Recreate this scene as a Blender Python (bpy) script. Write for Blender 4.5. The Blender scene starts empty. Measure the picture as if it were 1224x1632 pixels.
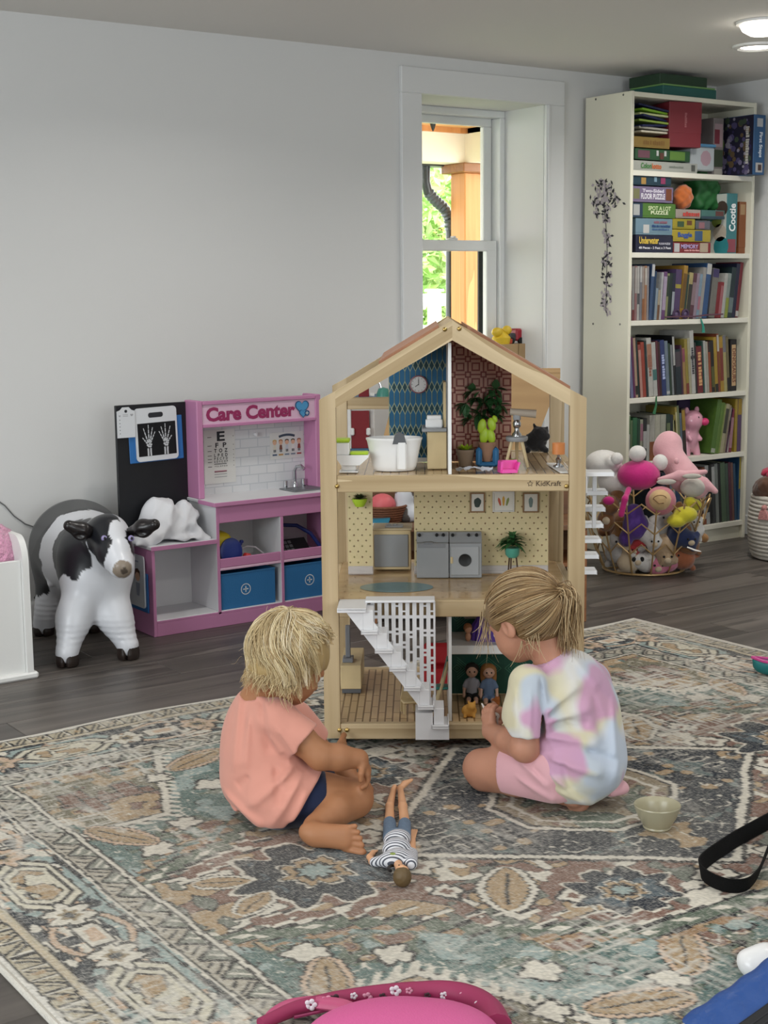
import bpy, math, random
import numpy as np
from mathutils import Matrix, Vector
random.seed(7)
rng = np.random.default_rng(11)
SC = bpy.context.scene
COL = SC.collection
PI = math.pi
# ------------------------------------------------------------------ camera, world, lights, exposure
FPX, YAW, PITCH, ROLL, CH = 2287.85, math.radians(35.162), math.radians(8.741), math.radians(-0.58), 1.184
_f = np.array([math.sin(YAW)*math.cos(PITCH), math.cos(YAW)*math.cos(PITCH), -math.sin(PITCH)])
_r = np.array([math.cos(YAW), -math.sin(YAW), 0.0]); _u = np.cross(_r, _f)
CR = math.cos(ROLL)*_r + math.sin(ROLL)*_u
CU = -math.sin(ROLL)*_r + math.cos(ROLL)*_u
CF = _f; CP = np.array([0, 0, CH])
cam_d = bpy.data.cameras.new('camera'); cam = bpy.data.objects.new('camera', cam_d); COL.objects.link(cam)
cam_d.sensor_fit = 'HORIZONTAL'; cam_d.sensor_width = 36.0; cam_d.lens = FPX/1224*36.0
cam_d.clip_start = 0.05; cam_d.clip_end = 200
cm = Matrix.Identity(4)
for i in range(3):
    cm[i][0], cm[i][1], cm[i][2], cm[i][3] = CR[i], CU[i], -CF[i], CP[i]
cam.matrix_world = cm
SC.camera = cam
SC.view_settings.view_transform = 'Standard'; SC.view_settings.look = 'None'
SC.view_settings.gamma = 1; SC.view_settings.use_curve_mapping = False
SC.view_settings.exposure = 0.08
W = bpy.data.worlds.new('sky'); SC.world = W; W.use_nodes = True
wn = W.node_tree.nodes; wl_ = W.node_tree.links
bgn = wn['Background']; bgn.inputs[0].default_value = (0.97, 0.98, 0.95, 1); bgn.inputs[1].default_value = 5.2
CEIL = 2.135
def area_light(name, loc, rot, sx, sy, power, color=(1, 1, 1), spread=180, shape='RECTANGLE'):
    l = bpy.data.lights.new(name, 'AREA'); l.shape = shape; l.size = sx
    if shape == 'RECTANGLE': l.size_y = sy
    l.energy = power; l.color = color; l.spread = math.radians(spread)
    o = bpy.data.objects.new(name, l); COL.objects.link(o); o.location = loc; o.rotation_euler = rot
    return o
# added fill for daylight from assumed windows; the rear and left walls are solid
area_light('added_daylight_fill', (1.2, -2.35, 1.35), (math.radians(90), 0, 0), 2.6, 1.5, 62, (0.91, 0.97, 1.0))
area_light('added_daylight_fill', (-2.35, 1.6, 1.35), (math.radians(90), 0, math.radians(-90)), 2.6, 1.5, 92, (0.91, 0.97, 1.0))  # added area light; no window is built in the left wall
DOWNLIGHTS = [(4.25, 3.62), (4.64, 3.98), (0.6, 3.7), (2.3, 3.75), (0.6, 1.9), (2.35, 2.0), (4.1, 1.9), (0.6, 0.1), (2.35, 0.2), (4.1, 0.1)]  # the pair in view first, then lamps assumed out of view
DL_POWER = 5.6

# ------------------------------------------------------------------ helpers
def lin(c):
    if isinstance(c, str):
        c = [int(c[i:i+2], 16) for i in (0, 2, 4)]
    c = [x/255.0 for x in c]
    return tuple((x/12.92 if x <= 0.04045 else ((x+0.055)/1.055)**2.4) for x in c) + (1.0,)
_mats = {}
def M(name, color='cccccc', rough=0.6, metal=0.0, var=0.0, vscale=8.0, bump=0.0, bscale=60.0, sheen=0.0, emit=0.0, attr=None, alpha=None, trans=0.0, spec=0.5, coat=0.0):
    if name in _mats: return _mats[name]
    m = bpy.data.materials.new(name); m.use_nodes = True
    n = m.node_tree.nodes; L = m.node_tree.links
    b = n['Principled BSDF']; c = lin(color)
    b.inputs['Base Color'].default_value = c; b.inputs['Roughness'].default_value = rough
    b.inputs['Metallic'].default_value = metal; b.inputs['Specular IOR Level'].default_value = spec
    if coat: b.inputs['Coat Weight'].default_value = coat; b.inputs['Coat Roughness'].default_value = 0.12
    if sheen: b.inputs['Sheen Weight'].default_value = sheen; b.inputs['Sheen Roughness'].default_value = 0.5
    if trans: b.inputs['Transmission Weight'].default_value = trans
    if emit:
        b.inputs['Emission Color'].default_value = c; b.inputs['Emission Strength'].default_value = emit
    tc = n.new('ShaderNodeTexCoord')
    src = None
    if attr:
        a = n.new('ShaderNodeAttribute'); a.attribute_name = attr; src = a.outputs['Color']
        L.new(src, b.inputs['Base Color'])
    if var:
        t = n.new('ShaderNodeTexNoise'); t.inputs['Scale'].default_value = vscale; t.inputs['Detail'].default_value = 4
        L.new(tc.outputs['Object'], t.inputs['Vector'])
        mr = n.new('ShaderNodeMapRange'); mr.inputs[1].default_value = .3; mr.inputs[2].default_value = .7
        mr.inputs[3].default_value = 1-var; mr.inputs[4].default_value = 1+var
        L.new(t.outputs['Fac'], mr.inputs[0])
        mx = n.new('ShaderNodeMix'); mx.data_type = 'RGBA'; mx.blend_type = 'MULTIPLY'; mx.inputs['Factor'].default_value = 1
        if src: L.new(src, mx.inputs['A'])
        else: mx.inputs['A'].default_value = c
        L.new(mr.outputs[0], mx.inputs['B']); L.new(mx.outputs['Result'], b.inputs['Base Color'])
    if bump:
        t = n.new('ShaderNodeTexNoise'); t.inputs['Scale'].default_value = bscale; t.inputs['Detail'].default_value = 3
        L.new(tc.outputs['Object'], t.inputs['Vector'])
        bp = n.new('ShaderNodeBump'); bp.inputs['Strength'].default_value = bump; bp.inputs['Distance'].default_value = 0.01
        L.new(t.outputs['Fac'], bp.inputs['Height']); L.new(bp.outputs['Normal'], b.inputs['Normal'])
    _mats[name] = m
    return m
def wood(name, c1, c2, axis=0, fine=90.0, rough=0.45, stretch=0.06, bands=9.0, coords='Object'):
    """grain that runs along one axis of the piece's own coordinates"""
    if name in _mats: return _mats[name]
    m = bpy.data.materials.new(name); m.use_nodes = True
    n = m.node_tree.nodes; L = m.node_tree.links; b = n['Principled BSDF']
    tc = n.new('ShaderNodeTexCoord'); mp = n.new('ShaderNodeMapping')
    oi = n.new('ShaderNodeObjectInfo'); ad = n.new('ShaderNodeVectorMath'); ad.operation = 'ADD'
    sc_ = n.new('ShaderNodeVectorMath'); sc_.operation = 'SCALE'; sc_.inputs['Scale'].default_value = 7.0
    cx = n.new('ShaderNodeCombineXYZ')
    for k in range(3): L.new(oi.outputs['Random'], cx.inputs[k])
    L.new(cx.outputs[0], sc_.inputs[0]); L.new(tc.outputs[coords], ad.inputs[0]); L.new(sc_.outputs[0], ad.inputs[1])
    s = [1.0, 1.0, 1.0]; s[axis] = stretch
    mp.inputs['Scale'].default_value = s
    L.new(ad.outputs[0], mp.inputs['Vector'])
    t1 = n.new('ShaderNodeTexNoise'); t1.inputs['Scale'].default_value = bands; t1.inputs['Detail'].default_value = 2; t1.inputs['Distortion'].default_value = .6
    t2 = n.new('ShaderNodeTexNoise'); t2.inputs['Scale'].default_value = fine; t2.inputs['Detail'].default_value = 3
    L.new(mp.outputs[0], t1.inputs['Vector']); L.new(mp.outputs[0], t2.inputs['Vector'])
    # rings: sharpen bands
    m1 = n.new('ShaderNodeMath'); m1.operation = 'MULTIPLY'; m1.inputs[1].default_value = 5.0
    m2 = n.new('ShaderNodeMath'); m2.operation = 'FRACT'
    L.new(t1.outputs['Fac'], m1.inputs[0]); L.new(m1.outputs[0], m2.inputs[0])
    m3 = n.new('ShaderNodeMath'); m3.operation = 'MULTIPLY_ADD'; m3.inputs[1].default_value = .55
    L.new(m2.outputs[0], m3.inputs[0])
    m4 = n.new('ShaderNodeMath'); m4.operation = 'MULTIPLY'; m4.inputs[1].default_value = .6
    L.new(t2.outputs['Fac'], m4.inputs[0]); L.new(m4.outputs[0], m3.inputs[2])
    cr = n.new('ShaderNodeValToRGB'); cr.color_ramp.elements[0].color = lin(c1); cr.color_ramp.elements[1].color = lin(c2)
    cr.color_ramp.elements[0].position = .15; cr.color_ramp.elements[1].position = .95
    L.new(m3.outputs[0], cr.inputs[0]); L.new(cr.outputs[0], b.inputs['Base Color'])
    b.inputs['Roughness'].default_value = rough
    _mats[name] = m
    return m
def at(x, y, n, c):
    """point where the line of sight through photo pixel (x, y) meets the plane n.P = c"""
    d = CF + CR*(x-612)/FPX - CU*(y-816)/FPX
    n = np.asarray(n, float); t = (c-n@CP)/(n@d); return CP+t*d
AX = np.array([math.cos(YAW), -math.sin(YAW), 0.0]); BX = np.array([math.sin(YAW), math.cos(YAW), 0.0])
def atb(x, y, b):
    """same, at depth b in front of the camera; returned as (across, depth, height)"""
    P = at(x, y, BX, b); return np.array([P@AX, P@BX, P[2]])
def wab(a, b, z=0.0):
    P = AX*a+BX*b; return (P[0], P[1], z)
def T(x=0, y=0, z=0): return Matrix.Translation((x, y, z))
def RX(a): return Matrix.Rotation(math.radians(a), 4, 'X')
def RY(a): return Matrix.Rotation(math.radians(a), 4, 'Y')
def RZ(a): return Matrix.Rotation(math.radians(a), 4, 'Z')
class MB:
    """collects shapes into one mesh"""
    def __init__(s): s.v = []; s.f = []; s.mi = []; s.n = 0
    def add(s, v, f, M_=None, mi=0):
        v = np.asarray(v, float).reshape(-1, 3)
        if M_ is not None:
            R = np.array(M_); v = v@R[:3, :3].T + R[:3, 3]
        s.v.append(v); s.f += [tuple(i+s.n for i in q) for q in f]; s.mi += [mi]*len(f); s.n += len(v)
        return s
    def box(s, x0, x1, y0, y1, z0, z1, ch=0.0, M_=None, mi=0):
        if x0 > x1: x0, x1 = x1, x0
        if y0 > y1: y0, y1 = y1, y0
        if z0 > z1: z0, z1 = z1, z0
        ch = min(ch, .49*(x1-x0), .49*(y1-y0), .49*(z1-z0))
        if ch <= 0:
            v = [(x, y, z) for x in (x0, x1) for y in (y0, y1) for z in (z0, z1)]
            f = [(0, 1, 3, 2), (4, 6, 7, 5), (0, 4, 5, 1), (2, 3, 7, 6), (0, 2, 6, 4), (1, 5, 7, 3)]
            return s.add(v, f, M_, mi)
        v = []; idx = {}
        lo = (x0, y0, z0); hi = (x1, y1, z1)
        for sx in (0, 1):
            for sy in (0, 1):
                for sz in (0, 1):
                    sg = (sx, sy, sz)
                    for ax in range(3):
                        p = []
                        for k in range(3):
                            e = hi[k] if sg[k] else lo[k]
                            if k != ax: e += -ch if sg[k] else ch
                            p.append(e)
                        idx[(sg, ax)] = len(v); v.append(p)
        f = []
        def cyc(ax): return [(ax+1) % 3, (ax+2) % 3]
        for ax in range(3):
            b_, c_ = cyc(ax)
            for sd in (0, 1):
                q = []
                for (i, j) in ((0, 0), (1, 0), (1, 1), (0, 1)):
                    g = [0, 0, 0]; g[ax] = sd; g[b_] = i; g[c_] = j
                    q.append(idx[(tuple(g), ax)])
                f.append(tuple(q if sd else q[::-1]))
            for i in (0, 1):
                for j in (0, 1):
                    g0 = [0, 0, 0]; g1 = [0, 0, 0]; g0[ax] = 0; g1[ax] = 1
                    for g in (g0, g1): g[b_] = i; g[c_] = j
                    q = [idx[(tuple(g0), b_)], idx[(tuple(g1), b_)], idx[(tuple(g1), c_)], idx[(tuple(g0), c_)]]
                    f.append(tuple(q if (i == j) else q[::-1]))
        for sx in (0, 1):
            for sy in (0, 1):
                for sz in (0, 1):
                    sg = (sx, sy, sz); q = [idx[(sg, 0)], idx[(sg, 1)], idx[(sg, 2)]]
                    f.append(tuple(q if (sx+sy+sz) % 2 else q[::-1]))
        return s.add(v, f, M_, mi)
    def prism(s, poly, y0, y1, M_=None, mi=0, axis='y'):
        """polygon in the x-z plane pushed from y0 to y1 (axis y); or in x-y pushed along z (axis z); y-z along x"""
        n = len(poly)
        def p3(p, t): return {'y': (p[0], t, p[1]), 'z': (p[0], p[1], t), 'x': (t, p[0], p[1])}[axis]
        v = [p3(p, y0) for p in poly]+[p3(p, y1) for p in poly]
        f = [tuple(range(n)), tuple(range(2*n-1, n-1, -1))]+[(i, i+n, (i+1) % n+n, (i+1) % n) for i in range(n)]
        return s.add(v, f, M_, mi)
    def tube(s, pts, r, n=8, M_=None, mi=0, closed=False, flat=1.0, caps=True):
        pts = np.asarray(pts, float); N = len(pts)
        r = np.full(N, r) if np.isscalar(r) else np.asarray(r, float)
        d = np.roll(pts, -1, 0)-np.roll(pts, 1, 0)
        if not closed: d[0] = pts[1]-pts[0]; d[-1] = pts[-1]-pts[-2]
        d /= np.linalg.norm(d, axis=1)[:, None]+1e-12
        up = np.array([0, 0, 1.0]) if abs(d[0][2]) < .9 else np.array([1.0, 0, 0])
        v = []; a = up-d[0]*(up@d[0]); a /= np.linalg.norm(a)
        for i in range(N):
            a = a-d[i]*(a@d[i]); a /= np.linalg.norm(a)+1e-12; b = np.cross(d[i], a)
            for k in range(n):
                t = 2*PI*k/n; v.append(pts[i]+r[i]*(a*math.cos(t)*flat+b*math.sin(t)))
        f = []
        for i in range(N if closed else N-1):
            j = (i+1) % N
            for k in range(n): f.append((i*n+k, i*n+(k+1) % n, j*n+(k+1) % n, j*n+k))
        if not closed and caps: f.append(tuple(range(n-1, -1, -1))); f.append(tuple((N-1)*n+k for k in range(n)))
        return s.add(v, f, M_, mi)
    def lathe(s, prof, n=24, M_=None, mi=0, sx=1.0, sy=1.0):
        v = []; f = []; N = len(prof)
        for (r, z) in prof:
            for k in range(n):
                t = 2*PI*k/n; v.append((r*sx*math.cos(t), r*sy*math.sin(t), z))
        for i in range(N-1):
            for k in range(n): f.append((i*n+k, i*n+(k+1) % n, (i+1)*n+(k+1) % n, (i+1)*n+k))
        if prof[0][0] > 1e-6: f.append(tuple(range(n-1, -1, -1)))
        if prof[-1][0] > 1e-6: f.append(tuple((N-1)*n+k for k in range(n)))
        return s.add(v, f, M_, mi)
    def ball(s, c, r, n=14, m=9, M_=None, mi=0, R=None):
        r = (r, r, r) if np.isscalar(r) else r
        v = [(0, 0, r[2])]; f = []
        for i in range(1, m):
            for k in range(n):
                p = PI*i/m; t = 2*PI*k/n
                v.append((r[0]*math.sin(p)*math.cos(t), r[1]*math.sin(p)*math.sin(t), r[2]*math.cos(p)))
        v.append((0, 0, -r[2])); v = np.array(v)
        if R is not None: v = v@np.array(R)[:3, :3].T
        v = v+np.array(c)
        for k in range(n): f.append((0, 1+k, 1+(k+1) % n))
        for i in range(m-2):
            for k in range(n):
                a = 1+i*n+k; b = 1+i*n+(k+1) % n; f.append((a, a+n, b+n, b))
        e = 1+(m-1)*n
        for k in range(n): f.append((e, 1+(m-2)*n+(k+1) % n, 1+(m-2)*n+k))
        return s.add(v, f, M_, mi)
    def fan(s, pts, M_=None, mi=0):
        return s.add(pts, [tuple(range(len(pts)))], M_, mi)
def tag(o, label=None, cat=None, group=None, kind=None):
    if label: o['label'] = label
    if cat: o['category'] = cat
    if group: o['group'] = group
    if kind: o['kind'] = kind
    return o
def link(o, parent=None, mtx=None):
    COL.objects.link(o)
    if parent is not None: o.parent = parent
    if mtx is not None: o.matrix_local = mtx
    return o
def obj(name, mb, mats, parent=None, mtx=None, smooth=True, angle=38, col=None, label=None):
    if isinstance(mb, MB): v = np.concatenate(mb.v); f = mb.f; mi = mb.mi
    else: v, f = mb; mi = None
    me = bpy.data.meshes.new(name); me.from_pydata([tuple(p) for p in v] if len(v) < 20000 else v.tolist(), [], f if isinstance(f, list) else f.tolist())
    mats = mats if isinstance(mats, (list, tuple)) else [mats]
    for m in mats: me.materials.append(m)
    if mi is not None and len(mats) > 1: me.polygons.foreach_set('material_index', np.array(mi, np.int32))
    if smooth:
        me.polygons.foreach_set('use_smooth', np.ones(len(me.polygons), bool))
        if angle < 180: me.set_sharp_from_angle(angle=math.radians(angle))
    if col is not None:
        a = me.color_attributes.new('col', 'FLOAT_COLOR', 'POINT')
        c = np.ones((len(v), 4), np.float32); c[:, :3] = col
        a.data.foreach_set('color', c.ravel())
    me.validate(); me.update()
    o = bpy.data.objects.new(name, me)
    link(o, parent, mtx)
    if label: o['label'] = label
    return o
def thing(name, label, cat, loc=(0, 0, 0), rotz=0.0, group=None, mtx=None):
    o = bpy.data.objects.new(name, None); COL.objects.link(o); o.empty_display_size = .05
    if mtx is not None: o.matrix_world = mtx
    else: o.location = loc; o.rotation_euler = (0, 0, math.radians(rotz))
    return tag(o, label, cat, group)
def struct(name, mb, mats, **k):
    o = obj(name, mb, mats, **k); o['kind'] = 'structure'; return o
_fontc = {}
def blurred_line(n):
    """a row of small blocks for print too small to read, about one unit high"""
    r = random.Random(n*7+3); v = []; f = []; x = 0
    for k in range(n):
        w = .35+.35*r.random(); h = .7+.3*r.random(); i = len(v); v += [(x, 0, 0), (x+w, 0, 0), (x+w, h, 0), (x, h, 0)]; f.append((i, i+1, i+2, i+3)); x += w+.12+(.3 if r.random() < .15 else 0)
    v = np.array(v, float); return v-np.array([(x-.12)/2, .42, 0]), f
def text_mesh(s, size=1.0, bold=0.0, ext=0.0, space=1.0):
    if s[0] == '~':
        v, f = blurred_line(len(s)); return v*size, f
    key = (s, bold, ext, space)
    if key not in _fontc:
        cu = bpy.data.curves.new('lettering', 'FONT'); cu.body = s; cu.size = 1.0; cu.offset = bold; cu.extrude = ext
        cu.align_x = 'CENTER'; cu.align_y = 'CENTER'; cu.space_character = space; cu.resolution_u = 3
        o = bpy.data.objects.new('lettering', cu); COL.objects.link(o)
        dg = bpy.context.evaluated_depsgraph_get(); ev = o.evaluated_get(dg); me = ev.to_mesh()
        v = np.array([p.co[:] for p in me.vertices]); f = [tuple(p.vertices) for p in me.polygons]
        ev.to_mesh_clear(); bpy.data.objects.remove(o); bpy.data.curves.remove(cu)
        _fontc[key] = (v, f)
    v, f = _fontc[key]
    return v*size, f
def text(s, size, mat, parent, mtx, bold=0.0, name='lettering', sx=1.0, fit=None, ext=0.0):
    """flat lettering; local x to the right, local z up (stands in the x-z plane facing -y)"""
    v, f = text_mesh(s, size, bold, ext)
    v = v.copy()
    if len(v) == 0: return None
    if fit:
        w = v[:, 0].max()-v[:, 0].min(); sx = fit/max(w, 1e-6)
    v = np.stack([v[:, 0]*sx, -v[:, 2], v[:, 1]], 1)
    return obj(name, (v, f), mat, parent, mtx, smooth=False)
# ---- smooth solids: distance fields turned into one continuous surface
class SDF:
    def __init__(s, h=0.005): s.p = []; s.h = h
    def cap(s, a, b, ra, rb=None, k=.02, sub=False, sc=None):
        a = np.array(a, float); b = np.array(b, float); rb = ra if rb is None else rb
        r = max(ra, rb); lo = np.minimum(a, b)-r; hi = np.maximum(a, b)+r
        def d(X, Y, Z):
            ba = b-a; l2 = ba@ba+1e-12
            t = np.clip(((X-a[0])*ba[0]+(Y-a[1])*ba[1]+(Z-a[2])*ba[2])/l2, 0, 1)
            return np.sqrt((X-a[0]-t*ba[0])**2+(Y-a[1]-t*ba[1])**2+(Z-a[2]-t*ba[2])**2)-(ra+(rb-ra)*t)
        s.p.append((d, lo, hi, k, sub)); return s
    def chain(s, pts, rs, k=.02, sub=False):
        for i in range(len(pts)-1): s.cap(pts[i], pts[i+1], rs[i], rs[i+1], k, sub)
        return s
    def ell(s, c, r, R=None, k=.02, sub=False):
        c = np.array(c, float); r = np.array((r, r, r) if np.isscalar(r) else r, float)
        Rm = np.eye(3) if R is None else np.array(R, float)[:3, :3]   # columns: axes
        ext = np.sqrt(((Rm*r)**2).sum(1)); lo = c-ext; hi = c+ext
        def d(X, Y, Z):
            x, y, z = X-c[0], Y-c[1], Z-c[2]
            q = [(Rm[0, i]*x+Rm[1, i]*y+Rm[2, i]*z) for i in range(3)]
            k0 = np.sqrt(sum((q[i]/r[i])**2 for i in range(3))); k1 = np.sqrt(sum((q[i]/r[i]**2)**2 for i in range(3)))
            return k0*(k0-1)/(k1+1e-9)
        s.p.append((d, lo, hi, k, sub)); return s
    def box(s, c, r, R=None, k=.01, rad=.01, sub=False):
        c = np.array(c, float); r = np.array(r, float)-rad
        Rm = np.eye(3) if R is None else np.array(R, float)[:3, :3]
        ext = np.abs(Rm)@(r+rad); lo = c-ext; hi = c+ext
        def d(X, Y, Z):
            x, y, z = X-c[0], Y-c[1], Z-c[2]
            q = [np.abs(Rm[0, i]*x+Rm[1, i]*y+Rm[2, i]*z)-r[i] for i in range(3)]
            o = np.sqrt(sum(np.maximum(e, 0)**2 for e in q)); return o+np.minimum(np.maximum(np.maximum(q[0], q[1]), q[2]), 0)-rad
        s.p.append((d, lo, hi, k, sub)); return s
    def cyl(s, a, b, r, k=.004, sub=True):
        a = np.array(a, float); b = np.array(b, float); L = np.linalg.norm(b-a); d_ = (b-a)/L
        lo = np.minimum(a, b)-r; hi = np.maximum(a, b)+r
        def d(X, Y, Z):
            t = (X-a[0])*d_[0]+(Y-a[1])*d_[1]+(Z-a[2])*d_[2]
            rr = np.sqrt(np.maximum((X-a[0])**2+(Y-a[1])**2+(Z-a[2])**2-t*t, 0))-r
            return np.maximum(rr, np.abs(t-L/2)-L/2)
        s.p.append((d, lo, hi, k, sub)); return s
    def cut(s, n, c, k=.004):
        """removes the half space n.P > c"""
        n = np.array(n, float); n = n/np.linalg.norm(n)
        s.p.append((lambda X, Y, Z: c-(n[0]*X+n[1]*Y+n[2]*Z), None, None, k, True)); return s
    def mesh(s, disp=None):
        h = s.h; adds = [p for p in s.p if not p[4]]
        lo = np.min([p[1] for p in adds], 0)-4*h-.01; hi = np.max([p[2] for p in adds], 0)+4*h+.01
        n = np.ceil((hi-lo)/h).astype(int)+1
        ax = [lo[i]+h*np.arange(n[i]) for i in range(3)]
        F = np.full(n, 1.0, np.float32)
        for (d, plo, phi, k, sub) in s.p:
            m = k+3*h
            if plo is None: i0 = np.zeros(3, int); i1 = n
            else:
                i0 = np.maximum(np.floor((plo-m-lo)/h).astype(int), 0); i1 = np.minimum(np.ceil((phi+m-lo)/h).astype(int)+1, n)
                if np.any(i1 <= i0): continue
            sl = tuple(slice(i0[i], i1[i]) for i in range(3))
            X = ax[0][sl[0]][:, None, None]; Y = ax[1][sl[1]][None, :, None]; Z = ax[2][sl[2]][None, None, :]
            D = d(X, Y, Z); A = F[sl]
            if sub:
                D = -D; q = np.maximum(k-np.abs(A-D), 0)/k; F[sl] = np.maximum(A, D)+q*q*k*.25
            else:
                q = np.maximum(k-np.abs(A-D), 0)/k; F[sl] = np.minimum(A, D)-q*q*k*.25
        if disp is not None:
            F += disp(ax[0][:, None, None], ax[1][None, :, None], ax[2][None, None, :])
        return surfnet(F, lo, h)
def surfnet(F, org, h):
    S = F < 0; n = np.array(F.shape)-1
    acc = np.zeros((*n, 3), np.float32); cnt = np.zeros(n, np.float32)
    def sl(o): return tuple(slice(o[i], o[i]+n[i]) for i in range(3))
    for ax in range(3):
        o1, o2 = [(1, 2), (0, 2), (0, 1)][ax]
        for i in (0, 1):
            for j in (0, 1):
                a = [0, 0, 0]; a[o1] = i; a[o2] = j; b = list(a); b[ax] = 1
                fa = F[sl(a)]; fb = F[sl(b)]; m = S[sl(a)] != S[sl(b)]
                t = np.where(m, fa/np.where(m, fa-fb, 1), 0)
                cnt += m
                for c in range(3):
                    acc[..., c] += np.where(m, (t if c == ax else a[c]), 0)
    act = cnt > 0
    idx = np.full(n, -1, np.int64); idx[act] = np.arange(act.sum())
    V = acc[act]/cnt[act][:, None]
    cells = np.argwhere(act); V = (V+cells)*h+org
    faces = []
    for ax in range(3):
        o1, o2 = [(1, 2), (2, 0), (0, 1)][ax]
        s0 = [slice(None)]*3; s0[ax] = slice(0, n[ax])
        a = [slice(0, F.shape[i]) for i in range(3)]; b = [slice(0, F.shape[i]) for i in range(3)]
        a[ax] = slice(0, n[ax]); b[ax] = slice(1, n[ax]+1)
        for q in (a, b): q[o1] = slice(1, n[o1]); q[o2] = slice(1, n[o2])
        A = S[tuple(a)]; B = S[tuple(b)]; m = A != B
        e = np.argwhere(m)
        if len(e) == 0: continue
        pos = e.copy(); pos[:, o1] += 1; pos[:, o2] += 1
        def cell(d1, d2):
            q = pos.copy(); q[:, o1] += d1; q[:, o2] += d2; return idx[q[:, 0], q[:, 1], q[:, 2]]
        quad = np.stack([cell(-1, -1), cell(0, -1), cell(0, 0), cell(-1, 0)], 1)
        flip = ~A[m]
        quad[flip] = quad[flip][:, ::-1]
        faces.append(quad)
    return V, np.concatenate(faces)
def sobj(name, sdf, mats, parent=None, mtx=None, disp=None, colf=None, label=None):
    V, Fq = sdf.mesh(disp)
    return obj(name, (V, Fq), mats, parent, mtx, angle=180, col=(colf(V) if colf is not None else None), label=label)
def dup(root, loc=None, rotz=None, label=None, group=None, mtx=None):
    def cp(o, par):
        c = o.copy(); COL.objects.link(c)
        if par is not None: c.parent = par; c.matrix_parent_inverse = o.matrix_parent_inverse.copy()
        for ch in [q for q in kids.get(o, [])]: cp(ch, c)
        return c
    kids = {}
    stack = [root]
    while stack:
        o = stack.pop(); kids[o] = list(o.children); stack += kids[o]
    r = cp(root, None)
    if mtx is not None: r.matrix_world = mtx
    if loc is not None: r.location = loc
    if rotz is not None: r.rotation_euler = (0, 0, math.radians(rotz))
    if label: r['label'] = label
    if group: r['group'] = group
    return r
def mixc(a, b, t): return a*(1-t)[:, None]+b*t[:, None]
def L3(c): return np.array(lin(c)[:3])
def vnoise(P, s, seed=0):
    """cheap smooth noise on points, 0..1"""
    P = np.asarray(P)*s; i = np.floor(P).astype(np.int64); f = P-i; f = f*f*(3-2*f)
    D = P.shape[1]; out = 0
    for c in range(2**D):
        o = np.array([(c >> k) & 1 for k in range(D)]); q = i+o
        hsh = seed*1013+7
        for k in range(D): hsh = hsh ^ (q[:, k]*[73856093, 19349663, 83492791][k])
        hsh = (hsh*2654435761) & 0xffffffff; hsh = ((hsh ^ (hsh >> 15))*2246822519) & 0xffffffff
        r = ((hsh ^ (hsh >> 13)) & 0xffff)/65535.0
        w = 1
        for k in range(D): w = w*(f[:, k] if o[k] else 1-f[:, k])
        out = out+r*w
    return out
# ------------------------------------------------------------------ the setting
WY = 4.868; WXR = 5.40; XL, YF = -2.4, -2.4
m_wall = M('wall_paint', 'dadad9', .85, bump=.04, bscale=220)
m_ceil = M('ceiling_paint', 'e6e4df', .9)
m_white = M('trim_white', 'dcdddd', .45)
m_vinyl = M('window_vinyl', 'e6e8e8', .35)
m_dark = M('soft_black', '101113', .55)
m_floor = M('underlay', '1d1a18', .8)
fl = struct('floor', MB().box(XL, WXR, YF, WY, -.12, -.004), m_floor)
m_plank = wood('vinyl_plank', '37322f', '67605a', 0, fine=70, rough=.42, stretch=.05, bands=7)
def plank_variation():
    n = m_plank.node_tree.nodes; L = m_plank.node_tree.links; b = n['Principled BSDF']
    src = b.inputs['Base Color'].links[0].from_socket
    oi = n.new('ShaderNodeObjectInfo'); mr = n.new('ShaderNodeMapRange'); mr.inputs[3].default_value = .72; mr.inputs[4].default_value = 1.2
    L.new(oi.outputs['Random'], mr.inputs[0]); mx = n.new('ShaderNodeMix'); mx.data_type = 'RGBA'; mx.blend_type = 'MULTIPLY'; mx.inputs['Factor'].default_value = 1
    L.new(src, mx.inputs['A']); L.new(mr.outputs[0], mx.inputs['B']); L.new(mx.outputs['Result'], b.inputs['Base Color'])
plank_variation()
PWD, PLN = .18, 1.22
plank0 = obj('plank', MB().box(0, PLN-.0015, 0, PWD-.0015, -.006, 0, .0015), m_plank, fl, T(0, 0, 0))
first = True
row = 0; y = WY-PWD
while y > .9:
    x = -1.0-random.random()*PLN
    while x < WXR:
        x1 = min(x+PLN, WXR)
        if not (.95 < x and x1 < 3.5 and y < 3.35):       # wholly under the rug
            if x1-x < PLN-.01:
                obj('plank', MB().box(0, x1-x-.001, 0, PWD-.0015, -.006, 0, .0015), m_plank, fl, T(x, y, 0))
            elif first: plank0.matrix_local = T(x, y, 0); first = False
            else:
                c = plank0.copy(); COL.objects.link(c); c.matrix_local = T(x, y, 0)
        x += PLN
    y -= PWD; row += 1
OX0, OX1, OZ0, OZ1 = 3.627, 4.305, .80, 1.98
WT = 5.30
mb = MB().box(XL-.15, OX0, WY, WT, -.1, CEIL+.1).box(OX1, WXR+.2, WY, WT, -.1, CEIL+.1).box(OX0, OX1, WY, WT, -.1, OZ0).box(OX0, OX1, WY, WT, OZ1, CEIL+.1)
struct('wall_back', mb, m_wall, smooth=False)
struct('wall_right', MB().box(WXR, WXR+.15, YF, WY, -.1, CEIL+.1), m_wall, smooth=False)
struct('wall_left', MB().box(XL-.15, XL, YF, WY, -.1, CEIL+.1), m_wall, smooth=False)
struct('wall_front', MB().box(XL-.15, WXR+.15, YF-.15, YF, -.1, CEIL+.1), m_wall, smooth=False)
struct('ceiling', MB().box(XL-.15, WXR+.15, YF-.15, WY, CEIL, CEIL+.12), m_ceil, smooth=False)
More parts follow.
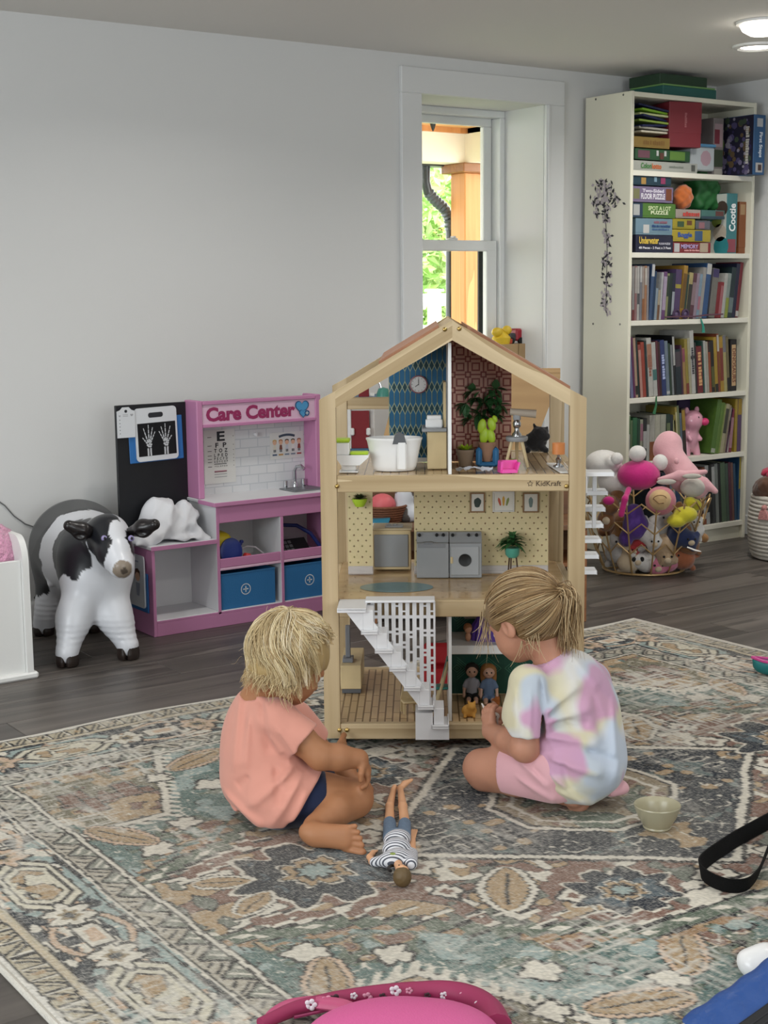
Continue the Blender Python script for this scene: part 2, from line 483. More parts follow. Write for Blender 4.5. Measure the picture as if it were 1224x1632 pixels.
bb = MB().prism([(WY, 0), (WY-.014, 0), (WY-.014, .075), (WY-.008, .09), (WY, .095)], XL, WXR, axis='x')
struct('baseboard_back', bb, m_white)
struct('baseboard_right', MB().box(WXR-.014, WXR, YF, WY-.014, 0, .095, .004), m_white)
# window with deep reveal
def casing():
    cw = .104; y0, y1 = WY-.02, WY
    t = struct('trim_1', MB().box(OX0-cw, OX1+cw, y0, y1, OZ1, OZ1+cw, .003), m_white)
    obj('casing_side', MB().box(OX0-cw, OX0, y0, y1, .10, OZ1, .003), m_white, t)
    obj('casing_side', MB().box(OX1, OX1+cw, y0, y1, .10, OZ1, .003), m_white, t)
    obj('casing_bead', MB().box(OX1+.004, OX1+.016, y0-.006, y0, OZ0, OZ1, .002), m_white, t)
    obj('window_stool', MB().box(OX0, OX1, WY-.015, 5.13, OZ0-.02, OZ0+.004, .004), m_white, t)
casing()
def window():
    w = struct('window_1', MB().box(OX0, OX1, 5.13, 5.23, OZ1-.03, OZ1, .003).box(OX0, OX0+.03, 5.13, 5.23, OZ0, OZ1-.03, .003)
               .box(OX1-.03, OX1, 5.13, 5.23, OZ0, OZ1-.03, .003).box(OX0, OX1, 5.13, 5.23, OZ0, OZ0+.03, .003), m_vinyl)
    xa, xb = OX0+.03, 4.272
    zm = 1.385
    up = MB().box(xa, xb, 5.185, 5.215, 1.915, 1.952, .004).box(xa, xa+.046, 5.185, 5.215, zm, 1.915, .004).box(4.226, xb, 5.185, 5.215, zm, 1.915, .004).box(xa, xb, 5.185, 5.215, zm-.02, zm+.022, .004)
    u_ = obj('upper_sash', up, m_vinyl, w)
    lo = MB().box(xa, xb, 5.145, 5.178, zm-.026, zm+.022, .004).box(xa, xa+.06, 5.145, 5.178, .86, zm-.02, .004).box(4.212, xb, 5.145, 5.178, .86, zm-.02, .004).box(xa, xb, 5.145, 5.178, .83, .88, .004)
    l_ = obj('lower_sash', lo, m_vinyl, w)
    gl = M('window_glass', 'ffffff', .0, trans=1.0); gl.node_tree.nodes['Principled BSDF'].inputs['IOR'].default_value = 1.02
    obj('pane', MB().box(xa+.03, 4.24, 5.198, 5.202, zm, 1.93), gl, u_)
    obj('pane', MB().box(xa+.05, 4.225, 5.160, 5.164, .87, zm), gl, l_)
    obj('sash_lock', MB().box(4.0, 4.05, 5.15, 5.175, zm+.022, zm+.032, .003).box(4.018, 4.032, 5.14, 5.17, zm+.03, zm+.04, .003), m_vinyl, l_)
    obj('screen_frame', MB().box(4.228, 4.262, 5.222, 5.236, .85, 1.40, .002).box(xa, xa+.03, 5.222, 5.236, .85, 1.40, .002).box(xa, 4.262, 5.222, 5.236, 1.372, 1.398, .002), m_dark, w)
    obj('jamb_track', MB().box(4.276, 4.284, 5.18, 5.21, 1.40, 1.95), M('track_grey', '8d9092', .5), w)
window()
# ------------------------------------------------------------------ outside: porch, fence, trees
m_porchwood = wood('porch_timber', 'ab7038', 'd2945a', 2, fine=40, rough=.6, bands=6)
m_porchceil = wood('porch_ceiling_board', 'b98245', 'dfae72', 0, fine=40, rough=.6)
m_cream = M('porch_beam_paint', 'e9e2d0', .7)
struct('ground', MB().box(-6, 40, WT, 45, -.65, -.5), M('lawn', '6f8a45', .95, var=.25, vscale=3))
struct('porch_floor', MB().box(1.5, 9, WT, 7.75, -.5, -.1), M('porch_concrete', 'a8a59c', .8))
PY = 7.55
px_ = at(741, 300, (0, 1, 0), PY)[0]
zb = at(741, 260, (0, 1, 0), PY)[2]; zt = at(741, 213, (0, 1, 0), PY)[2]
pc = struct('porch_ceiling', MB().box(1.5, px_+.2, WT, PY+.2, zt+.05, zt+.20), M('roof_edge', 'b98245', .8))
yb = WT
for i in range(17):
    obj('plank', MB().box(1.5, px_+.2, yb+.002, yb+.138, zt+.03, zt+.05, .006), m_porchceil, pc); yb += .14
obj('ceiling_edge_trim', MB().box(1.5, px_+.03, PY-.03, PY, zt-.002, zt+.03).box(px_-.0, px_+.03, WT, PY-.03, zt-.002, zt+.03), m_porchwood, pc)
bm_ = struct('porch_beam', MB().box(1.5, px_+.16, PY, PY+.16, zb, zt+.03), m_cream)
obj('side_beam', MB().box(px_+.0, px_+.16, WT, PY, zb, zt+.03), m_cream, bm_)
pt = thing('porch_post', 'square golden timber post under the cream porch beam outside the window', 'post', (px_, PY, -.1))
obj('shaft', MB().box(0, .155, 0, .155, 0, zb+.1-.06, .006), m_porchwood, pt)
obj('post_cap', MB().box(-.045, .2, -.045, .2, zb+.1-.06, zb+.1, .006), wood('post_cap_wood', '7d5230', 'a26c40', 0), pt)
hk = thing('ceiling_hook', 'small dark hook under the porch ceiling boards outside', 'hook', tuple(at(690, 196, (0, 0, 1), zt+.03)))
obj('shank', MB().lathe([(.004, -.05), (.012, -.03), (.02, 0)], 8), m_dark, hk)
dsp = thing('downspout', 'black ribbed downspout bending toward the porch post', 'downspout', (0, 0, 0))
ys = PY+.22
def dp(x, y): return at(x, y, (0, 1, 0), ys)
pts = [dp(678, 258), dp(678, 290), dp(682, 306), dp(694, 320), dp(708, 332), dp(716, 348), dp(718, 370), dp(718, 420), dp(718, 560), dp(718, 700)]
m_spout = M('spout_black', '2b2f33', .35)
sp_ = []
for i in range(len(pts)-1):
    for t in np.linspace(0, 1, 7)[:-1]: sp_.append(pts[i]*(1-t)+pts[i+1]*t)
obj('pipe', MB().tube(sp_, .032, 10), m_spout, dsp)
obj('elbow_ribs', MB().tube(sp_[12:36], [.041 if k % 2 else .034 for k in range(24)], 10), M('spout_rib', '4a5058', .3), dsp)
obj('gutter', MB().box(2.0, pts[0][0]+.25, ys-.06, ys+.08, zb-.01, zb+.09, .01), m_spout, dsp)
fn = thing('garden_fence', 'white post and rail garden fence beyond the porch', 'fence', (0, 0, 0))
FYY = 13.0
m_fence = M('fence_white', 'f2f3f2', .6)
for k, xp in enumerate((560, 692, 830, 960)):
    a = at(xp, 465, (0, 1, 0), FYY)
    obj('fence_post', MB().box(a[0]-.06, a[0]+.06, FYY-.06, FYY+.06, -.5, a[2], .01).box(a[0]-.085, a[0]+.085, FYY-.085, FYY+.085, a[2], a[2]+.03, .01), m_fence, fn)
for yy in (478, 528):
    a = at(692, yy, (0, 1, 0), FYY)
    obj('rail', MB().box(a[0]-6, a[0]+7, FYY-.02, FYY+.02, a[2]-.07, a[2]+.07, .008), m_fence, fn)
def tree(px, py, Y, rad, label, c1, c2, n=7000, seed=0):
    r = np.random.default_rng(seed)
    c = at(px, py, (0, 1, 0), Y)
    t = thing('tree', label, 'tree', (c[0], c[1], -.5))
    h = c[2]+.5
    obj('trunk', MB().tube([(0, 0, 0), (.05, 0, h*.5), (0, .05, h)], [.2, .15, .06], 8), M('bark', '5c4b3c', .9), t)
    P = r.normal(size=(n, 3)); P /= np.linalg.norm(P, axis=1)[:, None]; P *= (rad*r.random((n, 1))**.4)
    P *= (.85+.35*vnoise(P, 1.3, seed))[:, None]
    P[:, 2] += h
    v = []; f = []
    for p in P:
        q = r.normal(size=3); q /= np.linalg.norm(q); w = np.cross(q, r.normal(size=3)); w /= np.linalg.norm(w); s_ = .05+.075*r.random()
        e = np.cross(q, w); k = len(v); v += [p-q*s_, p+w*s_*.5+e*.02, p+q*s_, p-w*s_*.5+e*.02]; f.append((k, k+1, k+2, k+3))
    cols = mixc(np.tile(L3(c1), (len(v), 1)), np.tile(L3(c2), (len(v), 1)), np.repeat(r.random(n), 4))
    o = obj('foliage', (np.array(v), f), M('leaf_green', rough=.6, attr='col'), t, smooth=False, col=cols); o['kind'] = 'stuff'
tree(700, 330, 24, 3.2, 'yellow green leafy tree seen beside the black downspout', 'b4cc58', 'e2e88a', seed=3)
tree(610, 430, 15.5, 1.9, 'darker green bushy tree low beyond the white fence', '8fb86a', 'c9dc9a', seed=5)
tree(830, 300, 36, 4.5, 'pale green tree far off behind the porch post', '9cba66', 'd4e29a', seed=8)
# ------------------------------------------------------------------ recessed lights
m_lens = M('lamp_lens', 'fff6e8', .4, emit=9.0)
m_can = M('light_trim', 'f0f0ee', .4)
for i, (x, y) in enumerate(DOWNLIGHTS):
    if i < 2:
        t = thing('ceiling_light', ['bright round recessed light in the ceiling, the nearer of two', 'thin round recessed light in the ceiling above the bookcase'][i], 'light', (x, y, CEIL))
        obj('trim_ring', MB().lathe([(.062, -.004), (.075, -.012), (.094, -.008), (.096, 0), (.05, 0)], 32), m_can, t)
        obj('lens', MB().lathe([(0, -.052), (.045, -.046), (.072, -.030), (.082, -.010), (.082, -.001), (0, -.001)] if i == 0 else [(.0, -.006), (.062, -.006), (.062, -.001), (0, -.001)], 32), m_lens, t)
    o = area_light('recessed_lamp', (x, y, CEIL-(.058 if i == 0 else .02)), (0, 0, 0), .13, 0, DL_POWER, (1.0, .97, .92), 150, 'DISK')
# ------------------------------------------------------------------ rug
RX0, RY1, RW, RL = .817, 3.616, 2.83, 2.48
def rug_cols(U, V):
    n = U.size
    cr, tan, rust, navy, teal, lblue, char, peach, green, orange = [L3(c) for c in ('cdc7ba', 'a38b6c', '775a4f', '272e38', '5a706c', '8c9c99', '26262a', 'bfa58e', '596558', '94775a')]
    P = np.stack([U, V], 1)
    u = U+(vnoise(P, 8, 3)-.5)*.012+(vnoise(P, 45, 13)-.5)*.005; v = V+(vnoise(P, 8, 4)-.5)*.012+(vnoise(P, 45, 14)-.5)*.005
    q = .0065
    uq = np.floor(u/q)*q+q/2; vq = np.floor(v/q)*q+q/2
    df = np.minimum(np.minimum(u, RW-u), np.minimum(v, RL-v)); horiz = np.minimum(u, RW-u) >= np.minimum(v, RL-v)
    sf = np.where(horiz, np.abs(u-RW/2), np.abs(v-RL/2))
    C = np.tile(teal, (n, 1))
    def put(m, c): C[m] = c
    x = np.abs(uq-RW/2); y = np.abs(vq-RL/2); xf = np.abs(u-RW/2); yf = np.abs(v-RL/2); XY = np.stack([xf, yf], 1)
    nz = vnoise(XY, 11, 21)*.5+vnoise(XY, 26, 22)*.5; n2 = vnoise(XY, 9, 31)*.5+vnoise(XY, 31, 32)*.5; n3 = vnoise(XY, 14, 35)*.5+vnoise(XY, 38, 36)*.5
    def flower(cx, cy, R, c=cr, rot=.4, lobes=4, X=xf, Y=yf, inner=None):
        a = X-cx; b = Y-cy; r_ = np.hypot(a, b); th = np.arctan2(b, a)+rot; rad = R*(.62+.38*np.abs(np.cos(lobes/2*th))+.10*np.cos(7*th))
        put(r_ < rad+.009, char); put(r_ < rad, c)
        if inner is not None: put(r_ < rad*.45, inner)
    def feather(cx, cy, L_, w, rot, c=tan, edge=peach, X=xf, Y=yf):
        co, si = math.cos(rot), math.sin(rot); a = ((X-cx)*co+(Y-cy)*si)/L_; b = (-(X-cx)*si+(Y-cy)*co)/w
        sr = 1-np.abs(a)**1.6; tooth = .16*(np.abs(((a*6) % 1)-.5)*2-.5)
        e = np.abs(b)-np.sqrt(np.clip(sr, 0, 1))*(1+tooth)
        m = np.abs(a) < 1
        put(m & (e < .22), char); put(m & (e < .10), edge); put(m & (e < -.16), char); put(m & (e < -.24), c); put(m & (np.abs(b) < .07) & (np.abs(a) < .7), char)
    # teal ground mottled, outlined leaf clouds
    put(nz > .62, lblue); put(n2 > .60, green); put(n2 > .70, tan); put(n2 > .75, rust)
    put(np.abs(n2-.70) < .014, char); put((np.abs(n3-.40) < .008), char); put(np.abs(n3-.63) < .008, cr)
    # corner pieces: tan frames with a toothed cream edge
    e1 = np.minimum(y-.49, (x-.69)-(.86-y)*.42)
    put(e1 > -.030, char); put(e1 > -.024, cr); put((e1 > -.050) & (e1 < -.024) & (np.floor((xf-yf)/.020) % 2 == 0), cr); put(e1 > -.006, char); put(e1 > 0, tan)
    ins = e1 > 0
    put(ins & (nz > .60), teal); put(ins & (np.abs(nz-.60) < .014), char); put(ins & (n2 > .62), L3('6f6a58')); put(ins & (np.abs(n3-.41) < .011), cr); put(ins & (n3 > .68), rust); put(ins & (np.abs(n3-.68) < .012), char)
    for (cx, cy, w, h) in ((.90, .66, .11, .018), (.84, .69, .02, .05), (.94, .63, .018, .045), (.98, .70, .02, .04)):
        m = (np.abs(xf-cx) < w/1.0) & (np.abs(yf-cy) < h); put((np.abs(xf-cx) < w+.006) & (np.abs(yf-cy) < h+.006), char); put(m, rust)
    # stamped flowers and feathered leaves on the teal
    for (cx, cy, R, r0) in ((.95, .30, .040, .4), (.83, .40, .036, 1.0), (.66, .60, .040, .2), (.50, .76, .036, .9), (.33, .80, .034, .3), (.14, .78, .040, .6), (1.00, .14, .030, .1), (.24, .68, .03, 1.2), (.74, .72, .032, .5), (.57, .66, .026, .1)): flower(cx, cy, R, cr if R > .031 else lblue, r0, 4)
    for (cx, cy, L_, w, r0) in ((.98, .42, .10, .040, 1.1), (.60, .79, .10, .042, -.4), (.40, .70, .09, .038, .8), (.20, .84, .10, .036, .1), (.05, .70, .09, .036, 1.4), (.88, .22, .07, .03, -.7)): feather(cx, cy, L_, w, r0, tan if L_ > .085 else rust)
    # medallion
    st = .045; xs = np.floor(x/st)*st
    yh = np.interp(xs, [0, .36, .50, .60, .72, .80, .93, 1.02, 1.10, 1.12], [.60, .58, .46, .40, .27, .20, .17, .13, .02, -1])
    gm = yh-y
    band = (gm < 0) & (gm > -.052) & (x < 1.13)
    put((gm < 0) & (gm > -.085) & (x < 1.1) & (np.floor((xf+yf)/.026) % 3 > 0) & (nz > .44), orange)
    put((gm < 0) & (gm > -.060) & (x < 1.13), char); put(band, green); put(band & (np.floor((xf+yf)/.030) % 3 == 0) & (gm < -.018) & (gm > -.038), cr); put(band & (gm > -.010), char)
    ins = gm > 0
    put(ins, rust); put(ins & (gm < .010), cr)
    put(ins & (nz > .63), tan); put(ins & (np.abs(nz-.63) < .013), char); put(ins & (n2 > .64), L3('6a6f66')); put(ins & (np.abs(n2-.64) < .010), char); put(ins & (n3 > .70), cr); put(ins & (np.abs(n3-.70) < .012), char)
    put((np.abs(gm-.055) < .005) & (x < 1.0), cr); put((np.abs(gm-.063) < .004) & (x < 1.0), char)
    for (cx, cy, L_, w, r0) in ((.48, .30, .11, .05, .9), (.30, .46, .11, .045, .2), (.92, .06, .06, .03, .5)): feather(cx, cy, L_, w, r0, tan, cr)
    for (cx, cy, R) in ((.55, .10, .045), (.10, .50, .045), (.40, .40, .032), (.58, .24, .032)): flower(cx, cy, R, cr, .3, 4, inner=rust)
    # dark inner star with a framed centre
    gi = 1-(x/.58+y/.47); i2 = gi > 0
    put(np.abs(gi+.045) < .018, char); put((gi > -.03) & (gi < .02), cr); put(gi > .02, navy)
    put(i2 & (gi > .05) & (nz > .58), L3('5d6a6a')); put(i2 & (gi > .05) & (n2 > .60), tan); put(i2 & (gi > .05) & (np.abs(n2-.60) < .012), char); put(i2 & (gi > .05) & (np.abs(n3-.41) < .013), cr)
    go = .215-np.maximum(np.maximum(x, y*1.1), (x+y*1.1)*.74)
    put(np.abs(go+.016) < .008, cr); put(go > -.008, char); put(go > 0, L3('8f826c')); put((go > 0) & (nz > .50), green); put((go > 0) & (n2 > .56), rust); put((go > 0) & (np.abs(n3-.42) < .016), cr); put((go > 0) & (np.abs(nz-.50) < .014), char); put(np.abs(go-.035) < .006, cr)
    # navy rosettes on the long axis
    for (cx, cy, rr) in ((.735, 0, .150), (.30, .44, .10)):
        a = xf-cx; b_ = yf-cy; r_ = np.hypot(a, b_*1.05); th = np.arctan2(b_, a); rad = rr*(1+.16*np.cos(8*th)+.09*np.cos(14*th))
        put(r_ < rad*1.10, cr); put(r_ < rad*1.03, char); put(r_ < rad, navy); put((r_ < rad*.85) & (nz > .56), L3('4d5a62')); put(r_ < rad*.50, cr); put(r_ < rad*.46, char); put(r_ < rad*.42, tan); put(r_ < rad*.26, lblue); put(np.abs(r_-rad*.26) < .006, char)
    # inner guard
    z = (df > .285) & (df < .36); put(z, L3('a9a294'))
    tri = np.abs(((sf/.085) % 1)-.5)*2; tt = (df-.295)/.05; inb = z & (tt > 0) & (tt < 1)
    put(inb & (tt > tri+.10), L3('7d8076')); put(inb & (np.abs(tt-tri) < .12), char); put(inb & (tt < tri-.25) & (np.floor((sf*1.0+df)/.010) % 3 == 0), char); put(inb & (tt > tri+.28) & (np.floor((sf-df)/.010) % 3 == 0), cr)
    put((df > .283) & (df < .289), char); put((df > .343) & (df < .349), char); put((df > .349) & (df < .358), cr); put((df > .358) & (df < .364), char); put((df > .277) & (df < .283), cr)
    # main border
    z = (df > .088) & (df < .277)
    SD = np.stack([sf, df+np.where(horiz, 0, 3.0)], 1)
    nb = vnoise(SD, 13, 41)*.5+vnoise(SD, 33, 42)*.5; nb2 = vnoise(SD, 12, 43)*.5+vnoise(SD, 34, 44)*.5; nb3 = vnoise(SD, 20, 45)*.5+vnoise(SD, 48, 46)*.5
    put(z, navy); put(z & (nb > .63), lblue); put(z & (nb2 > .64), peach); put(z & (np.abs(nb2-.64) < .012), char); put(z & (nb2 > .71), cr); put(z & (nb3 > .72), cr)
    per = .56; c0 = .183
    ph = ((sf/per) % 1-.5)*per; ph2 = ((sf/per+.5) % 1-.5)*per
    for sg in (1, -1):
        vine = c0+sg*(.052+.020*np.cos(2*PI*sf/per*2)); put(z & (np.abs(df-vine) < .011), char); put(z & (np.abs(df-vine) < .0065), peach)
    def hexm(p, L_, w): return np.maximum(np.abs(df-c0)/w, np.abs(p)/L_+np.abs(df-c0)/w*.40)
    e = hexm(ph, .150, .060); put(z & (e < 1.32) & (nb3 < .62), lblue); put(z & (e < 1.10), char); put(z & (e < 1.0), L3('c6c0ae')); put(z & (np.abs(e-.80) < .045), char); put(z & (e < .62) & (nb3 > .50), char); put(z & (e < .58) & (nb3 > .56), tan)
    for off in (-.105, .105):
        a = ph2-off; r_ = np.hypot(a, (df-c0)*1.1); th = np.arctan2(df-c0, a); rad = .047*(1+.24*np.cos(6*th)+.1*np.cos(10*th)); put(z & (r_ < rad*1.22), char); put(z & (r_ < rad), cr if off > 0 else peach); put(z & (r_ < rad*.5), L3('8a7a60')); put(z & (r_ < rad*.25), navy)
    r_ = np.maximum(np.abs(ph2)/.045, np.abs(df-c0)/.024); put(z & (r_ < 1.25), char); put(z & (r_ < 1), cr); put(z & (r_ < .6), peach)
    put((df > .088) & (df < .094), char); put((df > .266) & (df < .271), char)
    # outer guard
    z = df < .088; put(z, L3('aea48e'))
    cell = np.floor(sf/.055) % 2; tt = (df-.020)/.045; inb = z & (tt > 0) & (tt < 1); fr = (sf/.055) % 1
    put(inb & (np.abs(fr-tt*.5-.25) < .30) & (np.floor((sf-df*.7)/.0085) % 2 == 0), char); put(inb & (fr < .12), char); put(inb & (fr > .12) & (fr < .20), cr); put(inb & (cell > 0) & (np.abs(fr-.6) < .12) & (np.abs(tt-.5) < .25), tan)
    put((df > .065) & (df < .071), char); put((df > .071) & (df < .082), L3('bcae96')); put((df > .014) & (df < .019), char); put(df < .014, L3('cfcbc3'))
    # wear: threadbare streaks and faded areas
    w1 = vnoise(P, 3.2, 51)*.6+vnoise(P, 9, 52)*.4
    w2 = vnoise(P*np.array([1, 6.0]), 22, 53); w3 = vnoise(P*np.array([5.0, 1]), 24, 54)
    k = np.clip((w1-.40)*2.4, 0, 1)*np.clip((np.maximum(w2, w3)-.54)*3.4, 0, 1)
    C = mixc(C, np.tile(L3('c9c5bc'), (n, 1)), np.clip(k*1.15, 0, .88)*(df > .014))
    k2 = np.clip((vnoise(P, 2.1, 61)-.35)*.45, 0, .22); C = mixc(C, np.tile(L3('8d8981'), (n, 1)), k2)
    rs = rng.random(n); C = mixc(C, np.tile(L3('c9c5bc'), (n, 1)), np.where(rs < .16, .42, 0.0)*(w1*1.3)); C *= (.80+.40*rng.random(n))[:, None]
    return C
def rug():
    st = .0042; nu = int(RW/st)+1; nv = int(2.30/st)+1
    U, V = np.meshgrid(np.linspace(0, RW, nu), np.linspace(0, 2.30, nv))
    U = U.ravel(); V = V.ravel()
    Z = .0085+(vnoise(np.stack([U, V], 1), 2.0, 5)-.5)*.003
    e = np.minimum(np.minimum(U, RW-U), V); Z = np.where(e < .006, .003+e*.9, Z)
    wav = .010*np.sin(V*0+U*9)*np.exp(-V/.12)
    X = RX0+U; Y = RY1-V+wav
    v = np.stack([X, Y, Z], 1)
    i = np.arange(nu-1)[None, :]+np.arange(nv-1)[:, None]*nu; i = i.ravel()
    f = np.stack([i, i+nu, i+nu+1, i+1], 1)
    m = bpy.data.materials.new('rug_pile'); m.use_nodes = True
    n = m.node_tree.nodes; L = m.node_tree.links; b = n['Principled BSDF']; b.inputs['Roughness'].default_value = .95; b.inputs['Specular IOR Level'].default_value = .15
    a = n.new('ShaderNodeAttribute'); a.attribute_name = 'col'
    tc = n.new('ShaderNodeTexCoord')
    fac = []
    for sc_ in ((60, 420, 1), (420, 60, 1)):
        mp = n.new('ShaderNodeMapping'); mp.inputs['Scale'].default_value = sc_
        t = n.new('ShaderNodeTexNoise'); t.inputs['Scale'].default_value = 1.0; t.inputs['Detail'].default_value = 3
        L.new(tc.outputs['Object'], mp.inputs[0]); L.new(mp.outputs[0], t.inputs['Vector']); fac.append(t.outputs['Fac'])
    mxm = n.new('ShaderNodeMath'); mxm.operation = 'MAXIMUM'; L.new(fac[0], mxm.inputs[0]); L.new(fac[1], mxm.inputs[1])
    mr = n.new('ShaderNodeMapRange'); mr.inputs[1].default_value = .54; mr.inputs[2].default_value = .72; mr.inputs[3].default_value = 0; mr.inputs[4].default_value = .52
    L.new(mxm.outputs[0], mr.inputs[0])
    mx = n.new('ShaderNodeMix'); mx.data_type = 'RGBA'; L.new(mr.outputs[0], mx.inputs['Factor']); L.new(a.outputs['Color'], mx.inputs['A']); mx.inputs['B'].default_value = lin('c6c2b9')
    L.new(mx.outputs['Result'], b.inputs['Base Color'])
    bp = n.new('ShaderNodeBump'); bp.inputs['Strength'].default_value = .35; bp.inputs['Distance'].default_value = .004; L.new(mxm.outputs[0], bp.inputs['Height']); L.new(bp.outputs['Normal'], b.inputs['Normal'])
    r = thing('area_rug', 'large distressed patterned rug in teal, rust, navy and cream', 'rug', (0, 0, 0))
    obj('pile', (v, f), m, r, angle=180, col=rug_cols(U, V))
    # stitched edge
    ed = [(RX0, RY1-2.3, .004), (RX0, RY1, .004), (RX0+RW, RY1, .004), (RX0+RW, RY1-2.3, .004)]
    pts = []
    for k in range(3):
        N_ = 200
        for t in np.linspace(0, 1, N_, endpoint=False): pts.append(np.array(ed[k])*(1-t)+np.array(ed[k+1])*t)
    pts = np.array(pts); pts[:, 1] += .010*np.sin((pts[:, 0]-RX0)*9)*np.exp(-(RY1-pts[:, 1])/.12)
    obj('bound_edge', MB().tube(pts, .0065, 8), M('rug_binding', 'cfcac0', .9, bump=.6, bscale=300), r)
rug()
# ------------------------------------------------------------------ the doll's house
HROT = -35.162-1.5
HO = np.array(wab(-.160, 3.595, 0)); HM = T(*HO)@RZ(HROT)
HU = np.array(HM.to_3x3()@Vector((1, 0, 0))); HV = np.array(HM.to_3x3()@Vector((0, 1, 0)))
def H(x, y, v):
    P = at(x, y, HV, HV@HO+v)-HO; return float(P@HU), float(P[2])
def hu(x, v, z=.5):
    return H(x, 466+(1.184-z)*FPX/(3.595+v+.01), v)[0]
m_pz = wood('pine_upright', 'a08760', 'd0bb97', 2, fine=55, rough=.5, bands=9, stretch=.035)
m_px = wood('pine_crosswise', 'a08760', 'd0bb97', 0, fine=55, rough=.5, bands=9, stretch=.035)
m_py = wood('pine_deep', 'a08760', 'd0bb97', 1, fine=55, rough=.5, bands=9, stretch=.035)
m_roof = wood('roof_board_red', '8d5f45', 'b07f62', 0, fine=50, rough=.5)
m_hw = M('house_white', 'e4e4e2', .45)
HW, HD, PW, FT = .668, .58, .041, .030
Z1, Z2, Z3 = .077, .402, .724
def brickmat(name, c1, c2, cm, scale, rot=False, bw=.5, rh=.25, mortar=.02, rough=.35, off=.5):
    m = bpy.data.materials.new(name); m.use_nodes = True
    n = m.node_tree.nodes; L = m.node_tree.links; b = n['Principled BSDF']; b.inputs['Roughness'].default_value = rough
    tc = n.new('ShaderNodeTexCoord'); mp = n.new('ShaderNodeMapping')
    if rot: mp.inputs['Rotation'].default_value = (0, 0, PI/2)
    t = n.new('ShaderNodeTexBrick'); t.offset = off
    t.inputs['Color1'].default_value = lin(c1); t.inputs['Color2'].default_value = lin(c2); t.inputs['Mortar'].default_value = lin(cm)
    t.inputs['Scale'].default_value = scale; t.inputs['Mortar Size'].default_value = mortar; t.inputs['Brick Width'].default_value = bw; t.inputs['Row Height'].default_value = rh
    t.inputs['Mortar Smooth'].default_value = .1
    L.new(tc.outputs['Object'], mp.inputs[0]); L.new(mp.outputs[0], t.inputs[0]); L.new(t.outputs['Color'], b.inputs['Base Color'])
    return m
def strip(mb, pts, w, y=0.0):
    """flat printed line in the x-z plane facing -y"""
    pts = np.asarray(pts, float); d = np.gradient(pts, axis=0); d /= np.linalg.norm(d, axis=1)[:, None]+1e-12
    nrm = np.stack([-d[:, 1], d[:, 0]], 1)*w/2; n = len(pts)
    v = [(p[0], y, p[1]) for p in pts+nrm]+[(p[0], y, p[1]) for p in pts-nrm]
    mb.add(v, [(i, n+i, n+i+1, i+1) for i in range(n-1)])
def patch(mb, poly, y=0.0): mb.add([(p[0], y, p[1]) for p in poly], [tuple(range(len(poly)))])
def disc2(cx, cz, r, n=14, a0=0, rz=None): return [(cx+r*math.cos(a0+2*PI*k/n), cz+(rz or r)*math.sin(a0+2*PI*k/n)) for k in range(n)]
dh = thing('dollhouse', 'tall open wooden dollhouse on casters standing on the patterned rug', 'dollhouse', mtx=HM)
for (u0, tag_) in ((0, 1), (HW-PW, -1)):
    for v0 in (0, HD-FT):
        zi, zo = .938, .916
        poly = [(u0, .038), (u0+PW, .038), (u0+PW, zi if tag_ > 0 else zo), (u0, zo if tag_ > 0 else zi)]
        obj('corner_post', MB().prism(poly, v0, v0+FT), m_pz, dh)
for v0 in (0, HD-FT):
    for s in (1, -1):
        ang = math.degrees(math.atan2(.174, HW/2-PW))
        poly = [(PW, .938), (HW/2, 1.112), (HW/2, 1.062), (PW, .897)]
        c, sn = math.cos(math.radians(ang)), math.sin(math.radians(ang))
        loc = [((p[0]-PW)*c+(p[1]-.938)*sn, -(p[0]-PW)*sn+(p[1]-.938)*c) for p in poly]
        mt = T(PW, 0, .938)@RY(-ang)
        if s < 0: mt = T(HW, 0, 0)@Matrix.Scale(-1, 4, (1, 0, 0))@mt
        if s < 0:   # mirrored copy drawn with its own points so no negative scale is left
            loc = [(-p[0], p[1]) for p in loc]; mt = T(HW-PW, 0, .938)@RY(ang)
            loc = loc[::-1]
        obj('rafter', MB().prism(loc[::-1] if s > 0 else loc[::-1], v0, v0+FT), m_px, dh, mt)
    for (za, zb_) in ((.035, Z1-.001), (.359, Z2), (.682, Z3)):
        obj('rail', MB().box(PW, HW-PW, v0+.002, v0+.024, za, zb_, .002), m_px, dh)
# back tie in the gable, side rails
rz0 = H(560, 652, .565)[1]
obj('rail', MB().box(PW, hu(621, .30, .85)+.06, HD-.026, HD-.006, rz0, rz0+.034, .002), m_px, dh)
for u0 in (.002, HW-.024):
    for (za, zb_) in ((.04, Z1), (.365, Z2-.004), (.69, Z3-.004)):
        obj('side_rail', MB().box(u0, u0+.022, FT, HD-FT, za, zb_, .002), m_py, dh)
def roofpanel(ua, ub, name='roof_panel'):
    def zr(u): return .9215+ (u if u < HW/2 else HW-u)*.594
    poly = [(ua, zr(ua)), (ub, zr(ub)), (ub, zr(ub)-.009), (ua, zr(ua)-.009)]
    return obj(name, MB().prism(poly, FT, HD-FT), m_roof, dh)
roofpanel(.150, .300); roofpanel(.372, .630)
obj('ridge_beam', MB().prism([(HW/2-.034, 1.088), (HW/2, 1.109), (HW/2+.034, 1.088), (HW/2+.034, 1.076), (HW/2, 1.097), (HW/2-.034, 1.076)], FT, HD-FT), m_py, dh)
m_fl1 = brickmat('toy_floor_plank_print', 'bfa27a', 'c9ae86', '7d6243', 1.0, True, .11, .0195, .0022)
m_fl2 = wood('toy_floor_print', 'b99a70', 'cbb088', 0, fine=40, rough=.16, bands=8)
m_fl3 = brickmat('toy_upper_floor_print', 'bda27c', 'cbb28c', '8a6e4c', 1.0, True, .30, .022, .0016, rough=.15)
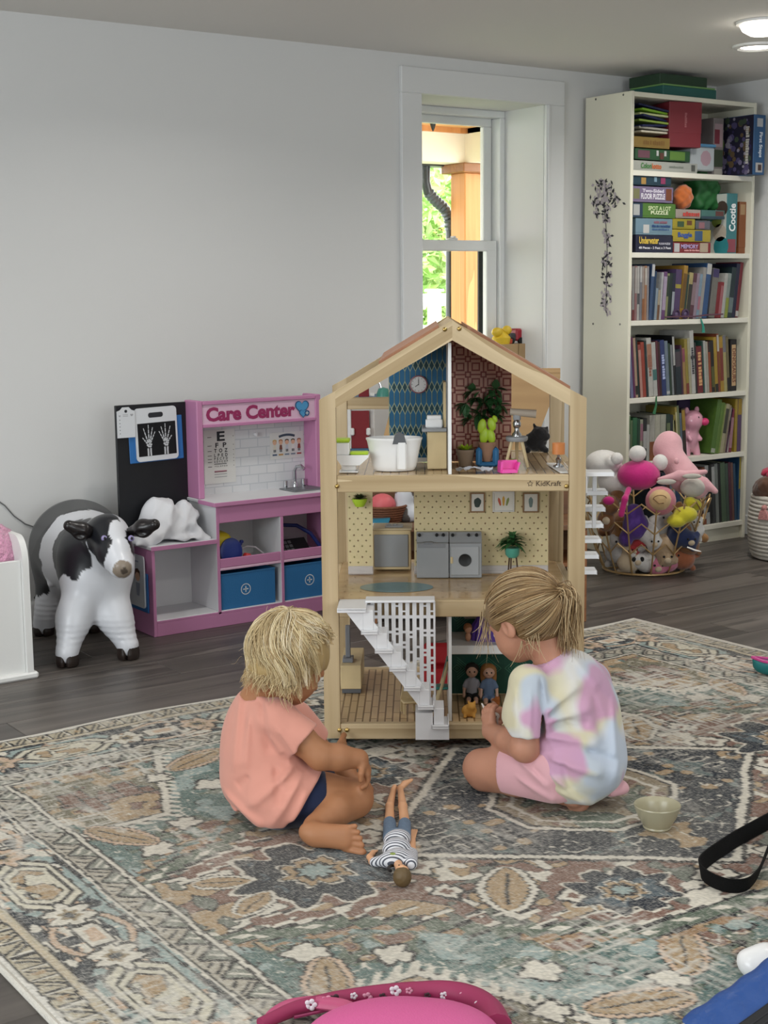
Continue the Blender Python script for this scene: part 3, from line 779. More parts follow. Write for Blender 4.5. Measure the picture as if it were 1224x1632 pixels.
obj('floor_board', MB().box(.024, HW-.024, .024, HD-.024, Z1-.014, Z1-.003), m_fl1, dh)
obj('floor_board', MB().box(.024, HW-.024, .024, HD-.024, Z2-.014, Z2-.002), m_fl2, dh)
obj('floor_board', MB().box(.024, HW-.024, .024, HD-.024, Z3-.014, Z3-.002), m_fl3, dh)
mbp = MB()
for i in range(14):
    for j in range(8):
        cx, cy = .05+i*.043+(.02 if j % 2 else 0), .05+j*.038
        if cx < .62:
            mbp.add([(cx-.0035, cy, 0), (cx, cy-.0035, 0), (cx+.0035, cy, 0), (cx, cy+.0035, 0)], [(0, 1, 2, 3)])
obj('floor_print', mbp, M('print_brown', '8f6f48', .4), dh, T(0, 0, Z2-.0016))
mo = MB(); uc = hu(632, .17, Z2); ov = [(uc+.098*math.cos(t), .178+.068*math.sin(t), 0) for t in np.linspace(0, 2*PI, 40, endpoint=False)]
mo.fan(ov); obj('oval_rug_print', mo, M('print_teal', '6f9093', .25), dh, T(0, 0, Z2-.0012))
mo = MB()
for k in range(7):
    x = np.linspace(-.07, .07, 30); pts = np.stack([uc+x, .178-.04+k*.0133+.002*np.sin(x*180)], 1)
    for i in range(29): mo.add([(pts[i][0], pts[i][1]-.0008, 0), (pts[i+1][0], pts[i+1][1]-.0008, 0), (pts[i+1][0], pts[i+1][1]+.0008, 0), (pts[i][0], pts[i][1]+.0008, 0)], [(0, 1, 2, 3)])
obj('rug_wave_print', mo, M('print_teal_light', '8caeb0', .25), dh, T(0, 0, Z2-.0008))
# dividers and papered panels
def zroof(u): return .874+(u if u < HW/2 else HW-u)*.563
ud = hu(717.5, .02, .6)
obj('divider', MB().prism([(.024, Z3), (.30, Z3), (.30, 1.062), (.024, 1.055)], ud-.004, ud+.004, axis='x'), m_hw, dh)
ug = hu(717.5, .02, .2)
obj('divider', MB().box(ug-.004, ug+.004, .024, .28, Z1, .359), m_hw, dh)
VT, VM, VG = .30, .35, .28
u0, u1 = hu(620, VT, .85), hu(714, VT, .85)
m_blue = M('paper_blue', '1f5f86', .35); m_bluel = M('paper_blue_line', 'a9b394', .4); m_blued = M('paper_blue_dark', '17424d', .4)
bp_ = obj('wallpaper_panel', MB().prism([(u0, Z3), (u1, Z3), (u1, zroof(u1)+.015), (u0, zroof(u0)+.015)], VT, VT+.006), m_blue, dh)
mb = MB(); mdk = MB(); nx = 11; pw = (u1-u0)/nx; ph = .058
for i in range(nx+1):
    for sgn in (1, -1):
        zz = np.linspace(Z3+.012, zroof(u0+i*pw)-.004, 90); t = (zz-Z3)/ph
        tri = 1-np.clip(np.abs(((t+.5*0) % 1)-.5)*2*1.9, 0, 1)
        xx = u0+i*pw+sgn*(pw*.5*tri-.0)
        xx = np.clip(xx, u0+.0005, u1-.0005)
        strip(mb, np.stack([xx, zz], 1), .0017)
    k = 0
    while Z3+.5*ph+k*ph < zroof(u0+i*pw)-.02:
        cz = Z3+.5*ph+k*ph; cx = u0+i*pw
        if u0+.006 < cx < u1-.006:
            patch(mdk, [(cx-pw*.36, cz), (cx, cz-.013), (cx+pw*.36, cz), (cx, cz+.013)])
        k += 1
obj('paper_print', mdk, m_blued, bp_, T(0, VT-.0006, 0)); obj('paper_print', mb, m_bluel, bp_, T(0, VT-.001, 0))
obj('skirting_strip', MB().box(u0, u1, VT-.004, VT, Z3, Z3+.011), m_hw, bp_)
cx, cz = H(667, 613, VT-.012)
ck = thing('toy_wall_clock', 'small round toy clock on the blue wallpaper in the dollhouse gable', 'clock', mtx=HM@T(cx, VT-.0012, cz))
obj('rim', MB().lathe([(.0, 0), (.0245, 0), (.0245, .006), (.0215, .007), (.021, .004), (0, .004)], 28, RX(90)), M('clock_rim', '8a5a62', .4), ck)
obj('dial', MB().lathe([(0, .0042), (.0212, .0042), (.0212, .0046), (0, .0046)], 28, RX(90)), M('dial_white', 'd8d8d8', .4), ck)
mb = MB()
for k in range(12):
    a = k*PI/6; patch(mb, [(x, z) for x, z in disc2(.0175*math.sin(a), .0175*math.cos(a), .0011, 6)])
strip(mb, [(0, -.002), (0, .0145)], .0016); strip(mb, [(.001, .001), (-.009, -.006)], .0018)
obj('hands', mb, m_dark, ck, T(0, -.0052, 0))
u0, u1 = ud+.0045, hu(815, VT, .85)
m_red = M('paper_pink', 'cc9c88', .4); m_redl = M('paper_red_line', '8a3d33', .4)
rp = obj('wallpaper_panel', MB().prism([(u0, Z3), (u1, Z3), (u1, zroof(u1)+.015), (u0, zroof(u0)+.015)], VT, VT+.006), m_red, dh)
mb = MB(); c = (u1-u0)/4.0
for i in range(6):
    for j in range(9):
        x0, z0 = u0+i*c-.3*c, Z3+.005+j*c; w = .0034
        def rc(a, b, d, e):
            xa, xb = max(x0+a*c, u0), min(x0+d*c, u1); za, zb_ = z0+b*c, min(z0+e*c, zroof(x0+c*.5))
            if xb > xa and zb_ > za: patch(mb, [(xa, za), (xb, za), (xb, zb_), (xa, zb_)])
        t = .095
        for (a, b, d, e) in ((.3, .3, .7, .3+t), (.3, .7-t, .7, .7), (.3, .3, .3+t, .7), (.7-t, .3, .7, .7), (.45, 0, .55, .3), (.45, .7, .55, 1), (0, .45, .3, .55), (.7, .45, 1, .55),
                             (0, .18, .18+t, .18+t), (.18, 0, .18+t, .18), (.82-t, 0, .82, .18+t), (.82, .18, 1, .18+t), (0, .82-t, .18+t, .82), (.18, .82, .18+t, 1), (.82-t, .82-t, .82, 1), (.82, .82-t, 1, .82)):
            rc(a, b, d, e)
obj('paper_print', mb, m_redl, rp, T(0, VT-.001, 0))
m_cp = M('paper_cream', 'cdbd92', .45); m_dots = [M('print_dot_a', '5e4a30', .5), M('print_dot_b', '6f6a32', .5), M('print_dot_c', '6b4226', .5)]
def dotted(u0, u1):
    p = obj('wallpaper_panel', MB().box(u0, u1, VM, VM+.006, Z2, .681), m_cp, dh)
    mbs = [MB(), MB(), MB()]; k = 0; dx, dz = .0225, .0155
    j = 0; z = Z2+.034
    while z < .675:
        x = u0+.006+(dx/2 if j % 2 else 0)
        while x < u1-.004:
            s = .0036
            patch(mbs[(k*7+j) % 3], [(x-s, z), (x-s*.25, z-s*.25), (x, z-s), (x+s*.25, z-s*.25), (x+s, z), (x+s*.25, z+s*.25), (x, z+s), (x-s*.25, z+s*.25)])
            x += dx; k += 1
        z += dz; j += 1
    for m_, b_ in zip(m_dots, mbs):
        if b_.v: obj('paper_print', b_, m_, p, T(0, VM-.001, 0))
    obj('skirting_strip', MB().box(u0, u1, VM-.004, VM, Z2, Z2+.024, .002).box(u0, u1, VM-.006, VM, Z2+.002, Z2+.010, .001), M('toy_skirting', 'b9b2ae', .5), p)
dotted(hu(554, VM, .55), hu(594, VM, .55)); dotted(hu(660, VM, .55), hu(874, VM, .55))
m_green = M('paper_green', '1f5a4c', .4); m_greenl = M('paper_green_line', '4c8a74', .4)
u0, u1 = ug+.004, hu(880, VG, .2)
gp = obj('wallpaper_panel', MB().box(u0, u1, VG, VG+.006, Z1, .358), m_green, dh)
mb = MB(); c = .085
for i in range(5):
    for j in range(5):
        cx, cz = u0+.02+i*c, Z1+j*c*.85
        for k in range(5):
            r = (k+.5)*c/10.0*.98
            for a in range(4):
                p0 = (cx+r*math.cos(a*PI/2), cz+r*.85*math.sin(a*PI/2)); p1 = (cx+r*math.cos((a+1)*PI/2), cz+r*.85*math.sin((a+1)*PI/2))
                q = [np.array(p0)*(1-t)+np.array(p1)*t for t in (0, .5, 1)]
                if all(u0 < e[0] < u1 and Z1+.01 < e[1] < .355 for e in q): strip(mb, q, .0018)
obj('paper_print', mb, m_greenl, gp, T(0, VG-.001, 0))
obj('loft_shelf', MB().box(ug+.004, HW-.045, .12, VG, H(760, 1043, .12)[1], H(760, 1029, .12)[1], .002), m_hw, dh)
obj('window_print', MB().box(hu(740, VG, .3), hu(800, VG, .3), VG-.0015, VG, .29, .345), M('print_grey', 'a8a49a', .5), gp)
for o_ in bpy.data.objects:
    if o_.name.split('.')[0] in ('paper_print', 'floor_print', 'rug_wave_print'): o_['kind'] = 'stuff'
# brass bolts
m_brass = M('brass', 'b79a5e', .3, 1.0)
for (x, y) in ((541, 1163.5), (553, 1163.5), (537, 775), (903, 775), (709, 525), (732, 524)):
    u, z = H(x, y, 0)
    obj('bolt', MB().lathe([(0, .004), (.003, .0035), (.0055, .0015), (.0058, -.003)], 12, RX(90)), m_brass, dh, T(u, .000, z))
u, z = H(874, 771, 0); tl = text('KidKraft', .0185, M('brand_print', '4d3a26', .5), dh, T(u, .0012, z), bold=.012, name='brand_lettering')
u, z = H(845, 771, 0); mb = MB()
for r0, r1, nm in ((.0075, .0036, 0),):
    pts = [(r0 if k % 2 == 0 else r1)*np.array([math.sin(k*PI/5), math.cos(k*PI/5)]) for k in range(11)]; strip(mb, pts, .0016)
obj('brand_star', mb, M('brand_print', '4d3a26', .5), dh, T(u, .0012, z))
# casters
m_caster = M('caster_black', '141416', .4)
for (u, v) in ((.05, .06), (HW-.05, .06), (.05, HD-.06), (HW-.05, HD-.06)):
    cs = obj('caster', MB().lathe([(0, -.008), (.016, -.008), (.0185, -.005), (.0185, .005), (.016, .008), (0, .008)], 20, T(0, 0, .0275)@RY(90)), m_caster, dh, T(u, v, 0))
    obj('caster_fork', MB().box(-.013, -.010, -.012, .012, .026, .045).box(.010, .013, -.012, .012, .026, .045).box(-.013, .013, -.012, .012, .042, .046), M('fork_grey', '55585c', .4, .6), cs)
# front staircase
m_st = M('stair_white', 'e2e2e4', .4)
st = thing('toy_staircase', 'white slatted plastic staircase hung across the lower front of the dollhouse', 'staircase', mtx=HM)
VS = -.095
def HS(x, y): return H(x, y, VS)
def tray(px0, py_top, px1, py_bot, parent, nm='step'):
    (ua, zt), (ub, zb_) = HS(px0, py_bot-4), HS(px1, py_bot)
    z1 = zt; th = .004
    m = MB().box(ua, ub, VS, -.006, z1-.007, z1-.003, .001)
    m.box(ua, ub, VS, VS+.003, z1-.011, z1, .001).box(ub-.003, ub, VS, -.006, z1-.010, z1+.004, .001).box(ua, ua+.003, VS, -.006, z1-.010, z1, .001)
    return obj(nm, m, m_st, parent)
steps = [(575, 991, 603, 1009), (597, 1022, 627, 1039), (620, 1050, 648, 1068), (643, 1080, 671, 1099), (665, 1111, 692, 1129), (688, 1139, 716, 1160)]
prevz = H(560, 962, VS)[1]
ul0 = H(537, 970, VS)[0]; ul1 = H(583, 970, VS)[0]
zl = H(560, 972, VS)[1]
obj('landing', MB().box(ul0, ul1, VS, .018, zl-.004, zl+.003, .0015).box(ul0, ul1, VS, VS+.003, zl-.008, zl+.003, .001), m_st, st)
zr_ = H(640, 957, .0)[1]
obj('hook_rail', MB().box(ul1-.004, H(693, 957, 0)[0], -.030, .026, Z2+.001, Z2+.007, .0015), m_st, st)
for s_ in steps: tray(*s_, st)
m = MB(); zt = zl-.004
for s_ in steps:
    ua, zb_ = HS(s_[0]+6, s_[3]); ub = HS(s_[2]-4, s_[3])[0]
    ua = ua-.004; m.box(ua, ua+.026, VS+.012, -.008, zb_+.004, zt, .001); zt = zb_-.004
obj('riser', m, m_st, st)
a = HS(552, 979); b_ = HS(666, 1126)
obj('stringer', MB().prism([(a[0], a[1]), (a[0]+.05, a[1]), (b_[0]+.03, b_[1]+.03), (b_[0]+.02, b_[1]-.01), (b_[0], b_[1])], VS+.014, VS+.018), m_st, st)
fa, fb = HS(662, 1138), HS(716, 1181)
fz = HS(690, 1160)[1]
obj('foot_block', MB().prism([(fa[0], fb[1]), (fb[0], fb[1]), (fb[0], fz), (HS(690, 1160)[0], fz), (HS(690, 1160)[0], fa[1]), (fa[0], fa[1])], VS+.010, -.010), m_st, st)
# balustrade of bars with staggered cross pieces
vb = -.010
ux0, ux1 = H(583, 1000, vb)[0], H(694, 1000, vb)[0]; nb_ = 10; pitch = (ux1-ux0)/nb_
def zline(u):   # lower edge of the balustrade follows the steps
    s0 = H(586, 985, vb); s1 = H(694, 1135, vb); return s0[1]+(u-s0[0])*(s1[1]-s0[1])/(s1[0]-s0[0])
ztop = Z2+.001
for i in range(nb_+1):
    ub = ux0+i*pitch; wb = pitch*.30
    obj('baluster', MB().box(max(ub-wb, ux0), min(ub+wb, ux1), vb-.002, vb+.002, zline(min(ub+wb, ux1))-.004, ztop, .0005), m_st, st)
r_ = random.Random(4)
def xp(*a): obj('cross_piece', MB().box(*a), m_st, st)
zr0 = H(640, 983, vb)[1]
for i in range(nb_):
    ua, ub = ux0+i*pitch, ux0+(i+1)*pitch
    xp(ua, ub, vb-.0019, vb+.0019, zr0-.004, zr0+.004)
    z = zr0-.03-.012*r_.random()
    while z > zline(ub)+.006:
        xp(ua, ub, vb-.0019, vb+.0019, z-.003, z+.003)
        if r_.random() < .5: z -= .012; xp(ua, ub, vb-.0019, vb+.0019, z-.003, z+.003)
        z -= .022+.03*r_.random()
    for z in ((ztop-.012,) if i % 4 == 0 else (ztop-.026,) if i % 4 in (1,) else ()): xp(ua, ub, vb-.0019, vb+.0019, z-.002, z+.002)

# side staircase
s2 = thing('toy_staircase', 'white plastic staircase down the outer side of the dollhouse beside the plush basket', 'staircase', mtx=HM)
tips = [(977, 752), (967, 782), (963, 808), (960, 834), (957, 858), (953, 883), (950, 908)]
for k, (x, y) in enumerate(tips):
    z = .726-.0475*k; v = (1.184-z)*FPX/(y-466.5)*.992-3.595+.012
    v = .06+.062*k
    ut = H(x, y, v)[0]
    zz = H(x, y, v)[1]
    obj('step', MB().box(HW+.002, ut, v-.028, v+.030, zz-.003, zz+.003, .001).box(HW+.002, ut, v-.030, v-.026, zz-.008, zz+.003, .001).box(ut-.003, ut, v-.03, v+.03, zz-.009, zz+.003, .001), m_st, s2)
    if k == 0: za, va = zz, v
    zb_, vb2 = zz, v
obj('stringer', MB().prism([(va-.03, za), (va+.03, za), (vb2+.03, zb_), (vb2+.03, zb_-.03), (va-.03, za-.05)], HW+.004, HW+.008, axis='x'), m_st, s2)
obj('side_balustrade', MB().prism([(va-.02, za), (vb2+.03, za-.0), (vb2+.03, zb_), (vb2, zb_)], HW+.012, HW+.015, axis='x'), m_st, s2)
obj('support_post', MB().box(HW+.030, HW+.040, .10, .112, H(941, 842, .1)[1], za, .001), m_st, s2)
uq = hu(872, .2, Z3); 
obj('upper_landing', MB().prism([(hu(872, .20, Z3), .22), (HW-.042, .22), (HW-.042, .03), (hu(893, .03, Z3), .03)][::-1], Z3, Z3+.004, axis='z'), m_hw, s2)

# ---------------- furniture inside (each a thing of its own)
def ht(name, label, cat, u, v, z, rot=0, group=None): return thing(name, label, cat, mtx=HM@T(u, v, z)@RZ(rot), group=group)
m_ply = M('toy_plywood', 'c9b48a', .5, var=.06, vscale=20); m_gr = M('toy_grey', '8e9092', .4); m_lime = M('toy_lime', 'a7c62f', .4); m_toyw = M('toy_white', 'e6e6e6', .3); m_silver = M('toy_silver', 'b4b5b8', .22, 1.0); m_dg = M('toy_dark_grey', '55575b', .45)
# toilet
u = hu(535, .07, .76)
t = ht('toy_toilet', 'white toy toilet with lime lid beside the toy bathtub', 'toy toilet', u, .085, Z3)
obj('pedestal', MB().box(.008, .058, -.022, .022, 0, .004, .002).box(.014, .052, -.017, .017, .004, .022, .004), m_toyw, t)
obj('bowl', MB().prism([(0, .046), (.086, .046), (.084, .040), (.062, .020), (.014, .020), (.002, .038)], -.026, .026), m_toyw, t)
obj('tank', MB().box(.0, .036, -.024, .024, .046, .078, .003), m_toyw, t)
obj('tank_lid', MB().box(-.001, .037, -.025, .025, .078, .087, .003), m_lime, t)
obj('seat', MB().box(.036, .084, -.020, .020, .046, .053, .003), m_lime, t)
# bathtub: hollow oval
ua, ub = hu(584, .14, .79), hu(673, .12, .79)
t = ht('toy_bathtub', 'white oval toy bathtub in the blue papered gable room', 'toy bathtub', (ua+ub)/2, .12, Z3, 3)
prof = [(.0, .002), (.050, .0), (.054, .003), (.058, .012), (.066, .055), (.071, .078), (.0735, .081), (.0735, .085), (.068, .086), (.064, .078), (.052, .02), (.0, .016)]
obj('tub', MB().lathe(prof, 40, None, 0, 1.0, .62), m_toyw, t)
obj('spout', MB().prism([(-.018, .076), (.018, .076), (.012, .100), (.003, .106), (-.003, .106), (-.012, .098)], -.046, -.030), m_dg, t, T(.012, 0, -.004))
obj('drain_column', MB().box(.006, .030, -.0475, -.040, .004, .078, .004), m_toyw, t)
# vanity
ua, ub = hu(681, .13, .76), ud-.006
t = ht('toy_vanity', 'light wood toy vanity with grey top against the white gable divider', 'toy cabinet', ua, .13, Z3)
obj('body', MB().box(0, ub-ua, 0, .10, 0, .098, .002), m_ply, t)
obj('top', MB().box(-.014, ub-ua, -.008, .105, .098, .107, .002), m_gr, t)
obj('mirror_frame', MB().box(ub-ua-.008, ub-ua-.001, .02, .10, .107, .225, .001), m_ply, t)
t = ht('toy_sink', 'small white square toy basin on the grey vanity top', 'toy sink', ua+.018, .155, Z3+.107)
obj('basin', MB().box(-.022, .022, -.016, .016, 0, .022, .003), m_toyw, t); obj('rim', MB().box(-.018, .019, -.014, .016, .022, .032, .002), m_toyw, t)
# plants upstairs
def leaf(mb, base, dirv, L_, w, droop=.3):
    d = np.array(dirv, float); d /= np.linalg.norm(d); s = np.cross(d, (0, 0, 1)); s /= np.linalg.norm(s)+1e-9; up = np.cross(s, d)
    P = []; ts = (0, .3, .6, 1.0); ws = (.15, 1.0, .8, .02)
    for t_, w_ in zip(ts, ws):
        c_ = np.array(base)+d*L_*t_-np.array([0, 0, 1])*droop*L_*t_*t_
        P += [c_-s*w*w_*.5+up*.15*w*w_, c_, c_+s*w*w_*.5+up*.15*w*w_]
    f = []
    for i in range(3):
        a = i*3; f += [(a, a+1, a+4, a+3), (a+1, a+2, a+5, a+4)]
    mb.add(P, f)
m_pot = M('toy_pot_taupe', '8a7560', .6); m_terra = M('toy_pot_terracotta', '9c7760', .6); m_leafd = M('toy_leaf_dark', '38683a', .5)
u = hu(742, .2, .76)
t = ht('toy_potted_succulent', 'lime toy succulent in a taupe pot on the gable floor', 'toy plant', u, .20, Z3)
obj('pot', MB().lathe([(0, 0), (.017, 0), (.0245, .038), (.026, .038), (.026, .044), (.022, .044), (.020, .036), (0, .034)], 20), m_pot, t)
mb = MB()
for k in range(16):
    a = k*2.4; leaf(mb, (0, 0, .038), (math.cos(a), math.sin(a), .55+.25*(k % 3)), .030, .013, .1)
obj('leaves', mb, m_lime, t)
u = hu(777, .17, .76)
t = ht('toy_plant_stand', 'blue toy armchair-like stand carrying the potted cactus', 'toy stand', u, .185, Z3)
obj('seat', MB().box(-.028, .028, -.012, .024, 0, .012, .004), M('toy_blue', '2d6fa0', .5), t)
obj('arm', MB().box(-.030, -.014, -.014, .024, .0, .050, .006), M('toy_blue', '', .5), t); obj('arm', MB().box(.014, .030, -.014, .024, 0, .050, .006), M('toy_blue', '', .5), t)
t = ht('toy_potted_cactus', 'lime paddle cactus in a terracotta pot resting in the blue stand', 'toy plant', u, .187, Z3+.013)
obj('pot', MB().lathe([(0, 0), (.010, 0), (.013, .012), (.023, .048), (.024, .052), (.021, .052), (0, .046)], 20), m_terra, t)
mb = MB()
for (x, z, rx, rz, tilt) in ((-.008, .068, .012, .022, 8), (.010, .066, .011, .020, -10), (-.014, .093, .0115, .020, 10), (.012, .098, .011, .018, -12), (.020, .112, .007, .010, -20)):
    mb.ball((x, 0, z), (rx, .007, rz), 14, 9, None, 0, RY(tilt))
obj('paddles', mb, m_lime, t)
# leafy print on the red paper
mb = MB(); r_ = random.Random(3)
for (x, y, s) in ((752, 624, 9), (790, 620, 10), (772, 640, 12), (742, 643, 11), (796, 645, 10), (764, 660, 13), (790, 662, 9), (748, 668, 8), (775, 652, 12), (757, 634, 8), (784, 634, 9)):
    u, z = H(x, y, VT-.006)
    for k in range(6):
        a = r_.random()*6.28; leaf(mb, (u, VT-.012, z), (math.cos(a), -.25, math.sin(a)), s/590*1.9, .024, .12)
t = thing('toy_leafy_plant', 'dark green leafy toy plant in front of the red lattice wallpaper', 'toy plant', mtx=HM)
obj('leaves', mb, m_leafd, t)
s0 = H(738, 676, VT-.01); s1 = H(768, 655, VT-.01); s2_ = H(762, 745, VT-.01)
obj('stem', MB().tube([(s0[0], VT-.012, s0[1]), (s1[0], VT-.012, s1[1])], .002, 6).tube([(s1[0]+.01, VT-.012, s1[1]+.05), (s1[0], VT-.012, s1[1]), (s2_[0], VT-.012, Z3)], .0022, 6), M('toy_stem', '5a4a32', .6), t)
# crumpled cloth, dish, scoop, stool with telescope, lamp
def cloth_sheet(name, label, cat, mt, w, d, amp, mat, seed, n=26):
    x, y = np.meshgrid(np.linspace(-w/2, w/2, n), np.linspace(-d/2, d/2, n)); P = np.stack([x.ravel(), y.ravel()], 1)
    P[:, 0] += (vnoise(P, 40, seed)-.5)*w*.08; P[:, 1] += (vnoise(P, 40, seed+1)-.5)*d*.2
    z = amp*vnoise(P, 2.6/max(d, .02), seed+2)+amp*.5*vnoise(P, 7/max(d, .02), seed+3)+.001
    v = np.column_stack([P, z]); i = (np.arange(n-1)[None, :]+np.arange(n-1)[:, None]*n).ravel()
    o = obj(name, (v, np.stack([i, i+1, i+n+1, i+n], 1)), mat, None, None, angle=180); o.matrix_world = mt
    return tag(o, label, cat)
ua, ub = hu(726, .05, Z3), hu(785, .05, Z3)
cloth_sheet('toy_blanket', 'crumpled pale grey toy blanket on the gable floor edge', 'toy blanket', HM@T((ua+ub)/2, .060, Z3), ub-ua, .05, .012, M('blanket_grey', 'b9bcc4', .8), 5)
u = hu(811, .04, .73)
t = ht('toy_dustpan', 'bright pink toy scoop on the edge of the gable floor', 'toy scoop', u, .055, Z3, 12)
obj('pan', MB().prism([(-.024, .001), (.018, .001), (.026, .030), (-.020, .030)], .010, .016).prism([(-.024, .001), (.018, .001), (.012, .010), (-.022, .010)], -.024, .012).prism([(-.026, .001), (-.022, .001), (-.018, .030), (-.024, .030)], -.018, .014).prism([(.015, .001), (.019, .001), (.027, .026), (.022, .026)], -.016, .014), M('toy_hot_pink', 'e54aa8', .3), t)
u = hu(816, .22, .73)
t = ht('toy_bowl', 'lime toy bowl under the small wooden stool', 'toy bowl', u, .25, Z3)
obj('dish', MB().lathe([(0, 0), (.008, 0), (.015, .010), (.0135, .010), (.007, .002), (0, .002)], 18), m_lime, t)
u = hu(824, .16, .78)
t = ht('toy_stool', 'round grey topped three-legged toy stool in the gable', 'toy stool', u, .17, Z3)
zs = H(824, 698, .17)[1]-Z3
obj('seat', MB().lathe([(0, -.008), (.026, -.008), (.029, -.004), (.029, .003), (.026, .005), (0, .005)], 24), m_gr, t, T(0, 0, zs))
for a in (200, 330, 85):
    c_, s_ = math.cos(math.radians(a)), math.sin(math.radians(a))
    obj('leg', MB().tube([(c_*.033, s_*.033, 0), (c_*.014, s_*.014, zs-.006)], [.0038, .0048], 8), m_ply, t)
t = ht('toy_telescope', 'silver and grey toy telescope standing on the stool', 'toy telescope', u, .17, Z3+zs+.005)
obj('base', MB().lathe([(0, 0), (.013, 0), (.012, .006), (.007, .012), (.006, .020), (.010, .026), (.011, .034), (.008, .040), (.006, .044), (0, .044)], 18), m_silver, t)
obj('mount', MB().box(-.010, .010, -.007, .007, .040, .066, .004), m_gr, t)
obj('tube', MB().tube([(-.018, 0, .064), (.050, -.004, .058)], [.009, .011], 14), M('toy_tube', 'a5998a', .5), t)
ul = hu(889, .15, .75)
t = ht('toy_table_lamp', 'tiny orange shaded toy lamp with silver base on the white landing', 'toy lamp', ul, .13, Z3+.0045)
obj('base', MB().lathe([(0, 0), (.014, 0), (.013, .004), (.005, .007), (.007, .014), (.008, .020), (.004, .025), (.003, .034), (0, .034)], 16), m_silver, t)
obj('lamp_shade', MB().lathe([(0, .033), (.0165, .033), (.0165, .062), (.0155, .062), (0, .060)], 18), M('toy_orange', 'd98a4f', .5), t)
# second floor
u0, u1 = hu(594.5, .38, .45), hu(655, .38, .45)
t = ht('toy_dishwasher', 'beige framed toy dishwasher with grey door between the papered walls', 'toy dishwasher', u0, .395, Z2)
hh = H(620, 846, .385)[1]-Z2
obj('cabinet', MB().box(0, u1-u0, 0, .09, .004, hh, .002), m_ply, t)
obj('door', MB().box(.003, u1-u0-.007, -.004, .001, .012, hh-.012, .002), m_gr, t)
obj('worktop', MB().box(-.001, u1-u0+.004, -.006, .095, hh, hh+.006, .002), M('toy_beige', 'bfae8e', .5), t)
obj('hob', MB().box(.034, .085, .01, .05, hh+.006, hh+.010, .001).lathe([(0, hh+.010), (.006, hh+.010), (.006, hh+.013), (0, hh+.013)], 10, T(.045, .03, 0)).lathe([(0, hh+.010), (.006, hh+.010), (.006, hh+.013), (0, hh+.013)], 10, T(.062, .03, 0)), m_gr, t)
u0, um, u1 = hu(664, .295, .45), hu(716, .295, .45), hu(768, .295, .45)
hh = H(700, 847, .34)[1]-Z2
hf = H(700, 866, .292)[1]-Z2
t = ht('toy_washing_machine', 'grey top-loading toy washer with black dials on the dotted wallpaper side', 'toy washer', u0, .292, Z2)
w_ = um-u0
obj('cabinet', MB().box(0, w_-.001, 0, .052, 0, hf, .002), m_gr, t)
obj('control_panel', MB().prism([(.018, hf), (.052, hf), (.052, hh), (.036, hh)], 0, w_-.001, axis='x'), m_gr, t)
for x in (.008, .056, .074):
    if x < w_: obj('dial', MB().lathe([(0, 0), (.0045, 0), (.004, .006), (0, .006)], 12, RX(58)), m_dark, t, T(min(x, w_-.008), .027, hf+.018))
obj('lid', MB().box(.004, w_-.010, -.0015, .001, hf-.012, hf-.002, .0005).box(.02, .045, -.002, .016, hf-.0, hf+.003, .001), M('toy_grey_lid', '7d7f82', .35), t)
t = ht('toy_dryer', 'grey front-loading toy dryer with round dark window beside the fern', 'toy dryer', um, .292, Z2)
w_ = u1-um
obj('cabinet', MB().box(.001, w_, 0, .052, 0, hf, .002), m_gr, t)
obj('control_panel', MB().prism([(.010, hf), (.052, hf), (.052, hh), (.036, hh)], .001, w_, axis='x'), m_gr, t)
for x in (.010, .054, .076):
    obj('dial', MB().lathe([(0, 0), (.0045, 0), (.004, .006), (0, .006)], 12, RX(58)), m_dark, t, T(min(x, w_-.008), .024, hf+.018))
dd = obj('door', MB().box(.004, w_-.008, -.003, .0, .008, hf-.008, .002), M('toy_grey_door', '9a9c9e', .4), t)
obj('porthole', MB().lathe([(0, 0), (.0145, 0), (.016, .001), (.0175, .001), (.0175, -.001), (0, -.001)], 24, RX(90)), m_dark, dd, T(w_*.48, -.004, hf*.52))
obj('handle', MB().box(.003, .010, -.006, -.001, hf*.42, hf*.62, .002), m_ply, dd)
u = hu(817, .30, .45)
t = ht('toy_fern', 'dark green toy fern in a teal bowl on a three-legged stand', 'toy plant', u, .315, Z2)
zp0 = H(817, 890, .30)[1]-Z2; zp1 = H(817, 874, .30)[1]-Z2
for a in (250, 10, 130):
    obj('leg', MB().tube([(.017*math.cos(math.radians(a)), .017*math.sin(math.radians(a)), 0), (.011*math.cos(math.radians(a)), .011*math.sin(math.radians(a)), zp0+.004)], .0022, 6), M('toy_dark_wood', '4a3322', .5), t)
obj('pot', MB().lathe([(0, zp0), (.012, zp0), (.019, zp0+.008), (.0215, zp1), (.019, zp1), (0, zp1-.004)], 20), M('toy_teal', '4f9c8a', .4), t)
mb = MB(); r_ = random.Random(9)
for k in range(70):
    a = r_.random()*6.28; leaf(mb, (0, 0, zp1+.004+.02*r_.random()), (math.cos(a), math.sin(a)*.55-.12, r_.random()*1.6-.05), .034+.018*r_.random(), .015, .45)
obj('leaves', mb, m_leafd, t)
u = hu(573, VM-.02, .65)
t = ht('toy_hanging_planter', 'toy wall planter with dark leaves in a lime pot on the dotted wallpaper', 'toy plant', u, VM-.0015, H(573, 808, VM-.02)[1])
obj('pot', MB().lathe([(0, 0), (.012, .002), (.020, .016), (.021, .024), (0, .022)], 16, T(0, -.022, 0)), m_lime, t)
mb = MB()
for k in range(30):
    a = r_.random()*6.28; leaf(mb, (0, -.022, .022), (math.cos(a), math.sin(a)*.5-.2, .2+r_.random()*1.2), .026, .010, .3)
obj('leaves', mb, M('toy_leaf_olive', '36401f', .5), t)
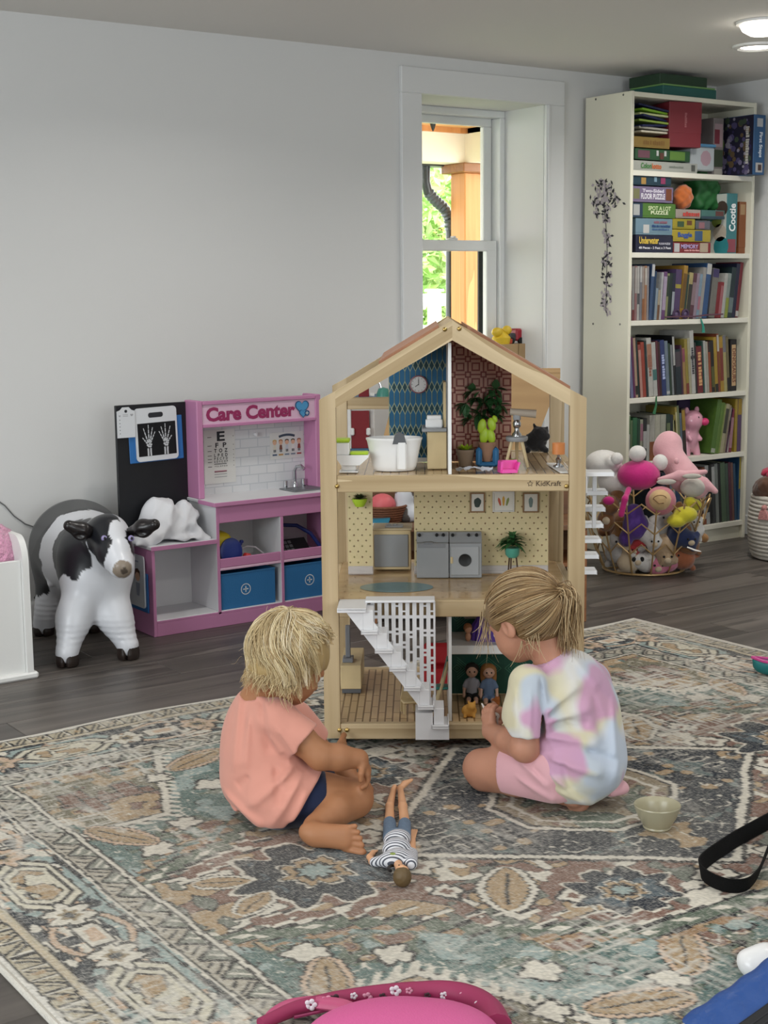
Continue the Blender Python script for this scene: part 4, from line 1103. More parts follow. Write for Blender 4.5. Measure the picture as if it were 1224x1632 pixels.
def picture(px0, px1, py0, py1, label, frame, kind):
    (ua, za), (ub, zb_) = H(px0, py1, VM-.004), H(px1, py0, VM-.004)
    t = thing('toy_framed_picture', label, 'toy picture', mtx=HM@T((ua+ub)/2, VM-.0012, (za+zb_)/2), group='framed leaf pictures in the dollhouse')
    w, h = (ub-ua)/2, (zb_-za)/2
    obj('frame', MB().box(-w, w, -.005, 0, -h, -h+.004, .001).box(-w, w, -.005, 0, h-.004, h, .001).box(-w, -w+.004, -.005, 0, -h+.004, h-.004, .001).box(w-.004, w, -.005, 0, -h+.004, h-.004, .001), frame, t)
    obj('print', MB().box(-w+.004, w-.004, -.002, 0, -h+.004, h-.004), M('picture_paper', 'd2cec4', .6), t)
    def lf(cx, cz, L_, wd, tilt, m_):
        mb = MB(); n = 12; P = []
        for k in range(n): 
            tt = 2*PI*k/n; x = wd*math.sin(tt)*(1+.25*math.cos(5*tt)); z = L_*math.cos(tt)
            c_, s_ = math.cos(tilt), math.sin(tilt); P.append((cx+x*c_+z*s_, cz-x*s_+z*c_))
        patch(mb, P, -.0026); obj('leaf_print', mb, m_, t)
    if kind == 0: lf(0, 0, .014, .010, .1, M('print_leaf_dark', '2c3a34', .6))
    elif kind == 1:
        lf(-.011, 0, .012, .0035, -.25, M('print_leaf_red', 'b5533c', .6)); lf(0, .002, .014, .0035, 0, M('print_leaf_gold', 'c79a3e', .6)); lf(.011, 0, .012, .0035, .25, M('print_leaf_olive', '7f8a4c', .6))
    else: lf(0, .001, .015, .006, 0, M('print_leaf_grey', '6c7d7a', .6))
m_frame = M('frame_wood', '8a6a48', .5); m_framew = M('frame_white', 'cfcdc8', .5)
picture(749, 773, 785, 817, 'small wood framed toy picture of one dark leaf', m_frame, 0)
picture(785, 820, 783, 816, 'white framed toy picture of three coloured leaves', m_framew, 1)
picture(833, 859, 785, 817, 'small wood framed toy picture of a grey feathery leaf', m_frame, 2)
# ground floor
u0, u1 = hu(543, .28, .12), hu(576, .28, .12)
t = ht('toy_kitchen_counter', 'long light wood toy kitchen counter along the ground floor side', 'toy counter', u0, .285, Z1)
hh = H(560, 1061, .285)[1]-Z1
obj('plinth', MB().box(.003, u1-u0-.002, .004, .20, 0, .012), m_dg, t); obj('body', MB().box(0, u1-u0, 0, .205, .012, hh, .002), m_ply, t)
obj('tap', MB().box(.004, .034, .030, .075, hh, hh+.012, .002).box(.012, .026, .045, .058, hh+.012, H(556, 997, .33)[1]-Z1, .002), M('toy_grey_tap', '77797e', .4), t)
u = hu(652, .06, .12)
t = ht('toy_dining_chair', 'beige toy chair half hidden behind the white toy staircase', 'toy chair', u, .10, Z1, 15)
obj('seat', MB().box(-.02, .02, -.018, .018, .028, .034, .002), m_ply, t); obj('backrest', MB().prism([(-.02, .034), (-.012, .075), (.012, .075), (.02, .034)], .014, .019), m_ply, t)
for sx in (-.017, .017):
    for sy in (-.015, .015): obj('leg', MB().box(sx-.003, sx+.003, sy-.003, sy+.003, 0, .028), m_ply, t)
u = hu(700, .20, .2)
t = ht('toy_sofa', 'red toy sofa with a rounded back seen through the balustrade', 'toy sofa', u, .23, Z1)
m_tred = M('toy_red', 'b3262e', .45)
zt = H(700, 1026, .24)[1]-Z1
obj('seat', MB().box(-.045, .030, -.03, .03, .03, .09, .008), m_tred, t); obj('backrest', MB().box(-.045, .030, .012, .03, .09, zt, .010), m_tred, t)
for sx in (-.04, .022): obj('leg', MB().box(sx, sx+.006, -.02, -.014, 0, .03).box(sx, sx+.006, .014, .02, 0, .03), m_ply, t)
u = hu(700, .10, .2)
t = ht('toy_highchair', 'light wood and teal toy high chair behind the balustrade', 'toy chair', u+.002, .115, Z1)
m_tteal = M('toy_teal_dark', '3f8c82', .4)
for (x0, x1, y) in ((-.016, .008, -.02), (-.016, .008, .02)):
    obj('frame_leg', MB().tube([(x0, y, 0), (x1, y, .085), (.022, y, .14)], .004, 8), m_ply, t)
obj('seat', MB().box(-.012, .022, -.02, .02, .062, .070, .003), m_tteal, t); obj('backrest', MB().prism([(.006, .09), (.012, .09), (.024, .145), (.018, .145)], -.02, .02), m_tteal, t)
# purple toy tent and little figure on the loft
zsf = H(760, 1029, .12)[1]
u = hu(779, .2, .3)
t = ht('toy_tent', 'pleated purple cone toy tent on the white loft shelf', 'toy tent', u, .20, zsf)
mb = MB(); v = []; n = 36
for (r, z) in ((.052, 0), (.045, .035), (.026, .066), (.004, .086)):
    for k in range(n): rr = r*(1+(.06 if k % 2 else -.03)); v.append((rr*math.cos(2*PI*k/n), rr*math.sin(2*PI*k/n)*.8, z))
mb.add(v, [(i*n+k, i*n+(k+1) % n, (i+1)*n+(k+1) % n, (i+1)*n+k) for i in range(3) for k in range(n)]+[tuple(range(3*n, 4*n))])
obj('canopy', mb, M('tent_purple', '5c3a9c', .6), t)
t = ht('toy_figure', 'tiny orange haired toy figure beside the purple tent', 'toy figure', hu(746, .17, .3), .17, zsf)
sd = SDF(.0018); sd.ell((0, 0, .012), (.008, .007, .013), k=.004).ell((0, 0, .034), (.0105, .010, .012), k=.004)
sobj('body', sd, M('figure_skin', 'c08a68', .5), t)
obj('hair', MB().ball((-.001, .002, .037), (.012, .0115, .0125), 14, 9), M('figure_hair', '8c5a34', .7), t)
# ------------------------------------------------------------------ the two children
KR = RZ(-35.162)
def skinmat(name, c, c2, rough=.55):
    m = M(name, c, rough, var=.05, vscale=14, spec=.35)
    b = m.node_tree.nodes['Principled BSDF']; b.inputs['Subsurface Weight'].default_value = .12; b.inputs['Subsurface Radius'].default_value = (.012, .005, .003); b.inputs['Subsurface Scale'].default_value = 1.0
    return m
m_skinA = skinmat('skin_tan', 'a3714f', 'b07a5c'); m_skinB = skinmat('skin_fair', 'b5826a', 'b07a5c')
def unit(v): v = np.array(v, float); return v/np.linalg.norm(v)
def frame(fw, up):
    f = unit(fw); u = np.array(up, float); u = unit(u-f*(u@f)); r = np.cross(f, u); return np.stack([f, r, u], 1)  # columns fwd, right, up
def hand(sd, wrist, d, palm_n, size=1.0, curl=.6, thumb=1, spread=.10, pinch=0.0):
    """palm plus five separate fingers; d towards the finger tips, palm_n out of the palm, thumb +1/-1 side"""
    d = unit(d); n = np.array(palm_n, float); n = unit(n-d*(n@d)); s = np.cross(d, n)*thumb
    L = .052*size; w = .040*size
    c0 = np.array(wrist); c1 = c0+d*L*.75
    for k in (-1, -.33, .33, 1): sd.cap(c0+s*k*w*.22, c1+s*k*w*.38, .0098*size, .0098*size, k=.008)
    for i, (k, ln) in enumerate(((1, .040), (.36, .046), (-.30, .043), (-.95, .034))):
        b = c1+s*k*w*.42; dd = unit(d+s*k*spread); p = b; a = 0
        for j, (fr, cr) in enumerate(((.42, .25), (.32, .75), (.26, .8))):
            a += cr*curl; q = p+(dd*math.cos(a)+n*math.sin(a))*ln*size*fr
            sd.cap(p, q, (.0072-.0006*j)*size, (.0066-.0006*j)*size, k=.0022); p = q
    b = c0+d*L*.22+s*w*.42
    t1 = b+unit(d*.55+s*.75+n*(.35+pinch))*.022*size; t2 = t1+unit(d*.85+s*.15+n*(.35+pinch))*.018*size
    sd.cap(c0+d*L*.12+s*w*.2, b, .0105*size, .0095*size, k=.008).cap(b, t1, .0090*size, .0082*size, k=.004).cap(t1, t2, .0082*size, .0066*size, k=.003)
def foot(sd, heel, toe, sole_n, side, size=1.0):
    """heel to toes with five separate toes; sole_n points out of the sole, side towards the big toe"""
    heel = np.array(heel); toe = np.array(toe); d = toe-heel; L = np.linalg.norm(d); d /= L
    n = np.array(sole_n, float); n = unit(n-d*(n@d)); s = np.array(side, float); s = unit(s-d*(s@d)-n*(s@n))
    sd.ell(heel+d*.16*L-n*.012*size, (.22*L, .017*size*1.25, .019*size*1.2), np.stack([d, s, n], 1), k=.015)
    for k, r in ((-.6, .0125), (0, .013), (.6, .014)):
        sd.cap(heel+d*.18*L+s*k*.010*size-n*.012*size, heel+d*.74*L+s*k*.020*size-n*.010*size, .0165*size, r*size, k=.012)
    for i, (k, l, r) in enumerate(((1.0, 1.06, .0092), (.46, 1.05, .0066), (.0, 1.02, .0062), (-.44, .98, .0058), (-.86, .93, .0055))):
        a = heel+d*.72*L+s*k*.022*size-n*.010*size; b = heel+d*(l-.03)*L+s*k*.027*size-n*.006*size
        sd.cap(a, b, r*.85*size, r*size, k=.0022)
def head(sd, c, F, s=1.0, cheek=1.0):
    f, r, u = F[:, 0], F[:, 1], F[:, 2]
    P = lambda a, b, d: np.array(c)+(f*a+r*b+u*d)*s
    sd.ell(P(-.008, 0, .018), (.086*s, .070*s, .074*s), F, k=.02)                  # skull
    sd.ell(P(.022, 0, -.030), (.058*s, .055*s, .056*s), F, k=.03)                  # face
    for sg in (1, -1):
        sd.ell(P(.034, sg*.032, -.040), (.030*s, .025*s*cheek, .028*s), F, k=.025)       # cheek
        sd.ell(P(.066, sg*.027, .006), (.010*s, .016*s, .007*s), F, k=.012)               # brow
        sd.ell(P(-.006, sg*.070, -.014), (.017*s, .008*s, .024*s), F@np.array(RY(12))[:3, :3], k=.006)   # ear
        sd.ell(P(-.001, sg*.077, -.012), (.008*s, .006*s, .013*s), F, k=.005, sub=True)
        sd.ell(P(.073, sg*.026, -.008), (.011*s, .014*s, .010*s), F, k=.008, sub=True)    # eye socket
        sd.ell(P(.066, sg*.026, -.009), (.011*s, .012*s, .010*s), F, k=.003)               # lids
    sd.ell(P(.050, 0, -.066), (.024*s, .026*s, .018*s), F, k=.022)                 # chin
    sd.cap(P(.074, 0, -.004), P(.088, 0, -.026), .007*s, .0105*s, k=.012)          # nose
    for sg in (1, -1): sd.ell(P(.082, sg*.009, -.029), (.008*s, .007*s, .006*s), F, k=.006)
    sd.ell(P(.076, 0, -.045), (.010*s, .019*s, .0055*s), F, k=.006)                # lips
    sd.ell(P(.074, 0, -.053), (.010*s, .016*s, .0055*s), F, k=.006)
    sd.ell(P(.088, 0, -.049), (.012*s, .017*s, .0013*s), F, k=.002, sub=True)
def head_details(parent, c, F, s, iris):
    f, r, u = F[:, 0], F[:, 1], F[:, 2]
    for sg in (1, -1):
        p = np.array(c)+(f*.0685+r*sg*.026-u*.010)*s
        e = obj('eye', MB().ball(p, .0102*s, 14, 9), M('eye_white', 'e4e0dc', .2), parent)
        q = p+unit(f*1.0-u*.35)*.0062*s
        obj('iris', MB().ball(q, .0052*s, 12, 8), M(iris, '4c5a66', .15), e)
        pts = [np.array(c)+(f*(.078-.008*abs(t))+r*(sg*.026+t*.013)+u*(.010-.004*t*t))*s for t in np.linspace(-1, 1, 6)]
        obj('eyebrow', MB().tube(pts, .0016*s, 5), M('brow_hair', 'a08560', .8), parent)
def hairmat(name, c1, c2):
    m = bpy.data.materials.new(name); m.use_nodes = True; n = m.node_tree.nodes; L = m.node_tree.links; b = n['Principled BSDF']
    b.inputs['Roughness'].default_value = .42; b.inputs['Specular IOR Level'].default_value = .4
    a = n.new('ShaderNodeAttribute'); a.attribute_name = 'col'; L.new(a.outputs['Color'], b.inputs['Base Color'])
    return m
m_hair = hairmat('hair_strands', '', '')
def strands(paths, r0, cols, parent, name='hair', flat=.45):
    """tapered ribbons, each three sided"""
    V = []; Fc = []; C = []; k = 0
    for (pts, c) in zip(paths, cols):
        pts = np.asarray(pts); N = len(pts); d = np.gradient(pts, axis=0); d /= np.linalg.norm(d, axis=1)[:, None]+1e-9
        w = np.cross(d, rng.normal(size=3)); w /= np.linalg.norm(w, axis=1)[:, None]+1e-9; q = np.cross(d, w)
        R_ = r0*(1-.75*np.linspace(0, 1, N)**2)*rng.uniform(.7, 1.25)
        for t in range(3):
            a = 2*PI*t/3; V.append(pts+(w*math.cos(a)+q*math.sin(a)*flat)*R_[:, None]); C.append(np.tile(c, (N, 1))*np.linspace(.86, 1.08, N)[:, None])
        for i in range(N-1):
            for t in range(3):
                a = k+t*N+i; b = k+((t+1) % 3)*N+i; Fc.append((a, b, b+1, a+1))
        k += 3*N
    o = obj(name, (np.concatenate(V), np.array(Fc)), m_hair, parent, angle=180, col=np.concatenate(C)); o['kind'] = 'stuff'
    return o
def folds(scale, amp, axis_dir, seed):
    d = unit(axis_dir); ph = seed*1.7
    def f(X, Y, Z):
        t = (X*d[0]+Y*d[1]+Z*d[2])*scale
        return amp*np.sin(t+1.8*np.sin(X*23+ph)+1.5*np.sin(Y*19+Z*27+ph))*(.5+.5*np.sin(Z*17+X*11+ph*2))
    return f
def creases(lines, ymid, base_disp, conv, b):
    segs = []
    for (x0, y0, x1, y1, amp, w) in lines:
        p, q = conv(x0, y0, b), conv(x1, y1, b); segs.append((p[0], p[2], q[0], q[2], amp, w))
    def f(X, Y, Z):
        D = base_disp(X, Y, Z); side = 1/(1+np.exp((Y-ymid)/.012))
        for (ax, az, bx, bz, amp, w) in segs:
            dx, dz = bx-ax, bz-az; t = np.clip(((X-ax)*dx+(Z-az)*dz)/(dx*dx+dz*dz), 0, 1)
            d2 = (X-ax-t*dx)**2+(Z-az-t*dz)**2; wv = w*(.6+.8*t)
            D = D-1.45*amp*np.exp(-d2/wv**2)*side*np.minimum(1, 6*t*(1-t)+.25)
        return D
    return f
def fabric(name, color, rough=.85, attr=None, var=.03):
    m = M(name, color, rough, var=var, vscale=10, sheen=.25, attr=attr, bump=.15, bscale=900, spec=.2); return m
# ---------------- toddler
TB = np.array([-.235, 3.10, .009])
t_ = thing('person', 'toddler with messy blond hair in a peach t-shirt sitting cross-legged on the rug', 'person', mtx=T(*wab(TB[0], TB[1], TB[2]))@KR)
def K(x, y, b, base=TB): return atb(x, y, b)-base
f_t = unit((.85, .53, 0)); r_t = np.array([.53, -.85, 0])
Fh = frame((.70, .43, -.57), (.49, .30, .82))
hc = K(463, 1052, 3.11)
sd = SDF(.0030)
head(sd, hc, Fh, .98, 1.12)
neck = K(412, 1112, 3.12); chest = K(418, 1160, 3.13); belly = K(428, 1235, 3.12); hips = K(440, 1290, 3.12)
hips[2] = max(hips[2], .070)
sd.cap(hc-Fh[:, 0]*.03-Fh[:, 2]*.03, neck, .034, .040, k=.02)
Ft = frame(f_t, (0, 0, 1))
sd.ell(chest, (.068, .085, .085), Ft, k=.03); sd.ell(belly, (.078, .085, .085), Ft, k=.04); sd.ell(hips, (.085, .098, .065), Ft, k=.04)
# right arm (towards the camera)
shR = K(441, 1146, 3.055); elR = K(511, 1205, 3.035); wrR = K(572, 1209, 3.06)
sd.chain([shR, elR*.5+shR*.5, elR, elR*.55+wrR*.45, wrR], [.036, .033, .030, .0285, .0215], k=.012)
hand(sd, wrR+unit(wrR-elR)*.006, (.35, .10, -.92), (-.85, .1, -.35), .86, .75, -1)
shL = K(468, 1146, 3.20); elL = K(521, 1213, 3.24); wrL = K(556, 1236, 3.22)
sd.chain([shL, elL, wrL], [.036, .029, .021], k=.012)
hand(sd, wrL, (.9, -.1, -.35), (.0, -.3, -.9), .86, .6, 1)
# right leg folded, sole to the camera
hpR = K(448, 1290, 3.06); hpR[2] = .062; knR = K(566, 1276, 3.09); knR[2] = max(knR[2], .052); anR = K(503, 1322, 2.975); anR[2] = .030
sd.chain([hpR, hpR*.45+knR*.55, knR], [.062, .054, .042], k=.02)
sd.chain([knR-np.array([0, .004, .008]), knR*.5+anR*.5+np.array([0, 0, .004]), anR], [.038, .037, .024], k=.008)
he = K(487, 1339, 2.925); he[2] = .028; to = K(573, 1346, 2.895); to[2] = .030
foot(sd, he, to, (0, -1, .12), (0, -.1, -1), 1.10)
sd.cap(anR, he+np.array([.004, .012, .004]), .022, .019, k=.015)
# left leg stretched towards the doll's house
hpL = K(478, 1285, 3.18); hpL[2] = .062; knL = K(541, 1238, 3.33); anL = K(541, 1215, 3.46)
knL[2] = max(knL[2], .05); anL[2] = .026
sd.chain([hpL, knL, knL*.45+anL*.55, anL], [.060, .042, .036, .023], k=.015)
heL = anL+np.array([.004, .012, 0]); heL[2] = .022; toL = heL+np.array([.012, .098, .0])
foot(sd, heL, toL, (.92, -.1, .1), (0, 0, 1), .85)
sobj('body', sd, m_skinA, t_)
head_details(t_, hc, Fh, .98, 'iris_blue')
# toe nails of the near foot
# peach t-shirt
sd = SDF(.0036)
slR = shR*.40+elR*.60; slL = shL*.45+elL*.55; dR = unit(elR-shR); dL = unit(elL-shL)
sd.chain([shR-r_t*.02+np.array([0, 0, -.006]), shR, slR+dR*.02], [.048, .044, .048], k=.016).chain([shL, slL+dL*.02], [.045, .046], k=.014)
sd.cyl(slR, slR+dR*.10, .085, .003, True).cyl(slL, slL+dL*.10, .07, .003, True).cap(slR-dR*.02, slR+dR*.02, .039, .041, k=.002, sub=True)
sd.ell(chest-f_t*.004, (.078, .092, .090), Ft, k=.03).ell(chest*.5+belly*.5-f_t*.012, (.086, .096, .080), Ft, k=.04).ell(belly-f_t*.006, (.094, .102, .085), Ft, k=.04)
sd.ell(hips+np.array([0, 0, .012])-f_t*.008, (.106, .118, .080), Ft, k=.03)
sd.ell(belly+f_t*.035+np.array([0, 0, -.030]), (.074, .094, .060), Ft, k=.03).cap(hpR, hpR*.6+knR*.4, .080, .074, k=.03)
sd.cap(neck*.72+chest*.28, chest, .050, .07, k=.02)
sd.ell(neck+np.array([.004, 0, .028]), (.056, .056, .036), k=.006, sub=True)
hem_n = unit((.79, 0, -.61))
sd.cut((-.25, 0, -1), -.016, .006); sd.cut(hem_n, float(hem_n@K(476, 1286, 3.02)), .006)
m_peach = fabric('peach_jersey', 'd29383')
sh = sobj('shirt', sd, m_peach, t_, disp=creases([(470, 1215, 395, 1275, .006, .010), (480, 1232, 430, 1305, .006, .010), (490, 1250, 468, 1300, .004, .008), (356, 1262, 425, 1305, .007, .010), (362, 1290, 430, 1320, .006, .009),
    (380, 1115, 374, 1230, .005, .010), (398, 1140, 392, 1220, .005, .009), (418, 1120, 432, 1200, -.005, .012), (445, 1150, 478, 1195, .004, .008), (432, 1165, 452, 1196, .004, .007), (440, 1215, 452, 1270, -.005, .010), (400, 1230, 380, 1250, -.004, .010), (372, 1105, 425, 1118, .004, .005)], .03, folds(70, .0012, (.5, -.4, 1), 1), K, 3.05))
mb = MB(); ax_ = unit(Fh[:, 2]*.6+np.array([0, 0, 1.0])); c0 = neck+np.array([.002, -.0, -.002]); e1 = unit(np.cross(ax_, (0, 1, .2))); e2 = np.cross(ax_, e1)
obj('embroidery', MB().tube([K(455+9*math.cos(a)+6*math.cos(2*a), 1290+10*math.sin(a), 3.01) for a in np.linspace(0, 6.28, 24)], .0016, 5, closed=True)
    .tube([K(480+9*math.cos(a), 1272+8*math.sin(a)+5*math.sin(2*a), 3.028) for a in np.linspace(0, 6.28, 24)], .0016, 5, closed=True), M('purple_thread', '8a5a86', .7), t_, label='purple looped embroidery')
# navy shorts
sd = SDF(.0042)
sd.chain([hpR, hpR*.56+knR*.44], [.068, .064], k=.02).chain([hpL, hpL*.62+knL*.38], [.066, .060], k=.02)
dk = unit(knR-hpR); e_ = hpR*.56+knR*.44; sd.cyl(e_+dk*.024, e_+dk*.14, .10, .003, True)
sd.ell(hips+np.array([0, 0, -.010]), (.090, .103, .062), Ft, k=.03)
sd.cut((0, 0, -1), .004, .003)
sobj('shorts', sd, fabric('navy_cotton', '1b2440'), t_, disp=folds(90, .002, (1, .2, .4), 2))
# hair: soft cap below, strands over it
def toddler_hair():
    f, r, u = Fh[:, 0], Fh[:, 1], Fh[:, 2]; s = .98
    P = lambda a, b, d: hc+(f*a+r*b+u*d)*s
    sd = SDF(.0045)
    sd.ell(P(-.012, 0, .022), (.094*s, .079*s, .084*s), Fh, k=.02)
    sd.ell(P(-.052, 0, -.020), (.040*s, .062*s, .056*s), Fh, k=.03)
    sd.ell(P(-.030, .055, -.012), (.036*s, .017*s, .044*s), Fh, k=.02); sd.ell(P(-.03, -.055, -.012), (.036*s, .017*s, .044*s), Fh, k=.02)
    # face opening
    sd.ell(P(.085, 0, -.050), (.080*s, .085*s, .068*s), Fh, k=.015, sub=True)
    sd.ell(P(.020, .085, -.045), (.030*s, .030*s, .040*s), Fh, k=.01, sub=True); sd.ell(P(.020, -.085, -.045), (.03*s, .03*s, .04*s), Fh, k=.01, sub=True)
    base = L3('a88f62')
    cap = obj('hair', sd.mesh(lambda X, Y, Z: .002*np.sin(X*150+Y*130)*np.sin(Z*40)), m_hair, t_, angle=180)
    n_ = len(cap.data.vertices); a = cap.data.color_attributes.new('col', 'FLOAT_COLOR', 'POINT'); c = np.ones((n_, 4), np.float32); c[:, :3] = base; a.data.foreach_set('color', c.ravel())
    paths = []; cols = []
    crown = unit(u*.80-f*.60)
    c1, c2, c3 = L3('e8d5a9'), L3('b3966a'), L3('f8ead0')
    e1 = unit(np.cross(crown, (0.3, .1, .9))); e2 = np.cross(crown, e1)
    def surf(d, off):
        loc = np.array([d@f, d@r, d@u]); rad = 1/math.sqrt((loc[0]/.097)**2+(loc[1]/.082)**2+(loc[2]/.088)**2)
        return hc+u*.018-f*.010+d*(rad+off)
    for k in range(330):
        az = rng.uniform(0, 2*PI); out = e1*math.cos(az)+e2*math.sin(az)
        fw_ = out@f; side = abs(out@r)
        th0 = rng.uniform(.02, 1.25)
        th1 = (1.06 if fw_ < -.2 else .99)+.24*max(fw_, 0)+.98*max(-fw_, 0)+(.08 if fw_ > -.15 else .64)*side*(1-.35*max(fw_, 0))+rng.uniform(-.22, .22)
        th0 = min(th0, th1-.45); lift = rng.uniform(.001, .011); tw = rng.uniform(-.2, .3)+.35; m = 12
        wv = rng.uniform(.0, .16); wp_ = rng.uniform(0, 6.28); curl = rng.uniform(.0, .016) if rng.random() < .65 else 0
        fall = max(0, -fw_*.9+side*.45); cl = rng.normal(size=3)*.004
        base_c = rng.random(); bright = rng.random()
        for j in range(7):
            da, dt = rng.normal()*.075, rng.normal()*.05; pts = []
            dz = rng.uniform(-.001, .0025)
            for t in np.linspace(0, 1, m):
                th = th0+dt*(1-t)+(th1-th0)*t; a2 = az+da*(1-.65*t)/max(math.sin(th), .4)+tw*t+wv*math.sin(wp_+5*t)
                o2 = e1*math.cos(a2)+e2*math.sin(a2); d = crown*math.cos(th)+o2*math.sin(th)
                p = surf(d, lift*math.sin(PI*min(t*1.1, 1))+dz+.002)
                q = max(0, t-.62)/.38
                p = p+np.array([0, 0, -.030])*fall*q*q+out*curl*q*q+cl*q
                pts.append(p)
            paths.append(pts); q = np.clip(base_c+rng.normal()*.18, 0, 1); cols.append(c1*q+c2*(1-q) if bright < .72 else c3*.92*q+c1*(1-q))
    for k in range(0):             # flyaways at the back of the head
        st_ = P(-.085+rng.uniform(-.01, .03), rng.uniform(-.05, .06), rng.uniform(-.05, .07)); d = unit(-f*1.0+u*rng.uniform(-.2, .9)+r*rng.uniform(-.5, .6)); L_ = rng.uniform(.015, .05); bend = rng.normal(size=3)*.026+np.array([0, 0, -.012])
        pts = [st_+d*L_*t+bend*t*t for t in np.linspace(0, 1, 7)]; paths.append(pts); cols.append(c1*.95)
    for k in range(300):             # nape and neck curls
        a = rng.uniform(-1.2, 1.5); st_ = P(-.070*math.cos(a)-.01, .068*math.sin(a), -.035+rng.uniform(-.02, .02)); d = unit(np.array([0, 0, -1])+(-f*math.cos(a)+r*math.sin(a))*.35)
        L_ = rng.uniform(.03, .068); ph = rng.uniform(0, 6); pts = [st_+d*L_*t+(f*math.cos(ph+5*t)+r*math.sin(ph+5*t))*.009*t for t in np.linspace(0, 1, 9)]; paths.append(pts); cols.append(c1*(q := rng.random())+c2*(1-q))
    strands(paths, .0013, cols, t_, 'hair_strands')
    paths = []; cols = []
    for k in range(130):
        st_ = P(-.080+rng.uniform(-.01, .05), rng.uniform(-.05, .06), rng.uniform(-.05, .085)); d = unit(-f*.8+u*rng.uniform(-.4, .9)+r*rng.uniform(-.5, .7)); L_ = rng.uniform(.02, .055); ph = rng.uniform(0, 6); q2 = rng.normal(size=3)
        paths.append([st_+d*L_*t+(unit(np.cross(d, q2))*math.sin(ph+4.5*t)*.010+np.array([0, 0, -.022])*t)*t for t in np.linspace(0, 1, 11)]); cols.append(c1*.95)
    strands(paths, .0006, cols, t_, 'hair_wisps')
toddler_hair()
# ---------------- older girl
GB = np.array([.36, 3.22, .009])
g_ = thing('person', 'girl with a ponytail in a pastel tie-dye shirt kneeling by the dollhouse', 'person', mtx=T(*wab(GB[0], GB[1], GB[2]))@KR)
def G(x, y, b): return atb(x, y, b)-GB
f_g = unit((-.66, .75, 0)); l_g = np.array([-.75, -.66, 0])
Fg = frame((-.62, .62, -.48), (-.34, .34, .88))
hg = G(836, 985, 3.27)
sd = SDF(.0031)
head(sd, hg, Fg, 1.05, .9)
nk = G(880, 1058, 3.235); cg = G(902, 1110, 3.25); bg = G(915, 1190, 3.215); pg = G(905, 1245, 3.19)
pg[2] = max(pg[2], .10)
sd.cap(hg-Fg[:, 0]*.035-Fg[:, 2]*.03, nk, .034, .040, k=.02)
Fq = frame(f_g, (0, 0, 1))
sd.ell(cg, (.070, .100, .105), Fq, k=.03).ell(bg, (.076, .090, .085), Fq, k=.04).ell(pg, (.090, .105, .080), Fq, k=.04)
gsL = G(842, 1090, 3.165); geL = G(836, 1192, 3.125); gwL = G(782, 1166, 3.285)
sd.chain([gsL, gsL*.5+geL*.5, geL, geL*.55+gwL*.45, gwL], [.038, .034, .031, .0285, .021], k=.012)
hand(sd, gwL, (-.12, .42, .90), (.75, .55, -.1), .92, .75, 1, pinch=.5)
gsR = G(950, 1080, 3.34); geR = G(880, 1165, 3.46); gwR = G(812, 1138, 3.44)
sd.chain([gsR, geR, gwR], [.036, .029, .021], k=.012)
hand(sd, gwR, (-.85, -.25, .15), (.0, -.6, -.5), .92, .7, -1, pinch=.3)
ghL = G(880, 1245, 3.15); ghL[2] = .085; gkL = G(768, 1243, 3.26); gkL[2] = .060; gaL = G(915, 1288, 3.13); gaL[2] = .034
sd.chain([ghL, ghL*.5+gkL*.5, gkL], [.062, .057, .046], k=.02)
sd.chain([gkL+np.array([.004, -.002, -.018]), gkL*.5+gaL*.5+np.array([0, 0, .004]), gaL], [.038, .036, .025], k=.006)
ghR = G(930, 1240, 3.30); ghR[2] = .085; gkR = G(830, 1220, 3.46); gkR[2] = .056; gaR = G(935, 1270, 3.34); gaR[2] = .034
sd.chain([ghR, gkR], [.062, .045], k=.02).chain([gkR, gaR], [.038, .025], k=.006)
foot(sd, gaL+np.array([.0, .006, -.008]), gaL+np.array([.055, .085, -.010]), (0, .2, 1), (-.2, 1, 0), 1.05)
foot(sd, gaR+np.array([-.01, -.004, -.008]), gaR+np.array([.02, -.09, -.010]), (0, .2, 1), (-.2, -1, 0), 1.05)
sobj('body', sd, m_skinB, g_)
head_details(g_, hg, Fg, 1.05, 'iris_blue')
# tie-dye shirt
sd = SDF(.0037)
slg = gsL*.16+geL*.84; dg_ = unit(geL-gsL)
sd.chain([gsL, gsL*.5+geL*.5, slg+dg_*.03], [.046, .049, .054], k=.03)
sd.cyl(slg, slg+dg_*.12, .085, .003, True).cap(slg-dg_*.03, slg+dg_*.02, .043, .046, k=.002, sub=True)
sd.chain([gsR-np.array([.014, .012, .004]), gsR*.5+geR*.5], [.046, .050], k=.045)
sd.ell(cg, (.086, .120, .112), Fq, k=.022).ell(cg*.5+bg*.5+np.array([.012, 0, 0]), (.092, .118, .10), Fq, k=.05).ell(bg+np.array([.008, 0, 0]), (.100, .112, .100), Fq, k=.04).ell(pg+np.array([.014, -.004, -.006]), (.115, .125, .092), Fq, k=.03)
sd.ell(bg+f_g*.045+l_g*.03+np.array([0, 0, -.03]), (.072, .085, .065), Fq, k=.03)
sd.cap(nk*.85+cg*.15, cg, .050, .08, k=.03)
sd.cap(nk+unit(hg-nk)*.012, nk+unit(hg-nk)*.12, .043, .060, k=.006, sub=True)
hem_g = unit((-.80, 0, -.60))
sd.cut((0, 0, -1), -.022, .004); sd.cut(hem_g, float(hem_g@G(872, 1248, 3.1)), .006)
